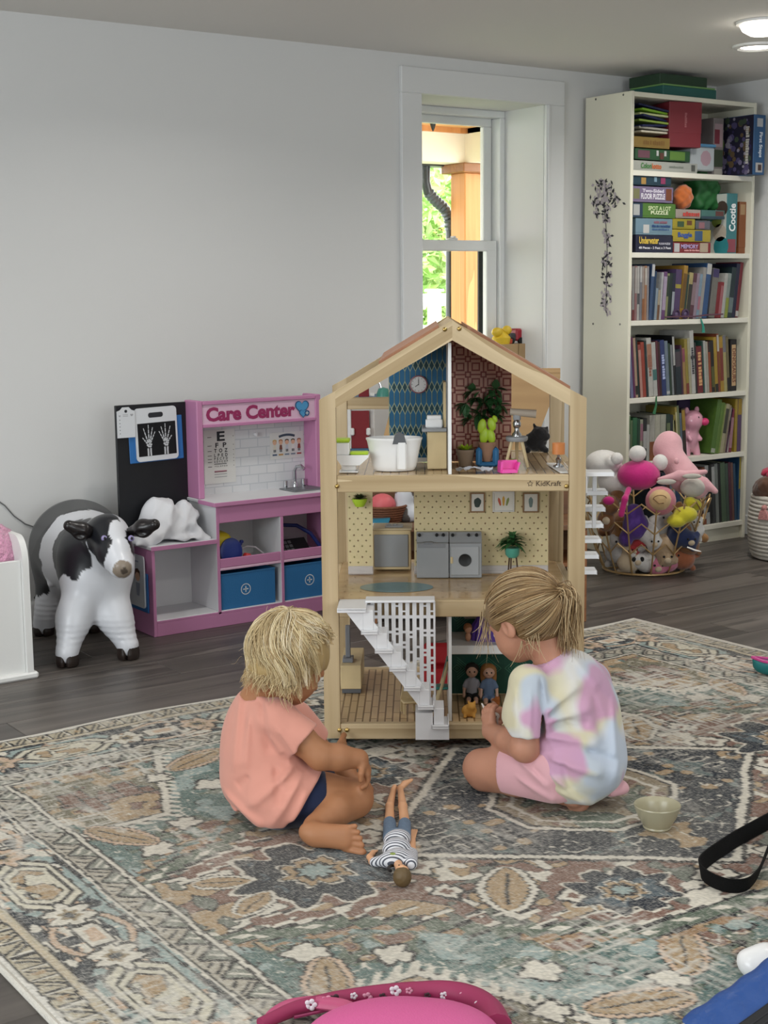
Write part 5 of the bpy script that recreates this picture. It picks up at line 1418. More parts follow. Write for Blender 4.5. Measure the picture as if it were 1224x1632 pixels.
def tiedye(V):
    V = V+.02*np.stack([vnoise(V, 20, 91), vnoise(V, 20, 92), vnoise(V, 20, 93)], 1)
    n1 = vnoise(V+np.array([3.1, 1.7, .4]), 9, 81)*.6+vnoise(V*np.array([1, 1, .5]), 26, 82)*.4; n2 = vnoise(V+np.array([.7, 5.2, 2.2]), 9, 83)*.6+vnoise(V, 25, 84)*.4; n3 = vnoise(V+np.array([9.2, .3, 4.1]), 10, 85)
    C = np.tile(L3('cccac7'), (len(V), 1))
    C = mixc(C, np.tile(L3('c8c0a0'), (len(V), 1)), np.clip((n2-.42)*6, 0, .9)); C = mixc(C, np.tile(L3('aebbce'), (len(V), 1)), np.clip((n3-.54)*6, 0, .8)); C = mixc(C, np.tile(L3('bf8fae'), (len(V), 1)), np.clip((n1-.52)*8, 0, .9))
    return C
sobj('shirt', sd, fabric('tie_dye_jersey', 'ffffff', attr='col'), g_, disp=creases([(862, 1085, 866, 1180, -.006, .007), (845, 1100, 838, 1175, .004, .008), (822, 1100, 820, 1165, .004, .008), (870, 1135, 930, 1095, .006, .010), (872, 1150, 950, 1130, .005, .010), (872, 1172, 965, 1180, .006, .011),
    (872, 1200, 960, 1225, .007, .010), (875, 1225, 935, 1275, .006, .009), (985, 1130, 978, 1250, .006, .012), (930, 1190, 985, 1215, -.006, .010), (915, 1055, 965, 1110, .005, .010), (885, 1250, 950, 1280, .006, .009), (950, 1120, 965, 1190, -.005, .012), (900, 1150, 940, 1160, -.005, .009), (893, 1205, 905, 1250, -.005, .010), (845, 1058, 905, 1040, .005, .006)], .02, folds(70, .0012, (.5, -.3, .9), 4), G, 3.12), colf=tiedye)
sd = SDF(.0037)
sd.chain([ghL, ghL*.5+gkL*.5], [.072, .069], k=.02).chain([ghR, ghR*.55+gkR*.45], [.07, .066], k=.02)
hd = unit(gkL-ghL); e_ = ghL*.5+gkL*.5; sd.cyl(e_+hd*.018, e_+hd*.14, .10, .003, True)
sd.ell(pg+np.array([.006, 0, -.02]), (.098, .112, .074), Fq, k=.03)
sd.ell(pg+np.array([.095, -.02, -.062]), (.044, .032, .026), k=.015)
sd.cut((0, 0, -1), -.030, .004)
sobj('shorts', sd, fabric('pink_cotton', 'cf9fa6'), g_, disp=creases([(828, 1222, 880, 1255, .005, .008), (826, 1248, 890, 1280, .005, .008), (850, 1228, 900, 1270, -.004, .007), (975, 1255, 985, 1285, .004, .007)], .0, folds(70, .0012, (1, .3, .5), 6), G, 3.08))
# gathered hair and ponytail
def girl_hair():
    f, r, u = Fg[:, 0], Fg[:, 1], Fg[:, 2]; s = 1.05
    P = lambda a, b, d: hg+(f*a+r*b+u*d)*s
    tie = G(878, 950, 3.235)
    sd = SDF(.0045)
    sd.ell(P(-.010, 0, .020), (.094*s, .078*s, .083*s), Fg, k=.02); sd.ell(P(-.050, 0, -.014), (.040*s, .058*s, .052*s), Fg, k=.03)
    sd.ell(P(.085, 0, -.045), (.078*s, .088*s, .072*s), Fg, k=.012, sub=True)
    for sg in (1, -1): sd.ell(P(.012, sg*.082, -.040), (.034*s, .030*s, .044*s), Fg, k=.008, sub=True)
    cap = obj('hair', sd.mesh(), m_hair, g_, angle=180)
    n_ = len(cap.data.vertices); a = cap.data.color_attributes.new('col', 'FLOAT_COLOR', 'POINT'); c = np.ones((n_, 4), np.float32); c[:, :3] = L3('7d6442'); a.data.foreach_set('color', c.ravel())
    c1, c2, c3 = L3('b3946a'), L3('7a5f40'), L3('cdb48c')
    ctr = P(-.010, 0, .018); td = unit(tie-ctr); paths = []; cols = []
    def surf(d, off):
        loc = np.array([d@f, d@r, d@u]); rad = 1/math.sqrt((loc[0]/.098)**2+(loc[1]/.082)**2+(loc[2]/(.087 if loc[2] > 0 else .116))**2)*s
        return ctr+d*(rad+off)
    for k in range(2600):
        d0 = unit(rng.normal(size=3))
        lf, lr, lu = d0@f, d0@r, d0@u
        if lf > .45 and lu < .45: continue
        if lu < -.80: continue
        if lf > -.18 and lu < -.18: continue
        off = rng.uniform(0, .006); pts = []
        om = math.acos(np.clip(d0@td, -1, 1))
        if om < .12: continue
        for t in np.linspace(0, 1, 12):
            d = (math.sin((1-t)*om)*d0+math.sin(t*om)*td)/math.sin(om)
            pts.append(surf(unit(d), off*math.sin(PI*t)+.001)+(0 if t < .8 else (tie-surf(td, 0))*((t-.8)/.2)))
        paths.append(pts); q = rng.random(); cols.append((c1*q+c2*(1-q)) if rng.random() < .8 else c3*.9)
    for k in range(420):            # ponytail
        o = rng.normal(size=3); o = o-td*(o@td)*.5; o = unit(o)*.024*rng.random()**.6
        L_ = rng.uniform(.11, .155); sp = rng.normal(size=3)*.011; pts = []
        e = tie+td*.012
        for t in np.linspace(0, 1, 13):
            p = e+td*(.036*math.sin(min(t*2.2, 1)*PI*.5))+np.array([.006, .0, .012])*math.sin(PI*min(t*1.6, 1))+np.array([.010, -.01, -1])*L_*(t**1.35)+o*(.35+.9*math.sin(PI*min(t*.8+.1, 1)))+sp*t*t
            pts.append(p)
        paths.append(pts); q = rng.random(); cols.append((c1*q+c2*(1-q)) if rng.random() < .75 else c3)
    for k in range(60):             # loose wisps at the nape and the face
        if k < 35: st_ = P(-.04+rng.uniform(-.03, .03), .06+rng.uniform(-.03, .01)*1.0 if k % 2 else -.06+rng.uniform(-.01, .03), -.05); d = np.array([rng.uniform(-.1, .3), -.1, -1])
        else: st_ = P(.065, -.055+rng.uniform(0, .02), .03+rng.uniform(-.02, .03)); d = np.array([-.12, .1, -1.0])
        L_ = rng.uniform(.05, .10) if k >= 35 else rng.uniform(.03, .06); b_ = rng.normal(size=3)*.012
        paths.append([st_+unit(d)*L_*t+b_*t*t for t in np.linspace(0, 1, 9)]); cols.append(c3*.9)
    strands(paths, .0014, cols, g_, 'hair_strands')
    mb = MB(); n = 40; a1 = unit(np.cross(td, (0, 0, 1))); a2 = np.cross(td, a1)
    pts = [tie+td*.010+(a1*math.cos(t)+a2*math.sin(t))*(.017+.003*math.sin(7*t)) for t in np.linspace(0, 2*PI, n, endpoint=False)]
    obj('hair_tie', mb.tube(pts, [.005+.0015*math.sin(i*2.1) for i in range(n)], 8, closed=True), M('scrunchie', 'b98f72', .8), g_)
girl_hair()
# bracelet on the near arm and the toy she holds
wp = gwL*.30+geL*.70; dd = unit(gwL-geL); a1 = unit(np.cross(dd, (0, 0, 1))); a2 = np.cross(dd, a1)
t = thing('toy_animal', 'small white toy animal held in the kneeling girl\'s hands', 'toy animal', mtx=T(*wab(GB[0], GB[1], GB[2]))@KR)
c = G(776, 1133, 3.345)
sd = SDF(.0018); sd.ell(c, (.010, .009, .010), k=.004).ell(c+np.array([.017, .002, -.014]), (.014, .010, .010), k=.005)
for s_ in (-1, 1): sd.cap(c+np.array([s_*.005, 0, .006]), c+np.array([s_*.012, 0, .018]), .0035, .002, k=.003)
for q in ((.010, -.006), (.024, -.006), (.010, .008), (.024, .008)): sd.cap(c+np.array([q[0], q[1], -.018]), c+np.array([q[0], q[1], -.032]), .0035, .003, k=.003)
sobj('body', sd, M('toy_animal_white', 'e6e2de', .5), t)
obj('spots', MB().ball(c+np.array([.02, -.009, -.012]), (.003, .0015, .003), 8, 6).ball(c+np.array([-.004, -.0085, .002]), (.0012, .0008, .0012), 8, 6).ball(c+np.array([.003, -.0088, .002]), (.0012, .0008, .0012), 8, 6), m_dark, t)
# ---------------- dolls
def doll(name, label, mtx, J, cols, parts_h=.0016):
    t = thing(name, label, 'doll', mtx=mtx); return t
m_dsk = M('doll_skin', 'd9a57e', .45); m_dsk2 = M('doll_skin_pale', 'caa08a', .45)
# seated pair on the ground floor of the doll's house
def seated(u, v, label, hairc, shirt, pants, longhair):
    t = thing('toy_doll', label, 'doll', mtx=HM@T(u, v, Z1-.002))
    sd = SDF(.0017)
    sd.cap((0, 0, .012), (0, 0, .052), .013, .012, k=.006).ell((0, -.002, .082), (.0165, .0155, .018), k=.004).cap((0, 0, .055), (0, 0, .068), .005, k=.003)
    for s_ in (-1, 1):
        sd.chain([(s_*.014, 0, .052), (s_*.021, -.004, .034), (s_*.022, -.014, .014)], [.0048, .0042, .0038], k=.003)
        sd.chain([(s_*.008, -.006, .010), (s_*.010, -.034, .011), (s_*.010, -.048, .008)], [.0075, .0058, .0055], k=.003)
    sd.ell((0, -.0185, .079), (.003, .003, .003), k=.003)
    sobj('body', sd, m_dsk2, t)
    sd = SDF(.0017); sd.cap((0, 0, .022), (0, 0, .053), .0155, .0135, k=.006)
    for s_ in (-1, 1): sd.cap((s_*.013, 0, .052), (s_*.0185, -.002, .040), .0072, .0075, k=.004)
    sobj('shirt', sd, shirt, t)
    sd = SDF(.0017); sd.cap((0, 0, .010), (0, 0, .020), .0155, k=.004)
    for s_ in (-1, 1): sd.cap((s_*.008, -.004, .011), (s_*.010, -.022, .012), .0095, .009, k=.004)
    sobj('shorts', sd, pants, t)
    sd = SDF(.0017); sd.ell((0, .003, .086), (.0195, .0175, .019), k=.004)
    if longhair:
        sd.ell((-.012, .010, .070), (.012, .010, .030), k=.008).ell((.013, .010, .068), (.009, .009, .026), k=.008)
    sd.ell((0, -.020, .078), (.0145, .015, .0155), k=.003, sub=True)
    sobj('hair', sd, hairc, t)
    for s_ in (-1, 1): obj('eye', MB().ball((s_*.0065, -.0168, .083), (.0022, .0012, .0026), 8, 6), m_dark, t)
    return t
uD = hu(752, .23, .12)
seated(uD, .225, 'dark haired toy boy doll in a grey shirt seated against the green wallpaper', M('doll_hair_dark', '1c1512', .5), M('doll_shirt_grey', '9b9ca6', .8), m_dark, False)
seated(hu(779, .22, .12), .215, 'long red-blond haired toy girl doll in a denim dress seated against the green wallpaper', M('doll_hair_red', '9a6a3a', .5), M('doll_denim', '5f7390', .8), M('doll_denim', '', .8), True)
def furball(name, label, u, v, z, r, mat, seed):
    t = thing(name, label, 'toy animal', mtx=HM@T(u, v, z)); q = random.Random(seed)
    sd = SDF(.0022); sd.ell((0, 0, r*.8), (r, r*.8, r*.85), k=.006).ell((r*.3, -r*.5, r*1.5), r*.55, k=.006)
    for s_ in (-1, 1): sd.ell((r*.3+s_*r*.4, -r*.45, r*2.0), (r*.16, r*.12, r*.3), k=.003)
    for k in range(4): sd.cap(((-.5+k % 2)*r*1.1, (-.5+k//2)*r, r*.4), ((-.5+k % 2)*r*1.2, (-.5+k//2)*r*1.2, .003), r*.22, k=.004)
    sobj('body', sd, mat, t, disp=lambda X, Y, Z: .0012*np.sin(X*700)*np.sin(Y*650)*np.sin(Z*720)); return t
furball('toy_dog', 'fluffy golden toy dog on the dollhouse ground floor in front of the seated dolls', hu(748, .06, .09), .07, Z1-.002, .020, M('toy_fur_gold', 'c99445', .9), 1)
furball('toy_dog', 'small orange-brown toy dog beside the denim doll', hu(791, .15, .1), .175, Z1-.002, .012, M('toy_fur_rust', 'a35f2c', .9), 2)
def lying_doll():
    base = at(632, 1320, (0, 0, 1), .009)
    hd = at(640, 1400, (0, 0, 1), .02); ft = at(634, 1262, (0, 0, 1), .02)
    d = ft-hd; d[2] = 0; Lr = np.linalg.norm(d); d /= Lr; s = np.array([d[1], -d[0], 0])   # s: to the viewer's right
    t = thing('fashion_doll', 'brown haired fashion doll in striped shirt lying on its back on the rug', 'doll', loc=(base[0], base[1], .0095))
    def Q(x, y, z=.02):
        P = at(x, y, (0, 0, 1), z); return P-np.array([base[0], base[1], .0095])
    sd = SDF(.0022)
    hd = Q(641, 1394, .030)
    sd.ell(hd, (.016, .016, .020), k=.006).cap(Q(637, 1386, .024), Q(634, 1376, .022), .0085, .009, k=.004)
    sd.ell(Q(632, 1350, .022), .016, k=.008).ell(Q(631, 1368, .022), (.028, .020, .014), k=.01).ell(Q(633, 1334, .018), (.020, .014, .012), k=.01)
    # legs
    sd.chain([Q(622, 1335, .018), Q(621, 1312, .016), Q(621, 1285, .018), Q(627, 1260, .014)], [.0145, .0115, .0095, .0065], k=.005)
    sd.chain([Q(642, 1337, .018), Q(645, 1312, .018), Q(642, 1285, .022), Q(638, 1256, .022)], [.0145, .0115, .0100, .0065], k=.005)
    sd.chain([Q(638, 1256, .022), Q(645, 1249, .030), Q(656, 1243, .036)], [.0072, .0075, .004], k=.003)
    sd.chain([Q(627, 1260, .014), Q(629, 1254, .022)], [.0072, .006], k=.003)
    # arms
    sd.chain([Q(655, 1377, .020), Q(657, 1358, .013), Q(658, 1337, .011)], [.0095, .0080, .0060], k=.004)
    sd.chain([Q(608, 1372, .020), Q(594, 1373, .013), Q(589, 1366, .012), Q(594, 1360, .012)], [.0095, .0082, .0062, .006], k=.004)
    for (w, tip, sd2) in ((Q(658, 1335, .011), Q(659, 1322, .012), 1),):
        for k in range(4): o = s*(k-1.5)*.0042; sd.cap(w+o*.6, tip+o*1.2-d*.002*abs(k-1.5), .0030, .0022, k=.0012)
        sd.cap(w-s*.005, w-s*.010+d*.010, .0028, .0022, k=.0015)
    w = Q(593, 1360, .012)
    for k in range(4): o = s*(k-1.5)*.0038; sd.cap(w+o*.5, w+o+d*.014+s*.006, .0028, .0022, k=.0012)
    sd.ell(hd+np.array([0, 0, .016])+d*.003, (.003, .003, .003), k=.003)
    sobj('body', sd, m_dsk, t)
    sd = SDF(.0022)
    sd.ell(Q(632, 1352, .024), (.032, .026, .0225), k=.012).ell(Q(631, 1368, .024), (.036, .026, .020), k=.012).ell(Q(633, 1338, .022), (.032, .024, .0215), k=.012)
    sd.cap(Q(655, 1376, .021), Q(657, 1360, .015), .0135, .0118, k=.006).chain([Q(612, 1372, .022), Q(597, 1374, .015)], [.0125, .0105], k=.006)
    sd.cap(Q(637, 1384, .03), Q(641, 1396, .034), .012, .016, k=.003, sub=True)
    stripe = M('doll_stripe_shirt', 'd5d5da', .85); n = stripe.node_tree.nodes; L = stripe.node_tree.links; b = n['Principled BSDF']
    tc = n['Texture Coordinate'] if 'Texture Coordinate' in n else n.new('ShaderNodeTexCoord'); vd = n.new('ShaderNodeVectorMath'); vd.operation = 'DOT_PRODUCT'; vd.inputs[1].default_value = (d[0]/.0062, d[1]/.0062, 0)
    fr = n.new('ShaderNodeMath'); fr.operation = 'FRACT'; gt = n.new('ShaderNodeMath'); gt.operation = 'GREATER_THAN'; gt.inputs[1].default_value = .58
    mx = n.new('ShaderNodeMix'); mx.data_type = 'RGBA'; mx.inputs['A'].default_value = lin('d5d5da'); mx.inputs['B'].default_value = lin('4a4d58')
    L.new(tc.outputs['Object'], vd.inputs[0]); L.new(vd.outputs['Value'], fr.inputs[0]); L.new(fr.outputs[0], gt.inputs[0]); L.new(gt.outputs[0], mx.inputs['Factor']); L.new(mx.outputs['Result'], b.inputs['Base Color'])
    sobj('shirt', sd, stripe, t)
    obj('chest_print', MB().lathe([(0, .0008), (.006, .0008), (.006, 0), (0, 0)], 12), M('print_olive', '8a9a4c', .6), t, T(*(Q(626, 1361, .0478))))
    sd = SDF(.0022)
    sd.ell(Q(632, 1333, .02), (.024, .02, .018), k=.01).chain([Q(622, 1335, .018), Q(621, 1311, .016)], [.0162, .0140], k=.003).chain([Q(643, 1337, .018), Q(645, 1313, .018)], [.0162, .0140], k=.004)
    sobj('shorts', sd, M('doll_denim_shorts', '66798f', .85, var=.1, vscale=200), t)
    sd = SDF(.0022); sd.ell(hd+np.array([0, 0, -.002])-d*.006, (.0185, .0185, .021), k=.004); sd.ell(hd+d*.012+np.array([0, 0, .018]), (.017, .017, .020), k=.003, sub=True); sd.cut(d, float(d@hd)+.006, .002)
    sobj('hair', sd, M('doll_hair_brown', '5d4a2c', .6), t, disp=lambda X, Y, Z: .0007*np.sin(X*800+Y*300)*np.sin(Z*500))
    obj('collar', MB().tube([Q(628+9*math.cos(a), 1384+5*math.sin(a), .026+.006*math.sin(a)) for a in np.linspace(2.2, 5.4, 9)], .0035, 8), m_dark, t)
    for k in (-1, 1): obj('eye', MB().ball(hd+s*k*.006+d*.004+np.array([0, 0, .0185]), (.002, .002, .001), 8, 6), m_dark, t)
lying_doll()
# ------------------------------------------------------------------ play clinic
m_pk = M('clinic_pink', 'bf80a8', .5); m_pkl = M('clinic_pale_pink', 'd9b4cc', .5); m_cw = M('clinic_white', 'd8d9dc', .45)
m_board = M('chalkboard', '0e1016', .5); m_blue2 = M('bin_blue', '2c6fa6', .55, bump=.1, bscale=200); m_wprint = M('print_white', 'd5dce2', .5)
m_ink = M('print_ink', '23252b', .6); m_mag = M('sign_magenta', '96285c', .5)
cc = thing('play_clinic', 'pink and white toy clinic counter with Care Center sign against the wall', 'play counter', (0, 0, 0))
X0, XM, XD, X1, YF_, YB = 2.152, 2.407, 2.672, 2.925, 4.45, 4.66
def cb(name, x0, x1, y0, y1, z0, z1, m, ch=.0015, par=None): return obj(name, MB().box(x0, x1, y0, y1, z0, z1, ch), m, par or cc)
cb('side_panel', X0, X0+.012, YF_, YB, 0, .307, m_pk)
cb('kick_board', X0+.012, X1, YF_, YF_+.012, 0, .047, m_pk)
cb('bottom_board', X0+.012, X1-.012, YF_+.002, YB-.006, .047, .057, m_cw); cb('edge_strip', X0+.012, X1-.012, YF_, YF_+.002, .047, .055, m_pk)
cb('low_top', X0-.004, XM, YF_-.004, YB, .307, .319, m_cw); cb('edge_strip', X0-.004, XM, YF_-.006, YF_-.004, .305, .320, m_pk)
cb('back_panel', X0+.012, X1, YB-.006, YB, .057, .44, m_cw, 0)
cb('side_panel', XM, XM+.010, YF_+.002, YB-.006, .057, .44, m_cw); cb('edge_strip', XM, XM+.012, YF_, YF_+.002, .047, .44, m_pk)
cb('side_panel', X1-.012, X1, YF_, YB, 0, .44, m_pk)
cb('divider_panel', XD, XD+.010, YF_+.002, YB-.006, .057, .375, m_cw); cb('edge_strip', XD, XD+.012, YF_, YF_+.002, .055, .375, m_pk)
cb('fascia', XM+.012, X1-.012, YF_, YF_+.010, .375, .438, m_pk)
ct = cb('counter_top', XM-.010, X1+.006, YF_-.010, YB, .438, .450, m_cw, .002); cb('edge_strip', XM-.012, X1+.008, YF_-.013, YF_-.010, .436, .451, m_pk); cb('edge_strip', XM-.013, XM-.010, YF_-.010, YB-.1, .436, .451, m_pk)
for (a, b) in ((XM+.012, XD), (XD+.012, X1-.012)):
    cb('shelf_board', a, b, YF_+.010, YB-.006, .205, .213, m_cw); cb('shelf_lip', a, b, YF_+.002, YF_+.010, .213, .245, m_pk); cb('edge_strip', a, b, YF_, YF_+.010, .203, .212, m_pkl)
for xa in (XM-.004, X1-.020):
    cb('pillar', xa, xa+.024, 4.565, YB, .45, .803, m_pk, .003)
cb('backsplash', XM+.02, X1-.02, YB-.010, YB, .45, .72, brickmat('tile_print', 'dadbdd', 'd2d4d7', 'b4b8be', 1.0, False, .0001, .0001), 0)
tm = brickmat('subway_tile_print', 'd9dadc', 'd0d2d6', 'c0c4c9', 1.0, False, .075, .034, .0022, .3)
n_ = tm.node_tree.nodes; mpn = [q for q in n_ if q.type == 'MAPPING'][0]; mpn.inputs['Rotation'].default_value = (PI/2, 0, 0)
for o_ in list(cc.children):
    if o_.name.startswith('backsplash'): o_.data.materials[0] = tm
sg = cb('sign_board', XM+.02, X1-.02, 4.570, 4.580, .715, .790, m_pkl, 0)
cb('sign_trim', XM+.02, X1-.02, 4.563, 4.60, .788, .800, m_pk); cb('sign_trim', XM+.02, X1-.02, 4.563, 4.60, .706, .717, m_pk)
def bubble_text(s, mt, size, fit):
    v, f = text_mesh(s, size, .045); v = v.copy(); w = v[:, 0].max()-v[:, 0].min(); v[:, 0] *= fit/w
    obj('lettering', (np.stack([v[:, 0], -v[:, 2], v[:, 1]], 1), f), m_mag, sg, mt, smooth=False)
a_ = at(400, 657, (0, 1, 0), 4.569)
bubble_text('Care Center', T(a_[0], 4.5692, a_[2]-.002), .066, .375)
def heart(cx, cz, s, n=26):
    P = []
    for t in np.linspace(0, 2*PI, n, endpoint=False):
        P.append((cx+s*16*math.sin(t)**3/17, cz+s*(13*math.cos(t)-5*math.cos(2*t)-2*math.cos(3*t)-math.cos(4*t))/17))
    return P[::-1]
hx = at(481, 650, (0, 1, 0), 4.569)
for (dx, dz, s, m_, y) in ((0, .004, .033, M('heart_dark', '24507e', .5), -.0016), (0, .004, .028, M('heart_blue', '4a93c4', .5), -.0024), (.004, -.020, .019, M('heart_dark', '', .5), -.0030), (.004, -.020, .0155, M('heart_blue', '', .5), -.0036)):
    mb = MB(); patch(mb, heart(hx[0]+dx, hx[2]+dz, s), 0); obj('heart_print', mb, m_, sg, T(0, 4.569+y, 0), smooth=False)
mb = MB(); qx, qz = hx[0]+.020, hx[2]-.020; patch(mb, disc2(qx, qz, .011, 18), 0); obj('heart_print', mb, M('heart_dark', '', .5), sg, T(0, 4.5648, 0), smooth=False)
mb = MB(); patch(mb, [(qx-.006, qz-.0018), (qx+.006, qz-.0018), (qx+.006, qz+.0018), (qx-.006, qz+.0018)]); patch(mb, [(qx-.0018, qz-.006), (qx+.0018, qz-.006), (qx+.0018, qz+.006), (qx-.0018, qz+.006)]); obj('heart_print', mb, m_wprint, sg, T(0, 4.5644, 0), smooth=False)
cb('chalkboard', 2.128, XM-.004, YB-.012, YB, .319, .797, m_board, .002)
# hook, tap, sink
a_ = at(407, 692, (0, 1, 0), 4.64); obj('wall_hook', MB().lathe([(0, .02), (.007, .018), (.008, .012), (.004, .008), (.004, 0), (0, 0)], 14, RX(90)), m_cw, cc, T(a_[0], 4.649, a_[2]))
sk = obj('sink_basin', MB().box(2.765, 2.910, 4.50, 4.61, .451, .454, .001).box(2.775, 2.900, 4.51, 4.60, .4535, .4545, 0), M('sink_grey', '85898d', .35, .6), ct)
obj('sink_bowl', MB().box(2.778, 2.897, 4.513, 4.597, .4546, .4552, 0), M('sink_inner', '6b6f73', .4, .5), ct)
obj('tap', MB().lathe([(0, .45), (.010, .45), (.008, .47), (.005, .475), (0, .475)], 12, T(2.845, 4.625, 0)).tube([(2.845, 4.625, .46), (2.845, 4.625, .515), (2.845, 4.612, .530), (2.852, 4.592, .534), (2.858, 4.578, .522)], [.006, .006, .006, .007, .0075], 10)
    .lathe([(0, .45), (.009, .45), (.008, .478), (0, .48)], 10, T(2.805, 4.628, 0)).lathe([(0, .45), (.009, .45), (.008, .478), (0, .48)], 10, T(2.885, 4.628, 0)), M('chrome', 'c9cbcf', .15, 1.0), ct)
# eye chart
def panel(nm, lab, cat, x0, x1, z0, z1, y, m, par=None, group=None):
    t = thing(nm, lab, cat, ((x0+x1)/2, y, (z0+z1)/2), group=group); w, h = (x1-x0)/2, (z1-z0)/2
    obj('sheet', MB().box(-w, w, -.0015, 0, -h, h), m, t); return t, w, h
m_paper = M('poster_paper', 'd9d9d6', .5)
t, w, h = panel('eye_chart', 'white eye test chart with rows of black letters on the toy clinic backsplash', 'poster', 2.472, 2.602, .489, .687, YB-.0105, m_paper)
for i, (s, sz, z, ft) in enumerate((('E', .048, .74, .033), ('F  P', .024, .42, .046), ('T  O  Z', .019, .22, .056), ('L  P  E  D', .016, .05, .056), ('P  E  C  F  D', .013, -.08, .056), ('E  D  F  C  Z  P', .010, -.19, .056), ('F  E  L  O  P  Z  D', .007, -.36, .052))):
    text(s, sz, m_ink, t, T(.004, -.0022, h*z), bold=.03, fit=ft)
    mb = MB(); patch(mb, [(-w*.78, h*z-.0012), (-w*.52, h*z-.0012), (-w*.52, h*z+.0008), (-w*.78, h*z+.0008)]); patch(mb, [(w*.86, h*z-.001), (w*.91, h*z-.001), (w*.91, h*z+.001), (w*.86, h*z+.001)]); obj('row_mark', mb, m_ink, t, T(0, -.0020, 0), smooth=False)['kind'] = 'stuff'
for (z, m_) in ((-.275, m_ink), (-.57, M('print_maroon', '6a2438', .6)), (-.54, M('print_rose', 'b06a80', .6)), (-.66, M('print_greyline', '9a9ca0', .6)), (-.76, M('print_greyline', '', .6))):
    mb = MB(); patch(mb, [(-w*.38, h*z-.001), (w*.42, h*z-.001), (w*.42, h*z+.0014), (-w*.38, h*z+.0014)]); obj('rule_line', mb, m_, t, T(0, -.0021, 0), smooth=False)
t, w, h = panel('poster', 'small poster of five cartoon children under a banner above the toy sink', 'poster', 2.752, 2.900, .560, .660, YB-.0105, m_paper)
mb = MB(); strip(mb, [(x, .036-.006*(x/.035)**2+.004) for x in np.linspace(-.035, .035, 9)], .009); obj('banner_print', mb, M('print_slate', '3d4a5c', .6), t, T(.0, -.0022, 0), smooth=False)
hc_ = ['c9a45c', 'b0703c', '2a1d18', '2f3a30', '8e4a34']; bc = ['d8d3c4', '7a4a3c', 'c8ccd4', 'e2e0dc', '8a4038']; lc = ['4a5d78', 'c2955a', '8090a0', '808a98', 'a34a48']
for i in range(5):
    x = -.054+i*.027
    for (poly, c) in ((disc2(x, .012, .0085, 14), 'dfb396'), ([(x-.009, .012), (x-.008, .022), (x, .0245), (x+.008, .022), (x+.009, .012), (x+.006, .017), (x-.006, .017)], hc_[i]), ([(x-.005, .003), (x+.005, .003), (x+.007, -.014), (x-.007, -.014)], bc[i]), ([(x-.005, -.014), (x-.001, -.014), (x-.001, -.024), (x-.005, -.024)], '3a3c46'), ([(x+.001, -.014), (x+.005, -.014), (x+.005, -.024), (x+.001, -.024)], '3a3c46'), ([(x-.010, -.037), (x+.010, -.037), (x+.010, -.031), (x-.010, -.031)], lc[i])):
        mb = MB(); patch(mb, poly[::1]); obj('figure_print', mb, M('pr_'+c, c, .6), t, T(0, -.0020-.0002*('dfb' in c), 0), smooth=False)
# x-ray clipboard on the chalkboard
t = thing('xray_board', 'white handled board showing two skeleton hands on the chalkboard', 'toy board', (2.279, YB-.0165, .689))
t.rotation_euler = (0, math.radians(-1.5), 0)
m_wb = M('board_white', 'd3d6da', .4)
def rr(x0, x1, z0, z1, r, n=5):
    P = []
    for (cx, cz, a0) in ((x1-r, z1-r, 0), (x0+r, z1-r, 90), (x0+r, z0+r, 180), (x1-r, z0+r, 270)):
        for k in range(n+1): a = math.radians(a0+90*k/n); P.append((cx+r*math.cos(a), cz+r*math.sin(a)))
    return P
obj('holder', MB().box(-.106, .106, 0, .004, -.098, .060, .002), M('holder_blue', '2a6cae', .5), t)
obj('board', MB().prism(rr(-.082, .082, -.094, .096, .014), -.006, -.001), m_wb, t)
mb = MB(); patch(mb, rr(-.030, .028, .060, .078, .008)); obj('handle_slot', mb, m_ink, t, T(0, -.0064, 0), smooth=False)
mb = MB(); patch(mb, [(-.074, -.076), (.075, -.076), (.075, .042), (-.074, .042)]); obj('film', mb, M('xray_film', '0c0d12', .3), t, T(0, -.0063, 0), smooth=False)
mb = MB()
for sg_ in (-1, 1):
    cx = sg_*.033+.001; cz = -.040
    for (ang, L_, n_b) in ((-38*sg_*-1, .030, 3), (-17*sg_*-1, .058, 4), (0, .066, 4), (14*sg_*-1, .058, 4), (27*sg_*-1, .046, 4)):
        # thumb towards the middle
        a = math.radians(ang*(1))
        for k in range(n_b):
            r0 = .012+(L_-.0)*k/n_b; r1 = .012+L_*(k+1)/n_b-.0025
            strip(mb, [(cx+math.sin(a)*r0*1.0, cz+math.cos(a)*r0), (cx+math.sin(a)*(r0+r1)/2, cz+math.cos(a)*(r0+r1)/2), (cx+math.sin(a)*r1, cz+math.cos(a)*r1)], .0052-.0008*k)
    for (dx, dz, r) in ((-.006, 0, .0042), (.002, .003, .0042), (.008, .001, .0038), (-.002, -.005, .004), (.005, -.006, .0042)): patch(mb, disc2(cx+dx, cz+dz+.004, r, 8))
    for dx in (-.005, .006): strip(mb, [(cx+dx, cz-.008), (cx+dx*.9, cz-.02), (cx+dx, cz-.035)], .006)
obj('bone_print', mb, M('bone_print', 'c9ccd0', .5), t, T(0, -.0066, 0), smooth=False)
t = thing('checklist_card', 'small white checklist card with arched top hanging at the chalkboard corner', 'toy card', (2.160, YB-.024, .737))
obj('card', MB().prism([(-.034, -.053), (.034, -.053), (.034, .040), (.022, .044), (.012, .054), (-.012, .054), (-.022, .044), (-.034, .040)], -.003, 0), m_wb, t)
mb = MB(); patch(mb, disc2(0, .040, .0055, 12))
for k in range(5): patch(mb, disc2(-.024, .010-k*.012, .0018, 6))
obj('mark_print', mb, m_ink, t, T(0, -.0034, 0), smooth=False)
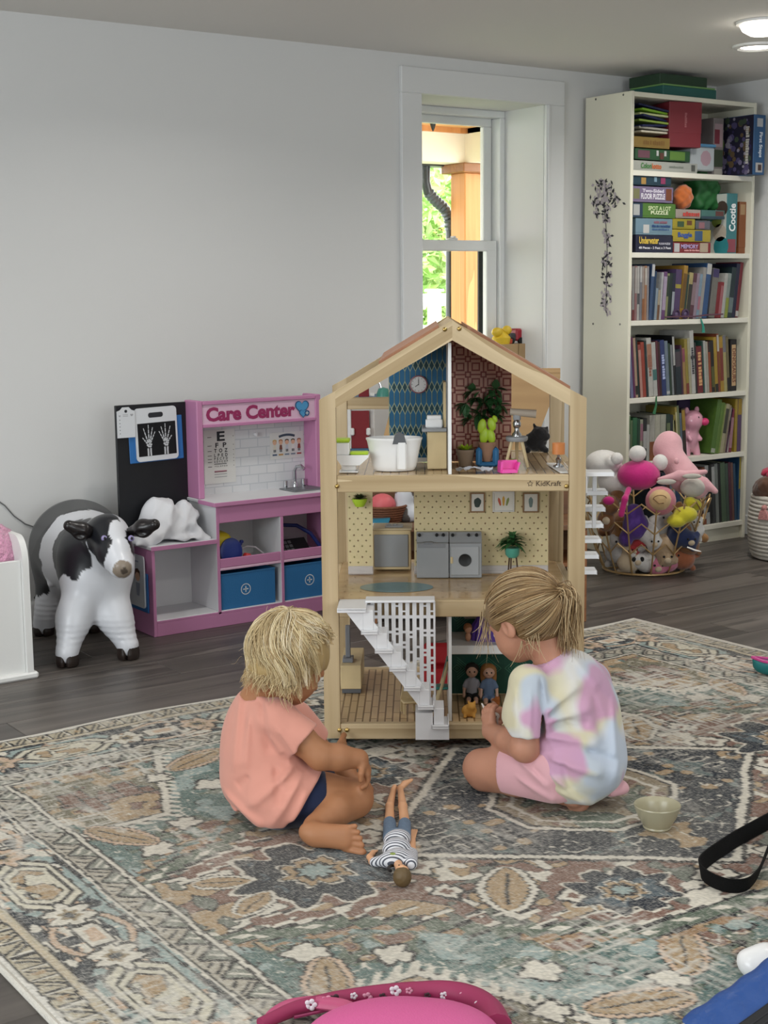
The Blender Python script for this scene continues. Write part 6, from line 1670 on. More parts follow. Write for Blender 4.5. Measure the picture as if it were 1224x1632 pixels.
mb = MB(); strip(mb, [(-.012, .028), (.008, .028)], .0018); strip(mb, [(-.012, .023), (.008, .023)], .0018); patch(mb, heart(.022, .026, .006)); patch(mb, heart(-.024, .024, .004)); obj('mark_print', mb, M('print_greyline', '', .6), t, T(0, -.0034, 0), smooth=False)
# holder on the side of the low cabinet
t = thing('chart_holder', 'blue holder with a white picture card on the side of the low pink cabinet', 'toy holder', (X0-.001, 4.555, .185), -90)
obj('holder', MB().box(-.080, .075, -.005, 0, -.105, .035, .002), M('holder_blue', '', .5), t); obj('card', MB().prism(rr(-.058, .060, -.090, .095, .012), -.010, -.005), m_wb, t)
mb = MB(); patch(mb, disc2(.01, .022, .020, 16)); obj('face_print', mb, M('pr_dfb396', 'dfb396', .6), t, T(0, -.0106, 0), smooth=False)
mb = MB(); patch(mb, [(-.010, .022), (-.006, .044), (.014, .048), (.030, .038), (.030, .016), (.022, .032), (.004, .034)]); obj('hair_print', mb, M('pr_5a3a2a', '5a3a2a', .6), t, T(0, -.0109, 0), smooth=False)
mb = MB(); patch(mb, [(-.006, -.004), (.026, -.004), (.020, -.05), (0, -.05)]); strip(mb, [(-.03, .072), (.02, .072)], .006); mb_o = obj('body_print', mb, M('pr_9aa0b0', '9aa0b0', .6), t, T(0, -.0106, 0), smooth=False)
mb_o['kind'] = 'stuff'
# fabric bins
def fbin(x0, x1, label, ex):
    t = thing('storage_bin', label, 'storage bin', ((x0+x1)/2, YF_+.010, .057)); w = (x1-x0)/2
    d, hh = .175, .130
    obj('front_panel', MB().box(-w, w, 0, .004, 0, hh, .0015), m_blue2, t); obj('back_panel', MB().box(-w, w, d-.004, d, 0, hh, .0015), m_blue2, t)
    for s in (-1, 1): obj('side_panel', MB().box(s*w, s*(w-.004), .004, d-.004, 0, hh, .001), m_blue2, t)
    obj('base', MB().box(-w+.004, w-.004, .004, d-.004, 0, .004), m_blue2, t)
    obj('binding', MB().box(-w-.001, w+.001, -.001, .005, hh-.004, hh+.001, .001), M('bin_blue_edge', '3f83ba', .6), t)
    mb = MB(); n = 28; ez = .066
    strip(mb, [(ex+.019*math.cos(a), ez+.019*math.sin(a)) for a in np.linspace(0, 2*PI, n)], .0032)
    for (u_, v_) in ((.011, .0022), (.0022, .011)): patch(mb, [(ex-u_, ez-v_), (ex+u_, ez-v_), (ex+u_, ez+v_), (ex-u_, ez+v_)])
    obj('cross_emblem', mb, m_wprint, t, T(0, -.0008, 0), smooth=False)
fbin(XM+.018, XD-.022, 'blue fabric bin with white cross emblem beside the empty pink cubby', -.012)
fbin(XD+.016, X1-.016, 'blue fabric bin with white cross emblem partly behind the dollhouse post', .0)
# toys on the clinic shelf
zS = .213
t = thing('toy_lantern', 'yellow rounded toy case with a round dark blue lid on the clinic shelf', 'toy', (2.452, YF_+.07, zS)); t.scale = (1.25, 1.0, 1.4)
sd = SDF(.003); sd.box((0.005, .03, .040), (.034, .055, .040), np.array(RX(0)), rad=.020).ell((0, .03, .062), (.03, .05, .022), k=.02); sobj('case', sd, M('toy_yellow', 'd8c02c', .35), t)
obj('lid', MB().lathe([(0, -.008), (.032, -.008), (.036, -.004), (.036, .006), (.030, .010), (.012, .012), (0, .012)], 28, T(.024, -.034, .034)@RX(80)@RZ(0)), M('toy_navy', '1c2f78', .35), t)
obj('latch', MB().box(.046, .066, -.03, -.018, .046, .056, .003).box(.060, .070, -.03, -.018, .052, .060, .002), M('toy_navy', '', .35), t)
t = thing('toy_syringe', 'red tipped toy syringe with a clear ring of tube beside the yellow case', 'toy', (2.545, YF_+.05, zS))
obj('tip', MB().lathe([(0, 0), (.012, 0), (.014, .02), (.005, .034), (0, .036)], 14, T(-.010, -.02, .028)@RY(112)), M('toy_red2', 'c02f35', .4), t)
obj('tube_loop', MB().tube([(-.02, .03, .01), (-.005, .03, .040), (.03, .03, .052), (.065, .03, .045), (.095, .025, .02), (.10, .02, .004)], .0028, 7), M('tube_clear', 'cfcdd2', .25), t)
obj('tray', MB().box(.0, .09, -.02, .04, 0, .012, .003), M('tray_pink', 'c98aa8', .5), t)
t = thing('toy_keypad', 'black toy keypad leaning in the right clinic shelf', 'toy', (2.765, YF_+.055, zS))
kp = obj('body', MB().box(-.07, .075, -.004, .006, 0, .075, .003), M('keypad_black', '18181c', .5), t, T(0, 0, .003)@RX(-48))
for i in range(4):
    for j in range(3): obj('key', MB().box(-.062+i*.018, -.048+i*.018, -.0065, -.003, .012+j*.019, .026+j*.019, .001), M('key_grey', '6f7176', .5), kp)
t = thing('toy_stethoscope', 'dark blue toy stethoscope tube arching at the back of the right clinic shelf', 'toy', (2.80, YF_+.14, zS))
obj('tube', MB().tube([(-.10, 0, .006), (-.095, 0, .08), (-.05, 0, .105), (.02, -.01, .098), (.07, -.03, .065), (.095, -.05, .02), (.098, -.05, .005)], .0075, 10), M('toy_navy', '', .35), t)
obj('chest_piece', MB().lathe([(0, 0), (.018, 0), (.018, .007), (.010, .010), (0, .010)], 18, T(.085, -.07, 0)), m_silver, t)
# white coat heap on the low cabinet
t = thing('white_coat', 'crumpled white coat heaped on the low clinic cabinet', 'clothing', (2.252, 4.555, .319))
sd = SDF(.0042); sd.ell((.01, .0, .040), (.105, .075, .055), k=.03).ell((-.015, .01, .085), (.070, .060, .070), k=.04).ell((.075, .0, .075), (.055, .06, .065), np.array(RY(20)), k=.03).ell((-.10, -.01, .020), (.06, .06, .03), k=.03).ell((.06, -.06, .012), (.07, .04, .016), k=.02).cap((.09, -.05, .05), (.13, -.07, -.002), .022, .016, k=.02).cap((-.06, -.06, .04), (-.13, -.07, .008), .025, .014, k=.02)
def coatdisp(X, Y, Z):
    D = 0
    for (a, b, c, ph, am) in ((24, 10, -34, 0, .007), (-36, 12, 22, 1.3, .006), (48, 18, 40, 2.1, .004), (-60, 30, 55, .5, .0025)):
        w_ = a*X+b*Y+c*Z+ph+1.1*np.sin(16*X+12*Z+ph); D = D+am*(.55*(np.abs(np.sin(w_))*2-1)+.6*np.sin(w_*.8+1))
    return D
sd.cut((0, 0, -1), -.001, .003)
sobj('coat', sd, M('coat_cotton', 'dadbe0', .85, bump=.1, bscale=400), t, disp=coatdisp)
# ------------------------------------------------------------------ inflatable cow
CB = np.array([-1.0, 4.75, 0])
def Q_(x, y, b): return atb(x, y, b)-CB
t = thing('inflatable_cow', 'inflatable black and white cow standing by the white toy bin', 'inflatable toy', mtx=T(*wab(*CB))@KR)
sd = SDF(.0055)
c1 = Q_(152, 893, 4.66); c2 = Q_(124, 872, 4.95)
sd.cap(c1, c2, .128, .168, k=.04)
nk_ = Q_(168, 858, 4.58); hd1 = Q_(172, 853, 4.53); mz = Q_(193, 902, 4.41)
sd.cap(c1+np.array([0, 0, .04]), nk_, .095, .075, k=.05).cap(hd1, hd1*.45+mz*.55, .068, .056, k=.03).cap(hd1*.45+mz*.55, mz, .056, .040, k=.02)
fL = Q_(107, 1045, 4.50); fL[2] = .045; fR = Q_(204, 1034, 4.585); fR[2] = .045
sd.chain([Q_(135, 935, 4.60), Q_(118, 985, 4.55), fL], [.072, .048, .037], k=.05); sd.chain([Q_(172, 930, 4.64), Q_(184, 985, 4.61), fR], [.070, .047, .036], k=.05)
rL = Q_(70, 1000, 4.93); rL[2] = .04; rR = Q_(145, 992, 4.97); rR[2] = .045
sd.chain([Q_(95, 920, 4.92), rL], [.08, .038], k=.05).chain([Q_(140, 930, 4.95), rR], [.08, .038], k=.05)
sd.cap(Q_(83, 920, 4.80), Q_(82, 930, 4.79), .02, .014, k=.01)
def cowcol(V):
    def blob(x, y, b, r, sx=1, sz=1):
        c = Q_(x, y, b); d = V-c; return 1-np.sqrt((d[:, 0]*sx)**2+d[:, 1]**2+(d[:, 2]*sz)**2)/r
    nz = (vnoise(V, 22, 5)-.5)*.30+(vnoise(V, 55, 6)-.5)*.16
    dk = np.maximum.reduce([blob(118, 872, 4.60, .105)+nz, blob(108, 905, 4.60, .05)+nz, blob(135, 905, 4.57, .035)+nz, blob(76, 905, 4.80, .05, 1.6, .7)+nz,
        blob(78, 850, 4.98, .205, 1, .85)+nz*.4, blob(130, 790, 4.98, .16, .7, 1)+nz*.4])
    band = np.maximum.reduce([blob(104, 832, 4.72, .050)+nz*.3, blob(135, 815, 4.74, .050, .7)+nz*.3, blob(168, 812, 4.76, .05, .6)+nz*.3, blob(88, 858, 4.72, .045, 1, .8)+nz*.3, blob(80, 885, 4.72, .05, 1.2, .7)+nz*.3, blob(88, 925, 4.75, .07)+nz*.3])
    dk = np.where(band > 0, -1, dk); dk = np.maximum(dk, blob(122, 818, 4.82, .022, .35, 1.4))
    hd = np.maximum.reduce([blob(156, 866, 4.455, .066, 1, .75)+nz*.3, blob(150, 845, 4.53, .045)+nz*.3, blob(212, 862, 4.47, .050)+nz*.3, blob(162, 838, 4.50, .058)+nz*.3])
    bl = np.maximum(blob(193, 872, 4.40, .050, 1.5, .45), blob(187, 832, 4.46, .050, 1.7, .6)); hd = np.where(bl > 0, -1, hd)
    dk = np.maximum(dk, hd)
    C = np.tile(L3('d7d9df'), (len(V), 1)); C[dk > 0] = L3('1c1d22')
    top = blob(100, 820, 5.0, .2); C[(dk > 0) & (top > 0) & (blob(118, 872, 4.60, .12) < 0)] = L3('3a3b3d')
    ms = blob(196, 910, 4.37, .034); C[ms > 0] = L3('8f8274'); C[(blob(201, 914, 4.36, .022) > 0)] = L3('4f463e')
    return C
def wrinkle(X, Y, Z): 
    return -.0011*np.sin(Z*330+6*X)*np.clip((.16-Z)/.05, 0, 1)*np.clip((Z-.05)/.02, 0, 1)
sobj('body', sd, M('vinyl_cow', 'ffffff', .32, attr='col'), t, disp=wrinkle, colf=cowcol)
m_hoof = M('hoof_vinyl', '2c2320', .3)
for p in (fL, fR, rL, rR):
    sd = SDF(.003); sd.cap((p[0], p[1], .020), (p[0], p[1], .040), .038, .036, k=.01).box((p[0], p[1]-.038, .02), (.003, .02, .05), rad=.002, sub=True); sd.cut((0, 0, -1), .0, .004).cut((0, 0, 1), .046, .003)
    sobj('hoof', sd, m_hoof, t)
for (a, b, c) in (((152, 848, 4.52), (130, 846, 4.47), (110, 838, 4.45)), ((206, 848, 4.52), (228, 842, 4.48), (246, 836, 4.46))):
    sd = SDF(.003); a, b, c = Q_(*a), Q_(*b), Q_(*c); sd.chain([a, b, c], [.014, .028, .018], k=.012); sd.ell(b+np.array([0, -.030, -.012]), (.022, .014, .010), k=.008, sub=True)
    sobj('ear', sd, M('ear_vinyl', '1a1516', .3), t)
for (x, y, b) in ((166, 858, 4.436), (209, 858, 4.45)):
    e = obj('eye', MB().ball(Q_(x, y, b), (.010, .006, .010), 12, 8), M('cow_eye', '8f86b0', .2), t); obj('pupil', MB().ball(Q_(x+1, y, b-.006), (.004, .003, .005), 8, 6), m_dark, e)
# ------------------------------------------------------------------ white bin with pink fluffy cushion
zt_ = at(30, 893, (0, 1, 0), 4.21)[2]; zs_ = at(38, 846, (0, 1, 0), 4.30)[2]
t = thing('toy_bin', 'white wooden toy bin with curved side at the left wall', 'toy bin', (0, 0, 0))
obj('front_panel', MB().box(.9, 1.590, 4.205, 4.220, .02, zt_, .002), m_hw, t)
P = [(4.19, .02), (4.19, zt_-.01)]+[(4.19+.06*(1-math.cos(a)), zt_-.01+(zs_-zt_+.01)*math.sin(a)) for a in np.linspace(.15, PI/2, 8)]+[(4.52, zs_), (4.52, .02)]
obj('side_panel', MB().prism(P, 1.590, 1.610, axis='x'), m_hw, t)
obj('plinth', MB().box(.88, 1.625, 4.185, 4.53, 0, .022, .006), m_hw, t); obj('back_panel', MB().box(.9, 1.59, 4.50, 4.515, .02, zs_-.02, .002), m_hw, t); obj('bottom', MB().box(.9, 1.59, 4.22, 4.50, .022, .04), m_hw, t)
cx_ = at(32, 862, (0, 1, 0), 4.34)[0]
t = thing('fluffy_cushion', 'pink fluffy cushion stuffed in the white toy bin', 'cushion', (cx_-.11, 4.345, at(15, 832, (0, 1, 0), 4.30)[2]-.265))
V_ = []; F_ = []
sd = SDF(.006); sd.ell((0, 0, .12), (.12, .10, .15), k=.03).ell((-.15, 0, .13), (.14, .10, .15), k=.03)
sobj('body', sd, M('fluff_pink', 'd99ab8', .95, var=.15, vscale=60, sheen=.6, bump=1.0, bscale=120), t, disp=lambda X, Y, Z: .005*np.sin(X*190+np.sin(Y*90)*2)*np.sin(Z*170+np.sin(X*70)*2)*np.sin(Y*160))
t = thing('shipping_bag', 'white plastic bag behind the pink cushion at the picture edge', 'bag', (1.36, 4.44, .40))
sd = SDF(.005); sd.ell((0, 0, .05), (.05, .03, .06), k=.01); sobj('bag', sd, m_toyw, t, disp=lambda X, Y, Z: .004*np.sin(X*120+Z*60))
pts = [at(-10, 793, (0, 1, 0), WY-.004), at(8, 806, (0, 1, 0), WY-.004), at(22, 822, (0, 1, 0), WY-.004), at(40, 835, (0, 1, 0), WY-.004), at(60, 842, (0, 1, 0), WY-.004), at(90, 850, (0, 1, 0), WY-.004)]
tag(obj('wall_cable', MB().tube(pts, .0022, 6), M('cable_grey', '6f6f70', .6)), 'thin grey cable running down the wall behind the cow', 'cable')
pts = [at(55, 952, (0, 1, 0), WY-.03), at(80, 962, (0, 1, 0), WY-.03), at(105, 968, (0, 1, 0), WY-.03), at(150, 969, (0, 1, 0), WY-.03), at(215, 955, (0, 1, 0), WY-.03)]
tag(obj('floor_cable', MB().tube(pts, .005, 8), m_dark), 'black power cable sagging along the baseboard behind the cow', 'cable')
# ------------------------------------------------------------------ bookcase, games and books
BCX, BW, BD, BH = 4.522, .80, .285, 2.02
BYB = WY-.031; BYF = BYB-BD; BI0, BI1 = BCX+.018, BCX+BW-.018
m_bc = M('bookcase_cream', 'dedbc9', .5); m_bce = M('bookcase_edge', 'dddacd', .5)
bcs = thing('bookcase', 'tall cream bookcase with a flower vine on its side in the corner', 'bookcase', (0, 0, 0))
for x in (BCX, BCX+BW-.018): obj('side_panel', MB().box(x, x+.018, BYF, BYB, 0, BH, .0015), m_bc, bcs)
SH = [1.690, 1.340, 1.045, .704, .415, .085]
obj('top_board', MB().box(BI0, BI1, BYF, BYB, BH-.022, BH-.002, .001), m_bc, bcs)
for z in SH: obj('shelf', MB().box(BI0, BI1, BYF+.002, BYB-.004, z-.022, z, .001), m_bce, bcs)
obj('plinth', MB().box(BI0, BI1, BYF+.02, BYF+.035, 0, .063), m_bc, bcs)
obj('back_panel', MB().box(BI0, BI1, BYB-.004, BYB, .02, BH-.02), m_bc, bcs)
for (y, z) in ((BYF+.05, BH-.012), (BYF+.22, BH-.012), (BYF+.05, 1.03), (BYF+.22, 1.03)): obj('screw', MB().lathe([(0, .001), (.005, .001), (.005, 0), (0, 0)], 8, T(BCX, y, z)@RY(-90)), M('screw_grey', '6b6a64', .4, .6), bcs)
# vine decal of small petals and dark leaves on the left side
mbd, mbp_ = MB(), MB(); r_ = random.Random(12)
def sidep(x, y): P = at(x, y, (1, 0, 0), BCX); return P[1], P[2]
def petal(mb, cy, cz, L_, w, a, off):
    c_, s_ = math.cos(a), math.sin(a); P = [(0, 0), (L_*.5, w), (L_, 0), (L_*.5, -w)]
    mb.add([(BCX-off, cy+p[0]*c_-p[1]*s_, cz+p[0]*s_+p[1]*c_) for p in P], [(0, 1, 2, 3)])
for (x, y, n, sp) in ((960, 292, 16, 10), (965, 310, 26, 16), (952, 322, 16, 9), (983, 318, 14, 9), (970, 305, 12, 16), (966, 335, 12, 8), (950, 340, 6, 5), (967, 350, 8, 5), (967, 372, 10, 5), (968, 385, 9, 5), (966, 405, 9, 5), (967, 420, 14, 7), (968, 440, 10, 6), (968, 455, 5, 4), (966, 470, 10, 7), (964, 485, 12, 8), (967, 497, 5, 5)):
    for k in range(int(n*1.5)):
        yy, zz = sidep(x+r_.gauss(0, sp*.5), y+r_.gauss(0, sp*.5))
        if r_.random() < .52: petal(mbp_, yy, zz, .021, .0075, r_.random()*6.28, .0006+.0016*r_.random())
        else: petal(mbd, yy, zz, .026, .0052, r_.random()*6.28, .0006+.0017*r_.random())
st_ = [sidep(x, y) for (x, y) in ((963, 330), (966, 360), (968, 400), (967, 440), (966, 490), (968, 503))]
mbd.tube([(BCX-.001, a, b) for a, b in st_], .0018, 4)
o = obj('vine_decal_petals', mbp_, M('decal_lilac', 'b3a9ae', .6), bcs, smooth=False); o['kind'] = 'stuff'; o = obj('vine_decal_leaves', mbd, M('decal_dark', '2c2a30', .6), bcs, smooth=False); o['kind'] = 'stuff'
m_pages = M('pages', 'cfc8b4', .9)
def shelf_shade(c, k=.75, g=.14):  # dims and greys book and box colours: bookcase shade put into the colour
    r = [int(c[i:i+2], 16) for i in (0, 2, 4)]; m_ = sum(r)/3
    return '%02x%02x%02x' % tuple(int(max(0, min(255, (q*(1-g)+m_*g)*k))) for q in r)
def book_mats(c): return M('cover_'+c, shelf_shade(c), .5, var=.10, vscale=45)
def book(x, w, h, c, z, lean, label, depth=.17, y0=None, band=None, spine=None, group=None):
    t = thing('book', label, 'book', mtx=T(x, (BYF+.018 if y0 is None else y0), z)@RY(lean), group=group)
    b = .0022 if w > .012 else .0012
    m = MB().box(0, w, 0, .003, 0, h, .0012).box(0, b, .003, depth, 0, h).box(w-b, w, .003, depth, 0, h)
    obj('cover', m, book_mats(c), t)
    obj('pages', MB().box(b, w-b, .003, depth-.004, .003, h-.004), m_pages, t)
    if band: obj('spine_band', MB().box(.0006, w-.0006, -.0005, 0, h*band[1], h*band[2]), book_mats(band[0]), t)
    if spine and w > .012:
        s, cc_ = spine; v, f = text_mesh(s, 1.0, .02); ww = v[:, 0].max()-v[:, 0].min(); hh = v[:, 1].max()-v[:, 1].min()
        sc_ = min(h*.72/ww, w*.62/hh); obj('spine_lettering', (np.stack([v[:, 1]*sc_, np.zeros(len(v)), -v[:, 0]*sc_], 1), f), M('spine_ink_'+cc_, cc_, .6), t, T(w/2, -.0011, h*.52), smooth=False)
    return t
ORD = ['first', 'second', 'third', 'fourth', 'fifth', 'sixth', 'seventh', 'eighth', 'ninth', 'tenth', 'eleventh', 'twelfth', 'thirteenth', 'fourteenth', 'fifteenth', 'sixteenth', 'seventeenth', 'eighteenth', 'nineteenth', 'twentieth', 'twenty-first', 'twenty-second', 'twenty-third', 'twenty-fourth', 'twenty-fifth', 'twenty-sixth', 'twenty-seventh', 'twenty-eighth', 'twenty-ninth', 'thirtieth', 'thirty-first', 'thirty-second', 'thirty-third', 'thirty-fourth', 'thirty-fifth', 'thirty-sixth', 'thirty-seventh', 'thirty-eighth', 'thirty-ninth', 'fortieth']
def cname(c):
    r, g, b = [int(c[i:i+2], 16) for i in (0, 2, 4)]; mx, mn = max(r, g, b), min(r, g, b)
    if mx < 50: return 'black'
    if mx-mn < 28: return 'white' if mx > 190 else 'grey' if mx > 80 else 'dark grey'
    import colorsys
    h, s, v = colorsys.rgb_to_hsv(r/255, g/255, b/255); h *= 360
    n = 'red' if h < 14 or h > 340 else 'orange' if h < 38 else 'yellow' if h < 66 else 'green' if h < 165 else 'teal' if h < 195 else 'blue' if h < 250 else 'purple' if h < 300 else 'pink'
    if n == 'orange' and s < .45: n = 'tan'
    return ('dark ' if v < .45 else 'pale ' if s < .35 and v > .6 else '')+n
def shelf_row(z, items, x0, x1, shelfname, leans, order0=0):
    """items: (width mm, height mm, colour, band, spine text); placed left to right and scaled to the row's length"""
    tot = sum(i[0] for i in items)
    extra = sum(abs(math.tan(math.radians(leans(k/len(items))))) for k in range(len(items)))*0
    sc_ = (x1-x0)/(tot*1.03); x = x0
    for k, it in enumerate(items):
        w = it[0]*sc_/1.0; h = it[1]/1000; ln = leans(k/len(items)); dz = 0
        wd = w/max(math.cos(math.radians(ln)), .5)
        if ln > 0: mt_x, dz = x, w*math.sin(math.radians(ln))
        else: mt_x, dz = x, 0.0
        nm = cname(it[2])
        adj = ('tall ' if it[1] > 245 else 'short ' if it[1] < 180 else '')+('thin ' if it[0] < 13 else 'thick ' if it[0] > 29 else '')
        lab = f"{adj}{nm} book, {ORD[k+order0]} from the left on the {shelfname}"
        book(mt_x, w-.0006, h, it[2], z+dz+.0004, ln, lab, band=it[3] if len(it) > 3 else None, spine=it[4] if len(it) > 4 else None, group='books on the '+shelfname, depth=.15+.08*random.random())
        x += wd+(.03*(x1-x0)/len(items) if True else 0)
B = lambda *a: a
row3 = [B(15, 238, '9a5a5e', ('b9a9a2', .55, .96)), B(14, 236, 'a9a6a4', ('8a3a3c', .0, .2)), B(13, 238, 'b07a7a', ('c9c2bc', .5, .97)), B(13, 236, 'cfcac6', ('5a5a60', .3, .5)), B(13, 238, '8f8f98', ('d5d3d0', .7, .98)), B(13, 236, 'b9a79c', ('b06a3c', 0, .4)), B(13, 238, 'c98a5e', ('d8d2c8', .65, .96)), B(11, 236, 'a8a2a6'),
  B(17, 246, '3d5f92', ('e4e4e4', .78, .99)), B(12, 215, '17406e'), B(14, 140, '9fb4c4'), B(13, 132, 'c4b59a', ('8a5a3a', 0, .5)), B(11, 210, 'cfd0d2'), B(20, 212, '7c4a86', ('c9b4d4', .2, .9)), B(13, 205, 'a3a86c', ('2d4a34', .5, .95)), B(18, 206, '1f3430'), B(15, 206, '1d2544', ('b9c0cc', .1, .6)), B(34, 222, '5d4478', ('c9b83c', .62, .70)), B(22, 240, 'cf9a30', ('8a5f1a', .2, .85)), B(12, 200, '2a4a3c'), B(22, 208, 'd0bd78', ('3a3a34', .1, .75)), B(22, 205, '6d3a4a', ('a78a92', .3, .8)), B(16, 205, 'b39ab0'), B(16, 202, '8fb0c8', ('c97a90', .2, .5)), B(18, 232, 'b5b2ae'), B(28, 250, '2f5f9c', ('e4e2de', .80, .99)), B(10, 228, '1a1c34'), B(36, 226, '8b887e', ('4b3f7c', .82, .99)), B(18, 165, 'a01c28'), B(18, 165, 'b3202c', ('c9727a', .1, .9)), B(18, 205, 'cfd0c8'), B(20, 205, '9fb0aa', ('a8b53c', 0, .45)), B(26, 232, '1f3a40', ('7a8f90', .1, .4)), B(20, 250, '1c2248'), B(18, 256, '8f1c2c', ('e0ddd6', .02, .12))]
shelf_row(SH[2], row3, BI0+.004, BI1-.055, 'third shelf', lambda t: 0 if t < .22 else 4 if t < .5 else 7.0)
row4 = [B(11, 268, '1d1a22'), B(17, 270, '8688b8'), B(11, 268, '7c2a66'), B(15, 265, 'd0a98c', ('2a2a26', .05, .2)), B(10, 255, '1f3a34'), B(16, 235, 'b34a3c', ('e0a090', .0, .9)), B(20, 245, 'c2452f'), B(13, 252, '20383a'), B(28, 262, 'dcdad2', ('c98a6a', .5, .9), ('~~~~~~~~', '8a5a4a')), B(24, 242, 'd8d8d2', ('4a8a86', .3, .5)), B(14, 248, '6d2636'), B(11, 244, '4a221e'), B(26, 250, '2c3f86', None, ('~~~~~~~~~', 'a8b4d8')), B(20, 246, '7f93a6', ('d8d8d8', .03, .08)), B(13, 235, '2c4a34'), B(12, 228, '9aa0a2'), B(13, 270, '15161a', ('d5d5d0', .5, .98)), B(32, 205, '1c2f3c', ('5a4a54', .62, .95)), B(10, 225, '5c2a4c'), B(16, 212, 'c99a5a', ('b0506a', .7, .98)), B(18, 250, 'b8a23c', ('a04030', 0, .2)), B(15, 255, 'c9c4a0'), B(24, 290, 'e0ded8', ('3a3a3c', .55, .60), ('~~~~~~~~~~~~', '3a3a40')), B(11, 235, '2a2a2c'), B(34, 215, '8c1f2a', None, ('~~~~~~~~~~', 'c99a6a')), B(10, 240, '1f5a50'), B(14, 240, 'd2d2ca'), B(13, 236, 'c7c3b0'), B(15, 235, 'b8562c', ('2c2420', .8, 1)), B(20, 240, '231d1c', ('6a6a2c', .1, .5)), B(20, 255, 'd0a62a', ('2a2a24', 0, .15)), B(14, 270, 'a04a2a', ('d8d2c8', .7, .98)), B(22, 255, 'd0a02c', ('a03c2c', .2, .8)), B(19, 262, 'cfc07a', ('8a8a94', .7, 1)), B(18, 255, '8a7c50', ('1f1d20', .0, .25)), B(40, 240, '1d1818', None)]
shelf_row(SH[3], row4, BI0+.012, BI1-.050, 'fourth shelf', lambda t: -5.5 if t < .97 else -2.0)
row5a = [B(15, 215, 'cfd2c8', ('5a8a4a', .6, .98)), B(10, 190, '6a8a5a'), B(20, 200, '2f7a4a'), B(12, 195, '1f5038'), B(13, 190, 'b3b89a', ('b97a90', .5, .9)), B(17, 195, '26282a', ('d0d0cc', .3, .7)), B(12, 165, 'd2d2cc'), B(24, 205, 'ccc9bc', ('a85a2a', 0, .42)), B(24, 205, 'd0cdb8', ('a07a1f', 0, .42)), B(26, 205, 'c4c6b0', ('8a9a3c', 0, .3))]
shelf_row(SH[4], row5a, BI0+.004, BI0+.250, 'fifth shelf', lambda t: 0)
row5b = [B(26, 205, '1f4034', ('7a8a5a', .2, .8)), B(20, 200, '24303a'), B(16, 175, 'cfcc8a', ('d8d4c8', 0, .5)), B(12, 200, 'b8a040'), B(13, 235, 'c9b04a', ('e0d9a0', .3, .9)), B(15, 240, '8f9a6a'), B(15, 205, '6a7f94'), B(24, 225, '3f2f2a', ('d0a02c', .55, .97))]
shelf_row(SH[4], row5b, BI0+.258, BI0+.392, 'fifth shelf', lambda t: -6 if t > .3 else -2, 10)
row5c = [B(34, 255, '5f8f2c', ('c9d0b8', .02, .10)), B(28, 240, '6f9a34'), B(12, 232, '9ab04a'), B(28, 232, 'c9bf94', ('4a4a3c', .4, .9)), B(15, 225, 'a89a78'), B(15, 215, '5c2a4a'), B(10, 210, 'cfcac6'), B(24, 205, '9c2346', ('c98a9a', .1, .8))]
shelf_row(SH[4], row5c, BI0+.548, BI0+.690, 'fifth shelf', lambda t: 10 if t < .75 else 5, 19)
row5d = [B(14, 250, 'c9a82c'), B(22, 250, '6a4a7c', ('c9a02c', .7, 1))]
shelf_row(SH[4], row5d, BI1-.052, BI1-.006, 'fifth shelf', lambda t: 0, 28)
row6 = [B(20, 270, '22304a'), B(16, 260, '6a3a30'), B(14, 255, '8a8f96'), B(12, 262, 'b9b9b4'), B(22, 265, '2a4a7a'), B(12, 270, '6e6a60'), B(16, 272, '24304c'), B(26, 268, '3a4a86'), B(14, 255, '8a6a4a'), B(14, 245, 'a59a80'), B(12, 262, '777c80'), B(16, 270, '5f3a2a'), B(14, 272, 'a0512c', ('d5d2ca', .1, .9)), B(18, 280, 'c4c6c4', ('2a2a2c', .2, .9)), B(13, 282, '18191b'), B(17, 285, '3a3d40', ('c9ccca', .5, .95)), B(16, 284, '8f9692'), B(12, 284, '1d2224'), B(24, 286, '5c7a5a'), B(16, 280, '4f6a58'), B(12, 284, '6a2c4a'), B(13, 280, '8a5a50'), B(12, 275, '2c5a80')]
shelf_row(SH[5], row6, BI0+.25, BI1-.020, 'bottom shelf', lambda t: -5)
book(BI1-.0145, .013, .30, '2f6aa0', SH[5]+.0004, 0, 'tall thin blue and yellow book at the right end of the bottom shelf', band=('d0b83c', .5, 1.0), group='books on the bottom shelf')
# black dinosaur album lettering
for o in [q for q in bpy.data.objects if q.get('label', '').startswith('tall') or q.get('label', '').startswith('thick')]:
    if 'thirty-sixth from the left on the fourth shelf' in o.get('label', ''):
        o['label'] = 'thick black dinosaur book with tan label at the right of the fourth shelf'
        hh = .240; mw = [c for c in o.children if c.name.startswith('cover')][0]; w_ = max(v.co.x for v in mw.data.vertices)
        lb = obj('spine_label', MB().box(w_*.18, w_*.82, -.001, 0, hh*.10, hh*.90), M('label_tan', 'b99a72', .6), o)
        v, f = text_mesh('DINOSAURS', 1.0, .02); sc_ = hh*.66/(v[:, 0].max()-v[:, 0].min())
        obj('spine_lettering', (np.stack([v[:, 1]*sc_, np.zeros(len(v)), -v[:, 0]*sc_], 1), f), M('spine_ink_6a2f20', '6a2f20', .6), lb, T(w_*.5, -.0014, hh*.5), smooth=False)
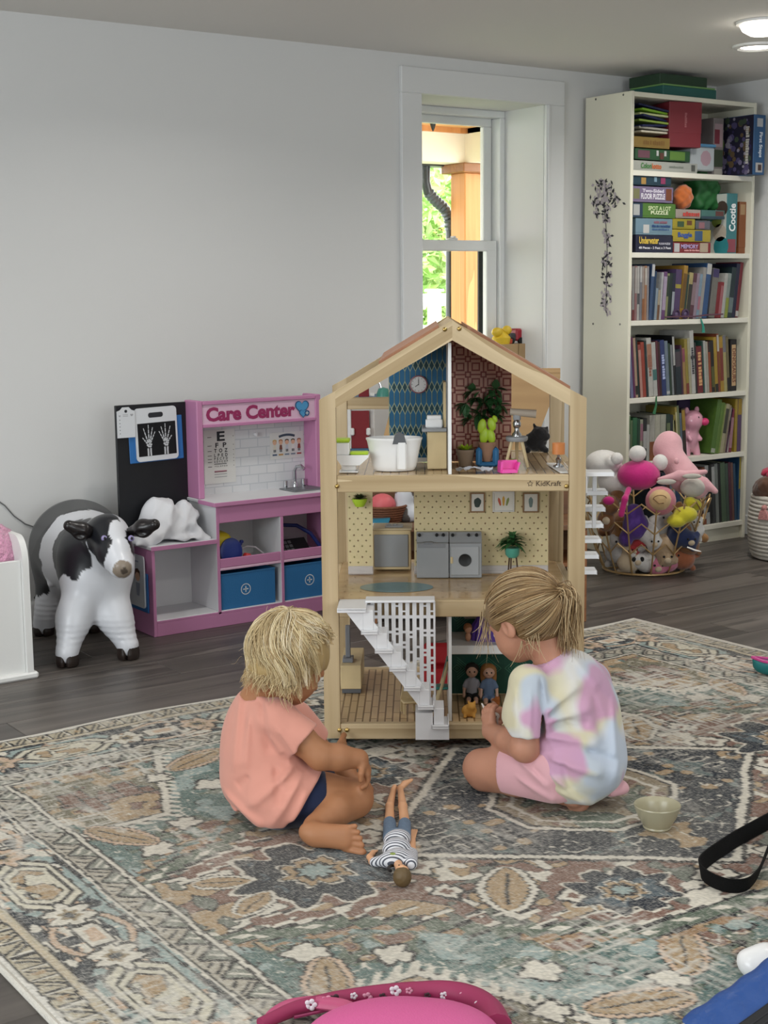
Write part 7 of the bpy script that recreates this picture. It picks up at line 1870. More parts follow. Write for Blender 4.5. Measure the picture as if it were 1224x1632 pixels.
# piggy on the fifth shelf
xp = BI0+.462
t = thing('piggy_bank', 'glossy pink pig figure with bright pink snout among the fifth shelf books', 'pig figure', (xp, BYF+.075, SH[4]))
sd = SDF(.004); sd.ell((0, .01, .085), (.056, .050, .080), k=.02).ell((.006, -.012, .160), (.058, .046, .050), k=.02)
for s in (-1, 1):
    sd.cap((s*.03, -.01, .045), (s*.034, -.02, .004), .020, .017, k=.01); sd.ell((s*.034+.006, -.008, .208), (.014, .008, .018), k=.006); sd.cap((s*.03, -.015, .10), (s*.033, -.04, .075), .011, .010, k=.008)
sobj('body', sd, M('pig_glaze', 'd69aac', .15, coat=.6), t)
obj('snout', MB().ball((.050, -.050, .155), (.022, .018, .018), 14, 9), M('pig_snout', 'd23a72', .25), t)
for s in (-.012, .018): obj('eye', MB().ball((s+.016, -.054, .178), (.004, .003, .005), 8, 6), m_dark, t)
t = thing('purple_folder', 'dark purple folder standing behind the pink pig', 'folder', (xp+.02, BYF+.14, SH[4]))
obj('folder', MB().box(-.02, .055, 0, .018, 0, .262, .002), M('folder_purple', '33224c', .6), t)
# ---------------- game boxes: px extents on the bookcase front
def gbox(name, label, px0, px1, py0, py1, col, z0=None, depth=.20, txt=None, tcol='ffffff', panels=(), group='game boxes in the bookcase', tsc=.5, fwd=.0, vertical=False, toff=(0, 0), yoff=.012, tfit=None):
    y = BYF+yoff-fwd
    a = at(px0, py1, (0, 1, 0), y); b = at(px1, py0, (0, 1, 0), y)
    c_ = at((px0+px1)/2, py1, (0, 1, 0), y); d_ = at((px0+px1)/2, py0, (0, 1, 0), y)
    z0_ = c_[2] if z0 is None else z0; w = b[0]-a[0]; h = d_[2]-c_[2]
    t = thing(name, label, 'game box', (a[0], y, z0_), group=group)
    m_ = M('box_'+col, shelf_shade(col, .76, .14), .45, var=.06, vscale=14)
    obj('tray', MB().box(.001, w-.001, .001, depth, 0, h*.5, .001), m_, t); obj('lid', MB().box(0, w, 0, depth+.001, h*.12, h, .0015), m_, t)
    for pi_, (u0, u1, v0, v1, c) in enumerate(panels): 
        mb = MB(); patch(mb, [(u0*w, v0*h), (u1*w, v0*h), (u1*w, v1*h), (u0*w, v1*h)]); obj('label_print', mb, M('lp_'+c, shelf_shade(c, .85, .1), .5), t, T(0, -.0006-.0003*pi_, 0), smooth=False)
    for (s, u, v, sz, c, fit, rot) in (txt or ()):
        vv, ff = text_mesh(s, 1.0, .03); ww = vv[:, 0].max()-vv[:, 0].min(); hh = max(vv[:, 1].max()-vv[:, 1].min(), 1e-4)
        vv = vv-np.array([(vv[:, 0].max()+vv[:, 0].min())/2, (vv[:, 1].max()+vv[:, 1].min())/2, 0])
        if not rot: sx, sy = fit*w/ww, sz*h/hh; q = np.stack([vv[:, 0]*sx, np.zeros(len(vv)), vv[:, 1]*sy], 1)
        else: sx, sy = fit*h/ww, sz*w/hh; q = np.stack([-vv[:, 1]*sy*rot, np.zeros(len(vv)), vv[:, 0]*sx*rot], 1)
        obj('lettering', (q, ff), M('lt_'+c, c, .5), t, T(u*w, -.0024, v*h), smooth=False)
    return t, w, h
z = SH[1]
gbox('game_box', 'navy puzzle box with yellow script at the bottom of the left stack', 1013, 1073, 376, 404, '1d2148', z, txt=[('Underwater', .34, .70, .40, 'd6b84a', .52, 0), ('FLOOR PUZZLE', .76, .52, .12, 'c9c9d4', .30, 0), ('48 Pieces - 2 Feet x 3 Feet', .5, .28, .14, 'd5d5dc', .86, 0)])
z2 = SH[1]+.0775
gbox('game_box', 'pale blue puzzle box above the navy puzzle box', 1013, 1072, 349, 375, '86b0c8', z2, panels=[(.20, .36, .10, .62, 'd8d8d4')], txt=[('~~~~~~~~~', .66, .78, .16, '8a5a6a', .36, 0), ('~~~~~ ~~~~~ ~~~~~~', .68, .54, .16, '2a4a7a', .50, 0), ('~~~~~~~~~~~~~~', .66, .34, .12, '3a5a86', .46, 0)])
gbox('game_box', 'lime green spot puzzle box in the left stack', 1007, 1077, 325, 348, '5f9a34', z2+.0735, panels=[(0, .24, 0, 1, '24405c'), (.03, .17, .15, .9, 'c4c6c4')], txt=[('SPOT A LOT', .62, .66, .30, 'c9d8a8', .52, 0), ('PUZZLE', .62, .36, .24, 'dfe6c4', .40, 0)])
gbox('game_box', 'lilac two-sided floor puzzle box in the left stack', 1007, 1073, 300, 325, '9a86b4', z2+.0735+.066, panels=[(.03, .18, .2, .85, '8a8a5a'), (.82, .96, .15, .9, '8a4a2a')], txt=[('Two-Sided', .50, .74, .22, 'dcd8e4', .52, 0), ('FLOOR PUZZLE', .50, .38, .36, 'e6e4ea', .58, 0)])
gbox('game_box', 'dark teal puzzle box topmost of the left stack', 1008, 1070, 284, 299, '1f4a60', z2+.0735+.066+.0725, panels=[(.22, .34, .1, .8, 'c99a4a'), (.55, .62, .4, .9, '8ab0c8'), (.72, .84, .2, .9, 'a83a6a')])
gbox('game_box', 'red game box under the yellow game box', 1073, 1133, 387, 404, 'a8242c', z, panels=[(.02, .16, .1, .9, 'cfcfd0'), (.70, .92, .1, .95, 'c9b49a')], txt=[('MEMORY', .42, .62, .40, 'b4a4d0', .46, 0), ('~~~~~~~~~~~~~', .48, .26, .18, 'd8a0a0', .40, 0)])
gbox('game_box', 'bright yellow game box with blue lettering', 1071, 1133, 367, 386, 'd8bf2c', z+.0505, panels=[(.58, .78, .08, .92, '3a5f8f')], txt=[('Boggle', .32, .52, .52, '2a52a0', .36, 0)])
gbox('game_box', 'small yellow card game box under the white game box', 1072, 1108, 351, 367, 'cdb81f', z+.0505+.0555, panels=[(.2, .5, .2, .75, '3c5c3a'), (.62, .85, .4, .85, '7a4a28')])
gbox('game_box', 'small grey game box beside the small yellow box', 1109, 1132, 352, 366, '6f7480', z+.0505+.0555, panels=[(.2, .6, .1, .8, 'a8707a')])
gbox('game_box', 'flat white and red game box lying on the small yellow box', 1077, 1117, 336, 350, 'c9b8ac', z+.0505+.0555+.0475, txt=[('~~~~~~~', .60, .48, .50, 'b83c34', .66, 0)])
gbox('game_box', 'flat teal tin beside the white and red game box', 1118, 1155, 336, 350, '4f8f86', z+.0505+.0555+.0475, panels=[(0, 1, .0, .3, '2a4a5c'), (.6, .95, .35, .9, '6f3a34')])
t, w, h = gbox('game_box', 'upright teal and white game box with large white name', 1157, 1176, 306, 402, '3f9aa2', z, depth=.22, txt=[('Cootie', .5, .60, .62, 'eef2f2', .46, 1)], panels=[(.1, .9, .02, .24, 'a84a5a')])
obj('face_print', MB().box(-.0008, 0, .003, .21, h*.0+.002, h-.002), M('lp_c4c6bf', 'c4c6bf', .5), t)
for (v, zz, r, c) in ((.03, .75, .035, '4a3a34'), (.06, .55, .03, '8a9a4a'), (.04, .35, .04, 'b5a99a'), (.03, .12, .045, '2f7f86'), (.10, .65, .03, '3f8f8a')):
    obj('face_print', MB().lathe([(0, .0004), (r, .0004), (r, 0), (0, 0)], 14, T(-.0009, v, h*zz)@RY(-90)), M('lp_'+c, c, .5), t)
gbox('game_box', 'orange game box standing beside the tall teal one', 1177, 1190, 319, 402, 'b5612c', z, panels=[(.1, .8, .75, .95, 'c9a070')], yoff=.03)
t = thing('plush_toy', 'orange plush lying in front of the green bag on the second shelf', 'plush toy', tuple(at(1088, 334, (0, 1, 0), BYF+.05)))
sd = SDF(.004); sd.ell((0, 0, .055), (.050, .04, .055), k=.01); sobj('body', sd, M('plush_orange', 'b8612a', .9, var=.2, vscale=40, sheen=.4), t, disp=lambda X, Y, Z: .003*np.sin(X*140)*np.sin(Z*150))
t = thing('drawstring_bag', 'crumpled dark green bag behind the orange plush', 'bag', tuple(at(1118, 336, (0, 1, 0), BYF+.12)))
sd = SDF(.005); sd.box((0, 0, .075), (.075, .05, .075), rad=.025).ell((.01, 0, .16), (.075, .05, .04), k=.02); sobj('bag', sd, M('bag_green', '1f5f2c', .6), t, disp=lambda X, Y, Z: .005*np.sin(X*60+Z*70)+.003*np.sin(X*110-Z*90))
# top shelf
z = SH[0]
gbox('game_box', 'white game box with green and orange name at the bottom of the top shelf', 1008, 1112, 255, 271, 'cfd2c8', z, txt=[('Colori', .20, .52, .56, '3f7a3c', .16, 0), ('lotto', .36, .52, .56, 'c2622c', .14, 0), ('~~~~~~~~~~~~', .66, .55, .2, '7a8078', .22, 0)], panels=[(.90, .96, .2, .85, '5a5c58')])
gbox('game_box', 'green game box with a deer face on the white game box', 1012, 1100, 237, 254, '2c6a3a', z+.0485, panels=[(.05, .26, .15, .85, '7a4a5a'), (.38, .42, .4, .9, 'd4d6d4'), (.52, .56, .4, .9, 'd4d6d4'), (.44, .51, .1, .7, '6a3a2c'), (.62, .9, .1, .9, '6a9a3a')])
gbox('game_box', 'golden yellow game box on the green deer box', 1008, 1068, 219, 236, 'b8923c', z+.0485+.0505, txt=[('~~~~~~~~~~', .56, .5, .42, '7a5a2a', .56, 0)])
t = thing('folder_stack', 'untidy stack of lime, navy and white folders on the golden box', 'folders', tuple(at(1035, 218, (0, 1, 0), BYF+.08)))
for i, (c, rz_, ry) in enumerate((('cfc8b4', 2, 0), ('a9a59a', -3, 2), ('1c2450', 5, -3), ('8fa84a', -4, 3), ('1c2450', 6, 6), ('c4cc94', -2, 2), ('7fb02c', 4, 4), ('1a2048', -6, 8))):
    obj('folder', MB().box(-.105, .115, -.05, .12, 0, .009, .002), M('fold_'+c, c, .6), t, T(0, 0, .010+.0145*i)@RZ(rz_)@RY(ry))
t = thing('gift_box', 'large plain red square box on the top shelf', 'box', mtx=T(*at(1066, 234, (0, 1, 0), BYF+.02))@RZ(-14))
w_ = .165; obj('base', MB().box(0, w_, 0, .17, 0, .13, .002), M('box_red', '74222c', .5), t); obj('lid', MB().box(-.001, w_+.001, -.001, .171, .06, .195, .002), M('box_red', '', .5), t)
text('~~~~~~~~', .012, M('lt_b06a6a', '9a5a5e', .5), t, T(w_*.5, -.0022, .115)@RY(90), name='lettering')
t = thing('plastic_tub', 'clear plastic tub with blue lid under the red box', 'tub', tuple(at(1101, 271, (0, 1, 0), BYF+.03)))
obj('tub', MB().box(0, .155, 0, .2, 0, .105, .006), M('tub_grey', 'a9b0b4', .3), t); obj('lid', MB().box(-.004, .159, -.004, .204, .105, .118, .003), M('tub_lid', '4f86ae', .4), t)
mb = MB(); patch(mb, disc2(.095, .055, .035, 9)); obj('label_print', mb, M('lp_a58a94', 'a58a94', .5), t, T(0, -.0006, 0), smooth=False)
gbox('game_box', 'pale upright puzzle box between the red box and the space puzzle', 1136, 1154, 180, 272, '9a8f90', z, panels=[(.1, .9, .5, .9, 'b59aa0'), (.1, .6, .55, .8, '8a3040'), (.05, .95, .15, .45, '3a4a34'), (.1, .9, .0, .12, 'b0aca4')], yoff=.04)
t, w, h = gbox('game_box', 'blue first steps puzzle box jutting out, its dark purple cover facing the shelf', 1200, 1221, 178, 274, '2f6fb0', z, depth=.30, txt=[('First Steps', .55, .50, .36, 'd8e2ec', .42, -1)], panels=[(.25, .75, .80, .94, 'd0d4d8'), (.2, .8, .04, .20, 'd2cfd0'), (.4, .7, .07, .17, '5a3a34')], fwd=.097)
obj('cover_print', MB().box(-.0012, 0, .004, .296, .002, h-.002), M('lp_1b1a2c', '1d1c30', .5), t)
r_ = random.Random(2); cols_ = ['4a4468', '2f2c50', '6a6480', '3c4a3a', '5a4a34', '8a8694']; cmb = [MB() for _ in cols_]
for k in range(150):
    c_ = disc2(.02+.27*r_.random(), h*(.04+.92*r_.random()), .006+.011*r_.random(), 6, r_.random()*3)
    cmb[k % 6].add([(-.0014-.00001*k, p[0], p[1]) for p in c_][::-1], [tuple(range(6))])
for c_, m_ in zip(cols_, cmb): o = obj('shape_print', m_, M('lp_'+c_, c_, .5), t, smooth=False); o['kind'] = 'stuff'
obj('label_print', MB().lathe([(0, .0004), (.045, .0004), (.045, 0), (0, 0)], 20, T(-.0032, .215, h*.55)@RY(-90)), M('lp_5c7a3a', '5c7a3a', .5), t)
vv, ff = text_mesh('~~~~~~~~~~~~~~~', 1.0, .02); ww = vv[:, 0].max()-vv[:, 0].min(); k_ = h*.62/ww
obj('lettering', (np.stack([np.zeros(len(vv)), .035-vv[:, 1]*k_*1.3, -vv[:, 0]*k_], 1), ff), M('lt_b9b8b0', 'b9b8b0', .5), t, T(-.0034, 0, h*.5), smooth=False)
t = thing('game_box', 'long dark green box lying on top of the bookcase', 'game box', (BCX+.22, BYF+.03, BH-.002))
obj('tray', MB().box(0, .34, 0, .22, 0, .045, .002), M('box_teal_dark', '1f5a54', .5), t); obj('edge_strip', MB().box(-.001, .33, -.001, .2, .045, .052, .001), M('box_lime_edge', '6f9a5a', .5), t); obj('lid', MB().box(.0, .30, .02, .21, .052, .098, .002), M('box_green_dark', '26402c', .5), t)
# ribbon bookmarks hanging from the shelves
for (x0, y0, x1, y1, c, lab) in ((1117, 508, 1121, 530, '2f8f7c', 'teal tassel hanging from the third shelf edge'), (1046, 632, 1042, 660, '2f6a44', 'green ribbon hanging from the fourth shelf edge')):
    a = at(x0, y0, (0, 1, 0), BYF-.004); b = at(x1, y1, (0, 1, 0), BYF-.004)
    tag(obj('ribbon', MB().tube([a, (a*.5+b*.5)+np.array([.006, 0, 0]), b], [.003, .005, .008], 6), M('rib_'+c, c, .7)), lab, 'ribbon')
a = [at(x, y, (0, 1, 0), BYF+.006) for (x, y) in ((1060, 507), (1080, 506), (1105, 506), (1130, 503), (1152, 502))]
tag(obj('beaded_cord', MB().tube([p+np.array([0, 0, .004]) for p in a], .0035, 6), M('cord_mix', '5a3a4a', .6)), 'dark cord lying along the third shelf edge', 'cord')
for i, (x, y) in enumerate(((1078, 503), (1092, 502))):
    p = at(x, y, (0, 1, 0), BYF+.010); o = thing('toy_ring', ['dark round toy ring at the third shelf edge', 'pale centred toy ring beside the dark ring'][i], 'toy ring', (p[0], BYF+.010, SH[2])); obj('ring', MB().tube([(.018*math.cos(a), 0, .024+.018*math.sin(a)) for a in np.linspace(0, 2*PI, 20, endpoint=False)], .006, 8, closed=True), M('ring_plum', '3f2a48', .4), o); obj('badge', MB().ball((0, 0, .024), (.011, .005, .011), 10, 7), M('badge_lilac', 'a58ab0' if i else '5a4a6a', .5), o)
# ------------------------------------------------------------------ wire basket of plush toys
def plush(name, label, cat, P, parts, mat, h=.005, extra=(), dispa=.0012, grp=None, k=.012):
    """parts: capsules and ellipsoids in the basket's own frame"""
    t = thing(name, label, cat, mtx=T(*P)@KR, group=grp)
    sd = SDF(h)
    for p in parts:
        if len(p) == 2: sd.ell(p[0], p[1], k=k)
        elif len(p) == 3: sd.ell(p[0], p[1], np.array(p[2]), k=k)
        else: sd.cap(p[0], p[1], p[2], p[3], k=k)
    sobj('body', sd, mat, t, disp=(lambda X, Y, Z: dispa*np.sin(X*260)*np.sin(Y*240)*np.sin(Z*270)) if dispa else None)
    for (nm, c, r, m_) in extra: obj(nm, MB().ball(c, r, 14, 9), m_, t)
    return t
def pm(n, c): return M('plush_'+n, c, .9, var=.06, vscale=25, sheen=.35, bump=.25, bscale=350)
BKA, BKB = 1.105, 6.02
BK = np.array(wab(BKA, BKB))
t = thing('wire_basket', 'gold wire basket with chevron pattern heaped with plush toys before the bookcase', 'basket', (BK[0], BK[1], 0), -35.16)
m_gold = M('gold_wire', 'b8996a', .4, .5)
def br(z): return .165+.105*(z/.30)**.8
def ring(z, r=.004): return MB().tube([(br(z)*math.cos(a), br(z)*math.sin(a), z) for a in np.linspace(0, 2*PI, 48, endpoint=False)], r, 7, closed=True)
obj('base_ring', ring(.008, .005), m_gold, t)
NB = 14
zb_ = [.30+.035*math.cos(2*PI*k/NB*2+.5) for k in range(NB)]
for k in range(NB):
    a = 2*PI*(k+.5)/NB
    obj('rib', MB().tube([(br(z)*math.cos(a), br(z)*math.sin(a), z) for z in np.linspace(.008, .315, 7)], .0036, 6), m_gold, t)
    for z in (.10, .19, .275):
        a0, a1 = a, a+2*PI/NB; am = (a0+a1)/2; zz = z+.045
        obj('chevron', MB().tube([(br(z)*math.cos(a0), br(z)*math.sin(a0), z), (br(zz)*math.cos(am), br(zz)*math.sin(am), zz), (br(z)*math.cos(a1), br(z)*math.sin(a1), z)] if k % 1 == 0 else [], .0034, 6), m_gold, t)
for k in range(4):
    a = k*PI/4; obj('base_wire', MB().tube([(-br(0)*math.cos(a), -br(0)*math.sin(a), .008), (br(0)*math.cos(a), br(0)*math.sin(a), .008)], .003, 6), m_gold, t)
def bq(x, y, b): return atb(x, y, b)-np.array([BKA, BKB, 0])
m_pw, m_ph, m_pp = pm('white', 'd9d6d2'), pm('hotpink', 'c21f78'), pm('palepink', 'd9a5ac')
# top layer
a = bq(960, 745, 5.92)
plush('plush_cushion', 'white plush cushion with rounded ends on the left of the basket heap', 'plush toy', BK, [(bq(962, 738, 5.93), (.075, .08, .055)), (bq(985, 765, 5.95), (.085, .08, .065)), (bq(975, 735, 5.86), (.030, .03, .026))], m_pw, dispa=0)
plush('plush_toy', 'hot pink round plush with white paws lying upside down on top of the basket', 'plush toy', BK, [(bq(1018, 757, 5.86), (.088, .075, .062)), (bq(1002, 780, 5.80), bq(996, 795, 5.74), .012, .011), (bq(996, 795, 5.74), bq(990, 820, 5.74), .012, .013)], m_ph, dispa=.0006,
      extra=[('paw', bq(1016, 723, 5.84), (.036, .034, .034), m_pw), ('paw', bq(1052, 737, 5.86), (.032, .032, .034), m_pw), ('paw', bq(983, 731, 5.84), (.026, .026, .026), m_pw)])
plush('plush_toy', 'long pale pink plush creature with grey belly and fins lying across the basket top', 'plush toy', BK, [(bq(1062, 718, 5.98), bq(1092, 762, 5.92), .055, .060), (bq(1066, 708, 5.99), .056), (bq(1078, 735, 5.86), (.010, .012, .014)), (bq(1092, 762, 5.92), bq(1112, 778, 5.88), .060, .045), (bq(1122, 768, 5.86), bq(1140, 783, 5.84), .020, .012), (bq(1080, 758, 5.82), bq(1050, 764, 5.80), .018, .008), (bq(1085, 758, 5.82), bq(1124, 752, 5.80), .020, .010)], pm('palepink', ''), dispa=.0005, k=.02,
      extra=[('belly', bq(1104, 777, 5.85), (.052, .040, .040), pm('grey', 'b9b4aa')), ('fin_lining', bq(1062, 768, 5.785), (.040, .008, .012), pm('grey', '')), ('fin_lining', bq(1103, 759, 5.785), (.040, .008, .011), pm('grey', ''))])
m_sq = pm('tan', 'c9a878')
t = plush('plush_ball', 'round rose plush with a gold face hanging over the basket rim', 'plush toy', BK, [(bq(1053, 798, 5.79), (.062, .055, .060))], pm('rose', 'c2727e'), dispa=.0006, extra=[('face', bq(1052, 797, 5.765), (.047, .045, .045), m_sq)])
c = bq(1052, 797, 5.72); obj('mouth_line', MB().tube([c+np.array([.028*math.cos(q), -.004+.006*abs(math.cos(q)), .020*math.sin(q)]) for q in np.linspace(.35, PI-.1, 10)], .002, 5).tube([c+np.array([-.026, .002, .004]), c+np.array([-.005, -.004, -.014]), c+np.array([.015, -.002, -.012])], .002, 5), M('thread_brown', '7a5a3a', .8), t)
plush('plush_toy', 'bright yellow plush pressed against the right of the basket', 'plush toy', BK, [(bq(1092, 820, 5.80), (.050, .04, .034)), (bq(1078, 830, 5.79), (.04, .035, .028)), (bq(1108, 805, 5.86), (.026, .026, .026)), (bq(1100, 800, 5.84), (.026, .026, .022))], pm('yellow', 'c9bf2c'))
plush('plush_toy', 'purple plush at the left inside the basket', 'plush toy', BK, [(bq(1013, 838, 5.86), (.054, .045, .058)), (bq(1010, 818, 5.86), (.040, .035, .040)), (bq(998, 858, 5.87), (.03, .03, .035))], pm('purple', '55348a'))
plush('plush_toy', 'brown plush with a pink bow at the left rim of the basket', 'plush toy', BK, [(bq(972, 805, 5.86), (.040, .04, .040)), (bq(966, 830, 5.88), (.036, .036, .045)), (bq(984, 790, 5.9), (.03, .03, .03))], pm('brown', '8a5f3c'), extra=[('bow', bq(970, 798, 5.80), (.024, .014, .018), m_ph), ('muzzle', bq(966, 830, 5.82), (.016, .014, .016), pm('cream', 'c9b69a'))])
pm('black', '1c1a1c'); pm('cream', 'c9b69a'); pm('lightgrey', 'a9a5a2')
q = [('white plush bundle at the middle of the basket', 1032, 850, 5.82, .042, 'white', 'd0cfcc'), ('grey and white plush under the rose plush', 1048, 838, 5.86, .045, 'lightgrey', 'a9a5a2'), ('navy plush at the right middle of the basket', 1082, 855, 5.82, .045, 'navy', '1f2c54'), ('tan plush low at the left of the basket', 990, 858, 5.88, .042, 'caramel', '9c7040'), ('grey plush low at the left of the basket', 983, 880, 5.88, .045, 'lightgrey', ''), ('tiny red and grey plush in the middle of the basket', 1018, 868, 5.83, .030, 'redgrey', 'a83034'), ('curly beige plush in the middle of the basket', 1056, 870, 5.83, .048, 'beige', 'b49a7c'), ('brown plush at the right of the basket', 1096, 868, 5.85, .044, 'brown', ''), ('cream faced plush at the bottom left of the basket', 1002, 895, 5.85, .045, 'cream', ''), ('white panda plush at the bottom middle of the basket', 1030, 900, 5.85, .045, 'white', ''), ('pink plush at the bottom right of the basket', 1062, 900, 5.85, .048, 'pinkmid', 'cf7a94'), ('rusty plush at the lower right of the basket', 1088, 890, 5.86, .045, 'rust', '9a5a3a'), ('black plush at the left middle of the basket', 1003, 872, 5.92, .045, 'black', '1c1a1c'), ('white plush arm at the right rim of the basket', 1108, 845, 5.86, .034, 'white', ''), ('dark plush at the back of the basket', 1050, 870, 6.02, .080, 'maroon', '4a2a30'), ('brown plush at the back left of the basket', 1000, 840, 6.05, .070, 'brown', ''), ('tan plush at the back right of the basket', 1090, 845, 6.05, .070, 'caramel', '')]
for i, (lab, x, y, b, r, nm, c) in enumerate(q):
    p = bq(x, y, b+(.05 if b < 5.95 else 0)); p[2] = max(p[2], r+.012); r_ = random.Random(i); r = r*1.32
    an = r_.random()*6.28; d = np.array([math.cos(an), -.35, math.sin(an)])
    hp = p+d*r*.75
    ex = [('muzzle', hp+np.array([0, -r*.50, -r*.1]), (r*.25, r*.2, r*.22), pm('cream', 'c9b69a') if nm != 'cream' else pm('white', '')), ('eye', hp+np.array([-r*.25, -r*.58, r*.15]), r*.08, m_dark), ('eye', hp+np.array([r*.25, -r*.58, r*.15]), r*.08, m_dark)]
    if nm == 'redgrey': ex.append(('scarf', p+np.array([0, -r*.5, -r*.3]), (r*.7, r*.4, r*.4), pm('lightgrey', '')))
    if i == 9: ex += [('eye_patch', hp+np.array([s*r*.28, -r*.52, r*.12]), (r*.16, r*.1, r*.18), pm('black', '')) for s in (-1, 1)]
    perp = np.array([-d[2], 0, d[0]])
    plush('plush_toy', lab, 'plush toy', BK, [(p, (r*.85, r*.8, r*.8)), (hp, r*.62), (hp+perp*r*.5+d*r*.35, (r*.2, r*.15, r*.25)), (hp-perp*r*.5+d*r*.35, (r*.2, r*.15, r*.25)), (p, p-d*r*1.0+perp*r*.5, r*.28, r*.22), (p, p-d*r*1.0-perp*r*.5, r*.28, r*.22)], pm(nm, c or 'aaaaaa'), h=.006, extra=ex)
tag(obj('felt_tag', MB().tube([bq(1095, 872, 5.76), bq(1108, 877, 5.75), bq(1117, 879, 5.75)], [.008, .009, .005], 8, flat=.4), m_pw, None, T(*BK)@KR), 'small white felt tag poking out of the right side of the basket', 'tag')
# rope basket at the right edge
rb = at(1240, 893, (0, 0, 1), 0); rb = np.array([rb[0]+.09, rb[1]+.02, 0])
t = thing('rope_basket', 'white coiled rope basket with pink tassels at the right wall', 'basket', tuple(rb))
hB = .285
prof = [(0, .006), (.135, .006), (.150, .012)]+[(.155+.014*math.sin(PI*k/13*.9)+(.0045 if k % 2 else -.001), .02+(hB-.02)*k/26) for k in range(27)]
prof = [(0, .004), (.14, .004)]
for k in range(16):
    z = .012+k*.0175; r = .150+.016*math.sin(PI*min(k/15, 1)*.95)+(.006 if k > 0 else 0)
    for j in range(5): a = -PI/2+PI*j/4; prof.append((r+.0085*math.cos(a), z+.0085*math.sin(a)))
prof += [(.150, hB), (.148, .02), (0, .012)]
obj('coiled_wall', MB().lathe(prof, 40), M('rope_white', 'cfcbc2', .9, bump=.4, bscale=260), t)
m_tas = M('tassel_pink', 'c48a86', .9, bump=.5, bscale=200)
dr = np.array([-math.sin(YAW), -math.cos(YAW), 0])
for off in (-52, 8):
    a = math.atan2(dr[1], dr[0])+math.radians(off); c = np.array([.178*math.cos(a), .178*math.sin(a), hB-.045])
    ts = obj('tassel', MB().ball(c, .013, 10, 7), m_tas, t)
    for k in range(7):
        o = np.array([-math.sin(a), math.cos(a), 0])*(k-3)*.0065; obj('tassel_strand', MB().tube([c, c+o*.8+np.array([.004*math.cos(a), .004*math.sin(a), -.022]), c+o*1.25+np.array([.003*math.cos(a), .003*math.sin(a), -.052])], [.006, .0065, .005], 6), m_tas, ts)
t = thing('plush_toy', 'brown curly plush with cream face in the rope basket', 'plush toy', (rb[0]-.085, rb[1]+.045, hB-.03))
sd = SDF(.005); sd.ell((0, 0, .05), (.075, .07, .06), k=.02).ell((-.045, -.02, .075), (.04, .04, .04), k=.015).ell((.05, .0, .06), .05, k=.01); sobj('body', sd, pm('darkbrown', '5a3c2a'), t, disp=lambda X, Y, Z: .004*np.sin(X*130)*np.sin(Y*140)*np.sin(Z*120))
obj('face', MB().ball((-.02, -.062, .065), (.02, .015, .022), 12, 8), pm('cream', ''), t)
t = thing('knit_scarf', 'crimson knitted scarf heaped on the rope basket', 'scarf', (rb[0]-.055, rb[1]+.03, hB+.055))
sd = SDF(.004); sd.chain([(-.06, -.02, .035), (-.02, -.04, .05), (.03, -.02, .045), (.06, .03, .035), (0, .05, .035), (-.05, .02, .04)], [.020, .022, .022, .02, .02, .018], k=.01); sobj('scarf', sd, pm('crimson', 'b02a4a'), t, disp=lambda X, Y, Z: .004*np.sin(X*150+Y*60)*np.sin(Z*140+Y*90))
# ------------------------------------------------------------------ behind the doll's house
m_bw = wood('cabinet_brown', '5c3d28', '7d5638', 0, fine=45, rough=.5); m_bw2 = wood('shelf_orange_brown', '80502f', 'a06a42', 0, fine=45, rough=.5); m_plyw = wood('play_plywood', 'b08a5c', 'd0aa78', 0, fine=40, rough=.5, bands=6)
def behind(name, lab, cat, b, group=None): return thing(name, lab, cat, mtx=T(*wab(0, b))@KR, group=group)
def bz(x, y, b): p = atb(x, y, b); return p[0], p[2]
b = 5.05
t = behind('toy_cabinet', 'low brown wooden toy cabinet behind the dollhouse', 'cabinet', b)
xa, _ = bz(592, 850, b); xb, _ = bz(936, 850, b); zt = bz(620, 842, b-.02)[1]
obj('top_board', MB().box(xa, xb, 0, .30, zt-.018, zt, .002), m_bw, t)
for x in (xa, (xa+xb)/2, xb-.018): obj('side_panel', MB().box(x, x+.018, 0, .30, .0, zt-.018, .002), m_bw2, t)
for k in range(2): obj('shelf', MB().box(xa+.018, xb-.018, .01, .28, .06+k*.14, .075+k*.14, .002), m_bw2, t)
zt2 = bz(620, 775, b+.28)[1]
obj('back_board', MB().box(xa, xb, .28, .30, .0, zt2+.03, .002), m_bw, t)
t = behind('play_board', 'plywood play board with slanted edge leaning behind the red papered gable', 'play board', 5.42)
P = [bz(x, y, 5.42) for (x, y) in ((660, 587), (893, 587), (893, 602), (862, 682), (846, 730), (846, 800), (700, 800))]
obj('panel', MB().prism(P[::-1], 0, .018), m_plyw, t)
P = [bz(x, y, 5.42) for (x, y) in ((628, 630), (638, 630), (614, 720), (602, 770), (592, 770))]
obj('slanted_leg', MB().prism(P[::-1], -.02, .0), m_plyw, t); Pb = [bz(x, 900, 5.42)[0] for x in (700, 846)]
obj('foot_panel', MB().box(Pb[0], Pb[1], .0, .018, 0, bz(770, 800, 5.42)[1], .002), m_plyw, t)
t = behind('toy_locker', 'white framed toy stand with dark red door behind the toilet gable opening', 'toy stand', 5.50)
xa, za = bz(549, 722, 5.5); xb, zb_ = bz(588, 618, 5.5)
x1_, _ = bz(560, 700, 5.5); 
obj('frame_side', MB().box(xa, x1_, 0, .16, 0, zb_-.03, .003), m_hw, t)
xr_ = bz(604, 700, 5.5)[0]
obj('frame_side', MB().box(xb, xb+.02, 0.03, .16, 0, zb_-.03, .003), m_hw, t)
m_dred = M('locker_red', '7c1520', .4); m_lblue = M('locker_blue', '3f6480', .5)
z1, z2 = bz(570, 715, 5.5)[1], bz(570, 655, 5.5)[1]
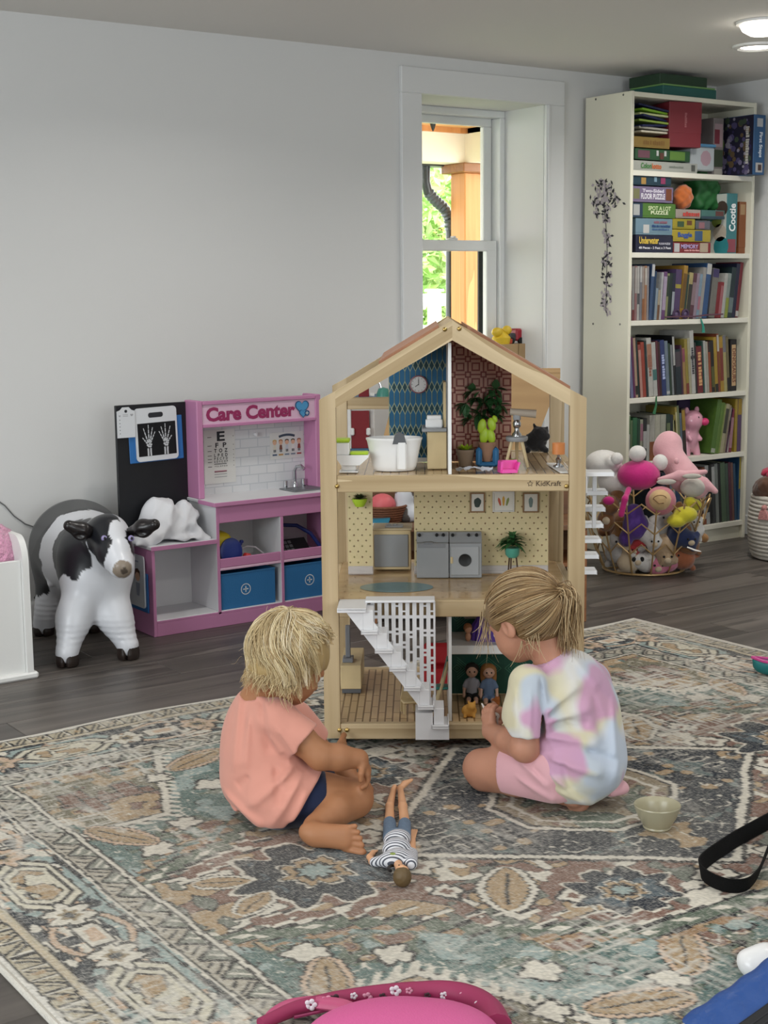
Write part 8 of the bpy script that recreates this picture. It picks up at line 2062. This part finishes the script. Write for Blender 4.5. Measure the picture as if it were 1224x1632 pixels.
dd = obj('door', MB().box(x1_, xb, .004, .018, z1, z2, .002), m_dred, t)
obj('door', MB().box(x1_+.03, xb, .004, .018, z2+.05, zb_, .002), m_dred, t); obj('door', MB().box(x1_, xb, .004, .018, .1, z1-.06, .002), m_dred, t)
hz = bz(570, 688, 5.5)[1]; 
for x in (x1_-.004, xb-.012): obj('latch', MB().box(x, x+.016, -.012, .006, hz-.014, hz+.014, .004), m_hw, dd)
for zz in (bz(570, 636, 5.5)[1], bz(570, 718, 5.5)[1]): obj('shelf', MB().box(xa, xr_, -.012, .16, zz-.008, zz+.008, .002), m_lblue, t)
t = behind('toy_bell', 'small teal toy dome hanging by a steel clip behind the gable opening', 'toy', 5.36)
x, z = bz(611, 632, 5.36); obj('dome', MB().lathe([(.0, .045), (.018, .040), (.026, .020), (.026, .0), (0, 0)], 18, T(x, 0, z-.01)), M('dome_teal', '3a7f72', .35), t); obj('clip', MB().tube([(x-.008, 0, z+.03), (x-.012, 0, z+.045), (x-.02, 0, z+.062)], .004, 7), m_silver, t)
# brown basket, pink ball, cyan box, grey and white plush horse on the cabinet
def wz(x, y, b): p = atb(x, y, b); return T(*wab(p[0], p[1], 0))@KR, p[2]
ct_ = zt
p = atb(612, 840, 5.15); mt = T(*wab(p[0], 5.17, ct_))@KR
t = thing('wicker_basket', 'brown woven basket with handle on the cabinet behind the toy dishwasher', 'basket', mtx=mt)
prof = [(0, .002), (.060, .002)]
for k in range(7):
    z = .008+k*.009; r = .062+.020*k/6
    for j in range(4): a = -PI/2+PI*j/3; prof.append((r+.005*math.cos(a), z+.005*math.sin(a)))
prof += [(.074, .062), (.06, .01), (0, .008)]
obj('woven_wall', MB().lathe(prof, 28), M('wicker', '7a4a30', .7, bump=.5, bscale=180), t)
obj('handle', MB().tube([(.078, 0, .055), (.085, 0, .085), (.098, 0, .105), (.106, 0, .118)], [.013, .012, .010, .012], 8), M('wicker', '', .7), t)
t = thing('toy_ball', 'pink ball resting in the brown woven basket', 'ball', mtx=mt@T(-.005, -.005, .062)); obj('ball', MB().ball((0, 0, 0), (.050, .050, .044), 22, 14), M('ball_pink', 'd4646a', .5), t)
p = atb(604, 842, 5.09); t = thing('toy_tray', 'small cyan and white toy tray before the brown basket', 'toy tray', mtx=T(*wab(p[0], 5.085, ct_))@KR)
obj('tray', MB().prism([(-.045, 0), (.03, 0), (.04, .028), (-.045, .024)], -.02, .02), M('tray_cyan', '2f7f9c', .4), t); obj('lining', MB().box(-.035, .022, -.022, -.0195, .003, .014), m_toyw, t)
p = atb(645, 840, 5.2); t = thing('plush_horse', 'white plush horse with grey patches beside the brown basket', 'plush toy', mtx=T(*wab(p[0]+.005, 5.19, ct_))@KR)
sd = SDF(.004); sd.chain([(-.01, 0, .04), (.0, 0, .10), (.03, 0, .165)], [.042, .034, .022], k=.02).ell((.02, -.01, .03), (.05, .035, .03), k=.02)
sobj('body', sd, M('plush_patch', 'ffffff', .9, attr='col'), t, colf=lambda V: np.where((vnoise(V, 26, 9) > .56)[:, None], L3('5f5854')[None, :], L3('cfd2d8')[None, :]))
# black plush dog on the back edge of the top floor
u = hu(853, .54, .73)
t = thing('plush_dog', 'black plush dog lying at the back edge of the dollhouse top floor', 'plush toy', mtx=HM@T(u, .54, Z3-.002))
sd = SDF(.0032); sd.ell((0, 0, .030), (.034, .022, .028), k=.012).ell((.012, -.008, .052), (.024, .020, .022), k=.01).ell((.028, -.014, .044), (.014, .012, .011), k=.008)
for (x, z) in ((-.004, .078), (.034, .070)): sd.cap((x*.7+.006, -.004, .062), (x, -.002, z), .008, .004, k=.005)
sd.cap((.02, -.015, .012), (.03, -.024, .006), .010, .008, k=.006).cap((-.02, -.012, .012), (-.024, -.024, .006), .010, .008, k=.006)
sobj('body', sd, pm('blackdog', '17161a'), t, disp=lambda X, Y, Z: .0015*np.sin(X*300)*np.sin(Y*310)*np.sin(Z*290))
# things on the window stool
sy = 4.985
xa, za = at(800, 572, (0, 1, 0), sy)[[0, 2]]; xb, zb_ = at(852, 547, (0, 1, 0), sy)[[0, 2]]
zs = OZ0+.004
t = thing('cardboard_box', 'cardboard box on the window stool behind the dollhouse roof', 'box', (0, sy, zs))
m_card = M('cardboard', 'a08560', .8, var=.05)
obj('carton', MB().box(xa-.02, xb-.012, 0, .11, 0, zb_-zs, .002), m_card, t); obj('flap', MB().box(xb-.05, xb-.010, -.006, 0, (zb_-zs)*.45, zb_-zs-.004, .002), m_card, t); obj('flap_line', MB().box((xa+xb)/2, (xa+xb)/2+.002, -.001, 0, 0, zb_-zs), M('card_edge', '7a6244', .8), t)
for (nm, lab, x0, y0, x1, y1, c, m2) in (('toy_windmill', 'yellow toy with a pointed lid on the cardboard box', 786, 545, 812, 523, 'd0b02c', 0), ('toy_truck', 'red and dark grey toy truck on the cardboard box', 806, 548, 829, 524, '9c2030', 1)):
    a = at(x0, y1, (0, 1, 0), sy+.05); b_ = at(x1, y0, (0, 1, 0), sy+.05); zz = zb_
    t = thing(nm, lab, 'toy', ((a[0]+b_[0])/2, sy+.05, zz)); w = (b_[0]-a[0])/2; hgt = max(a[2]-zz, .05)
    if m2 == 0:
        obj('body', MB().lathe([(0, 0), (w*.8, 0), (w*.9, hgt*.4), (w*.4, hgt*.75), (0, hgt)], 12), M('toy_c'+c, c, .4), t); obj('petal', MB().ball((-w*.7, -.01, hgt*.75), (w*.6, .02, hgt*.3), 10, 7).ball((w*.5, -.01, hgt*.85), (w*.5, .02, hgt*.3), 10, 7), M('toy_c'+c, c, .4), t); obj('base', MB().box(-w*.3, w*.9, -.03, -.008, 0, hgt*.35, .004), M('toy_orange_red', 'b0432a', .4), t)
    else:
        obj('cab', MB().box(.0, w, -.025, .025, .012, hgt, .008), M('toy_c'+c, c, .4), t); obj('bed', MB().box(-w, 0, -.025, .025, .012, hgt*.7, .006), M('toy_bed', '3f4044', .5), t)
        for sx in (-w*.6, w*.6):
            obj('wheel', MB().lathe([(0, -.006), (.014, -.006), (.014, .006), (0, .006)], 14, T(sx, -.022, .014)@RX(90)), m_dark, t)
# ------------------------------------------------------------------ on the rug
p = at(1047, 1319, (0, 0, 1), .009)
t = thing('bowl', 'pale green bowl on the rug beside the kneeling girl', 'bowl', tuple(p))
obj('bowl', MB().lathe([(0, .0), (.029, 0), (.031, .003), (.030, .006), (.041, .024), (.0495, .046), (.0515, .052), (.0505, .0545), (.0485, .053), (.045, .042), (.036, .020), (.024, .008), (0, .006)], 40), M('bowl_celadon', 'a39c82', .3, var=.03, vscale=20), t)
# black webbing strap
bp = [(1262, 1303), (1224, 1322), (1172, 1351), (1135, 1376), (1121, 1388), (1116, 1396), (1120, 1404), (1132, 1413), (1150, 1421), (1170, 1425), (1190, 1421), (1205, 1403), (1215, 1378), (1226, 1352), (1245, 1330)]
b3 = np.array([at(x, y, (0, 0, 1), .010) for x, y in bp])
def smoothpath(P, n=90):
    d = np.r_[0, np.cumsum(np.linalg.norm(np.diff(P, axis=0), axis=1))]; u_ = np.linspace(0, d[-1], n)
    Q2 = np.stack([np.interp(u_, d, P[:, k]) for k in range(3)], 1)
    for _ in range(4): Q2[1:-1] = (Q2[:-2]+2*Q2[1:-1]+Q2[2:])/4
    return Q2
Q2 = smoothpath(b3); n = len(Q2); hgt = np.interp(np.linspace(0, 1, n), [0, .35, .5, .75, 1], [.034, .034, .034, .026, .036])
tg = np.gradient(Q2, axis=0); tg /= np.linalg.norm(tg, axis=1)[:, None]; nr = np.stack([-tg[:, 1], tg[:, 0], tg[:, 2]*0], 1)
top = Q2+np.array([0, 0, 1])*hgt[:, None]-nr*.006
th = .0016
V4 = np.concatenate([Q2+nr*th, top+nr*th, top-nr*th, Q2-nr*th]); F4 = []
for i in range(n-1):
    for k in range(4): F4.append((k*n+i, k*n+i+1, ((k+1) % 4)*n+i+1, ((k+1) % 4)*n+i))
F4 += [(0, n, 2*n, 3*n), (n-1, 4*n-1, 3*n-1, 2*n-1)]
tag(obj('webbing_strap', (V4, F4), M('webbing_black', '060607', .85, bump=.3, bscale=500, spec=.2)), 'black webbing strap looped on the rug at the right', 'strap')
# pink bag with flowered edge
p = at(610, 1632, (0, 0, 1), .01)
PB_ = np.array([p@AX, p@BX, .010])
t = thing('pink_bag', 'bright pink bag with flowered edging lying at the bottom of the picture', 'bag', mtx=T(*wab(*PB_))@KR)
def pq(x, y, b): return atb(x, y, b)-PB_
m_bag = M('bag_pink', 'cb5790', .5, bump=.15, bscale=300)
cA = pq(628, 1690, 2.085); cA[2] = .025
sd = SDF(.0045); sd.ell(cA+np.array([.01, -.02, 0]), (.155, .12, .050), k=.03); sd.ell(cA+np.array([.09, -.01, -.01]), (.075, .09, .038), k=.03)
sd.cut((0, 0, -1), .0, .003)
def bagcol(V):
    e = ((V-cA-np.array([.01, -.02, 0]))/np.array([.155, .12, .05])); return np.tile(L3('c23f80'), (len(V), 1))
sobj('body', sd, m_bag, t)
rimP = []
for x, y in ((415, 1632), (470, 1607), (540, 1592), (600, 1584), (650, 1580), (700, 1579), (735, 1585), (762, 1597), (780, 1612), (792, 1640)):
    w__ = at(x, y, (0, 0, 1), .032); q_ = np.array([w__@AX, w__@BX, w__[2]])-PB_; rimP.append(q_)
m_edge = M('bag_flower_ground', '8f2550', .6)
ed = obj('flowered_edge', MB().tube(smoothpath(np.array(rimP), 60), np.interp(np.linspace(0, 1, 60), [0, .2, .6, .85, 1], [.010, .013, .016, .024, .026]), 12), m_edge, t)
r_ = random.Random(5); Qr = smoothpath(np.array(rimP), 60)
for k in range(15):
    i = int(12+k*3.1); c = Qr[min(i, 58)]+np.array([r_.uniform(-.006, .006), -.019 if i > 35 else -.013, r_.uniform(.001, .010)]); s = r_.uniform(.005, .010)
    m_ = [M('flower_white', 'd9cfd6', .6), M('flower_rose', 'c98aa0', .6), M('flower_dark', '3a2028', .6)][k % 3]
    mb = MB()
    for j in range(5):
        a = j*2*PI/5; mb.ball(c+np.array([s*.7*math.cos(a), -.001, s*.7*math.sin(a)]), (s*.5, .0015, s*.5), 8, 5)
    obj('flower_print', mb, m_, ed)
hp = [pq(x, y, b) for x, y, b in ((425, 1645, 2.16), (432, 1618, 2.20), (458, 1602, 2.21), (500, 1597, 2.20), (545, 1602, 2.17), (580, 1618, 2.14), (600, 1640, 2.10))]
obj('handle', MB().tube(smoothpath(np.array(hp), 40), .012, 10, flat=.6), M('handle_rose', 'b0496f', .45), t)
obj('seam_piping', MB().tube(smoothpath(np.array([q+np.array([0, -.022, -.004]) for q in rimP[1:9]]), 40), .0028, 6), M('piping_plum', '8a2a55', .5), t)
# blue bag with black zip band
p = at(1190, 1632, (0, 0, 1), .01)
BB_ = np.array([p@AX, p@BX, .010])
t = thing('blue_bag', 'blue nylon bag with a black zip band in the lower right corner', 'bag', mtx=T(*wab(*BB_))@KR)
def bb(x, y, b): return atb(x, y, b)-BB_
# a slanted soft box whose upper left edge runs from (1060,1632) to (1224,1515)
e0, e1 = bb(1052, 1640, 2.16), bb(1240, 1508, 2.24)
ed = unit(e1-e0); mid = (e0+e1)/2
w3 = unit(np.array([.30, -.62, -.55])); w3 = unit(w3-ed*(w3@ed)); n3 = np.cross(ed, w3)
if n3[1] > 0: n3 = -n3
Rm = np.stack([ed, w3, n3], 1)
sd = SDF(.0045); sd.box(mid+w3*.11-n3*.045, (.30, .11, .045), Rm, rad=.030)
sobj('body', sd, M('bag_blue', '1a4484', .45, bump=.2, bscale=90), t, disp=lambda X, Y, Z: .0025*np.sin(X*70+Y*40)*np.sin(Z*60+X*30))
zc = mid+w3*.085
P0 = zc-ed*.24+n3*.0015; P1 = zc+ed*.24+n3*.0015
obj('zip_band', MB().box(-.26, .26, -.022, .022, -.004, .004, .002, Matrix([list(Rm[0])+[P0[0]*.5+P1[0]*.5], list(Rm[1])+[P0[1]*.5+P1[1]*.5], list(Rm[2])+[P0[2]*.5+P1[2]*.5], [0, 0, 0, 1]])), M('zip_black', '0e0e12', .6), t)
mz_ = P0*.5+P1*.5
for k in (-.010, .0, .010): obj('zip_rib', MB().box(-.26, .26, k-.0012, k+.0012, .004, .0056, 0, Matrix([list(Rm[0])+[mz_[0]], list(Rm[1])+[mz_[1]], list(Rm[2])+[mz_[2]], [0, 0, 0, 1]])), M('zip_teeth', '1c1c22', .4), t)
p = at(1205, 1525, (0, 0, 1), .01); 
t = thing('white_cloth', 'white folded cloth tucked behind the blue bag', 'cloth', mtx=T(*wab(BB_[0], BB_[1], BB_[2]))@KR)
c = bb(1216, 1548, 2.33); c[2] = .022
sd = SDF(.004); sd.ell(c, (.044, .035, .032), k=.02); sobj('cloth', sd, m_toyw, t, disp=lambda X, Y, Z: .002*np.sin(X*90+Z*70))
# toy boat shoe at the right edge
p = at(1213, 1076, (0, 0, 1), .009)
t = thing('toy_boat', 'pink and teal toy boat with a pointed bow at the right edge of the rug', 'toy', tuple(p), -38)
sd = SDF(.003); sd.ell((.05, 0, .032), (.075, .030, .034), k=.01).cap((.0, 0, .035), (-.028, 0, .058), .020, .005, k=.015); sd.cut((0, 0, -1), 0, .003); sd.cut((.15, 0, 1), .046, .003)
sobj('hull', sd, M('boat_teal', '1f7a7c', .4), t)
obj('rim', MB().tube([(-.028, 0, .056), (.0, -.020, .049), (.05, -.030, .042), (.11, -.020, .033), (.122, 0, .030), (.11, .020, .033), (.05, .030, .042), (.0, .020, .049)], .005, 8, closed=True).prism([(-.02, -.003), (.05, -.027), (.115, -.01), (.115, .01), (.05, .027), (-.02, .003)], .034, .038, axis='z'), M('boat_pink', 'cf4a92', .4), t)
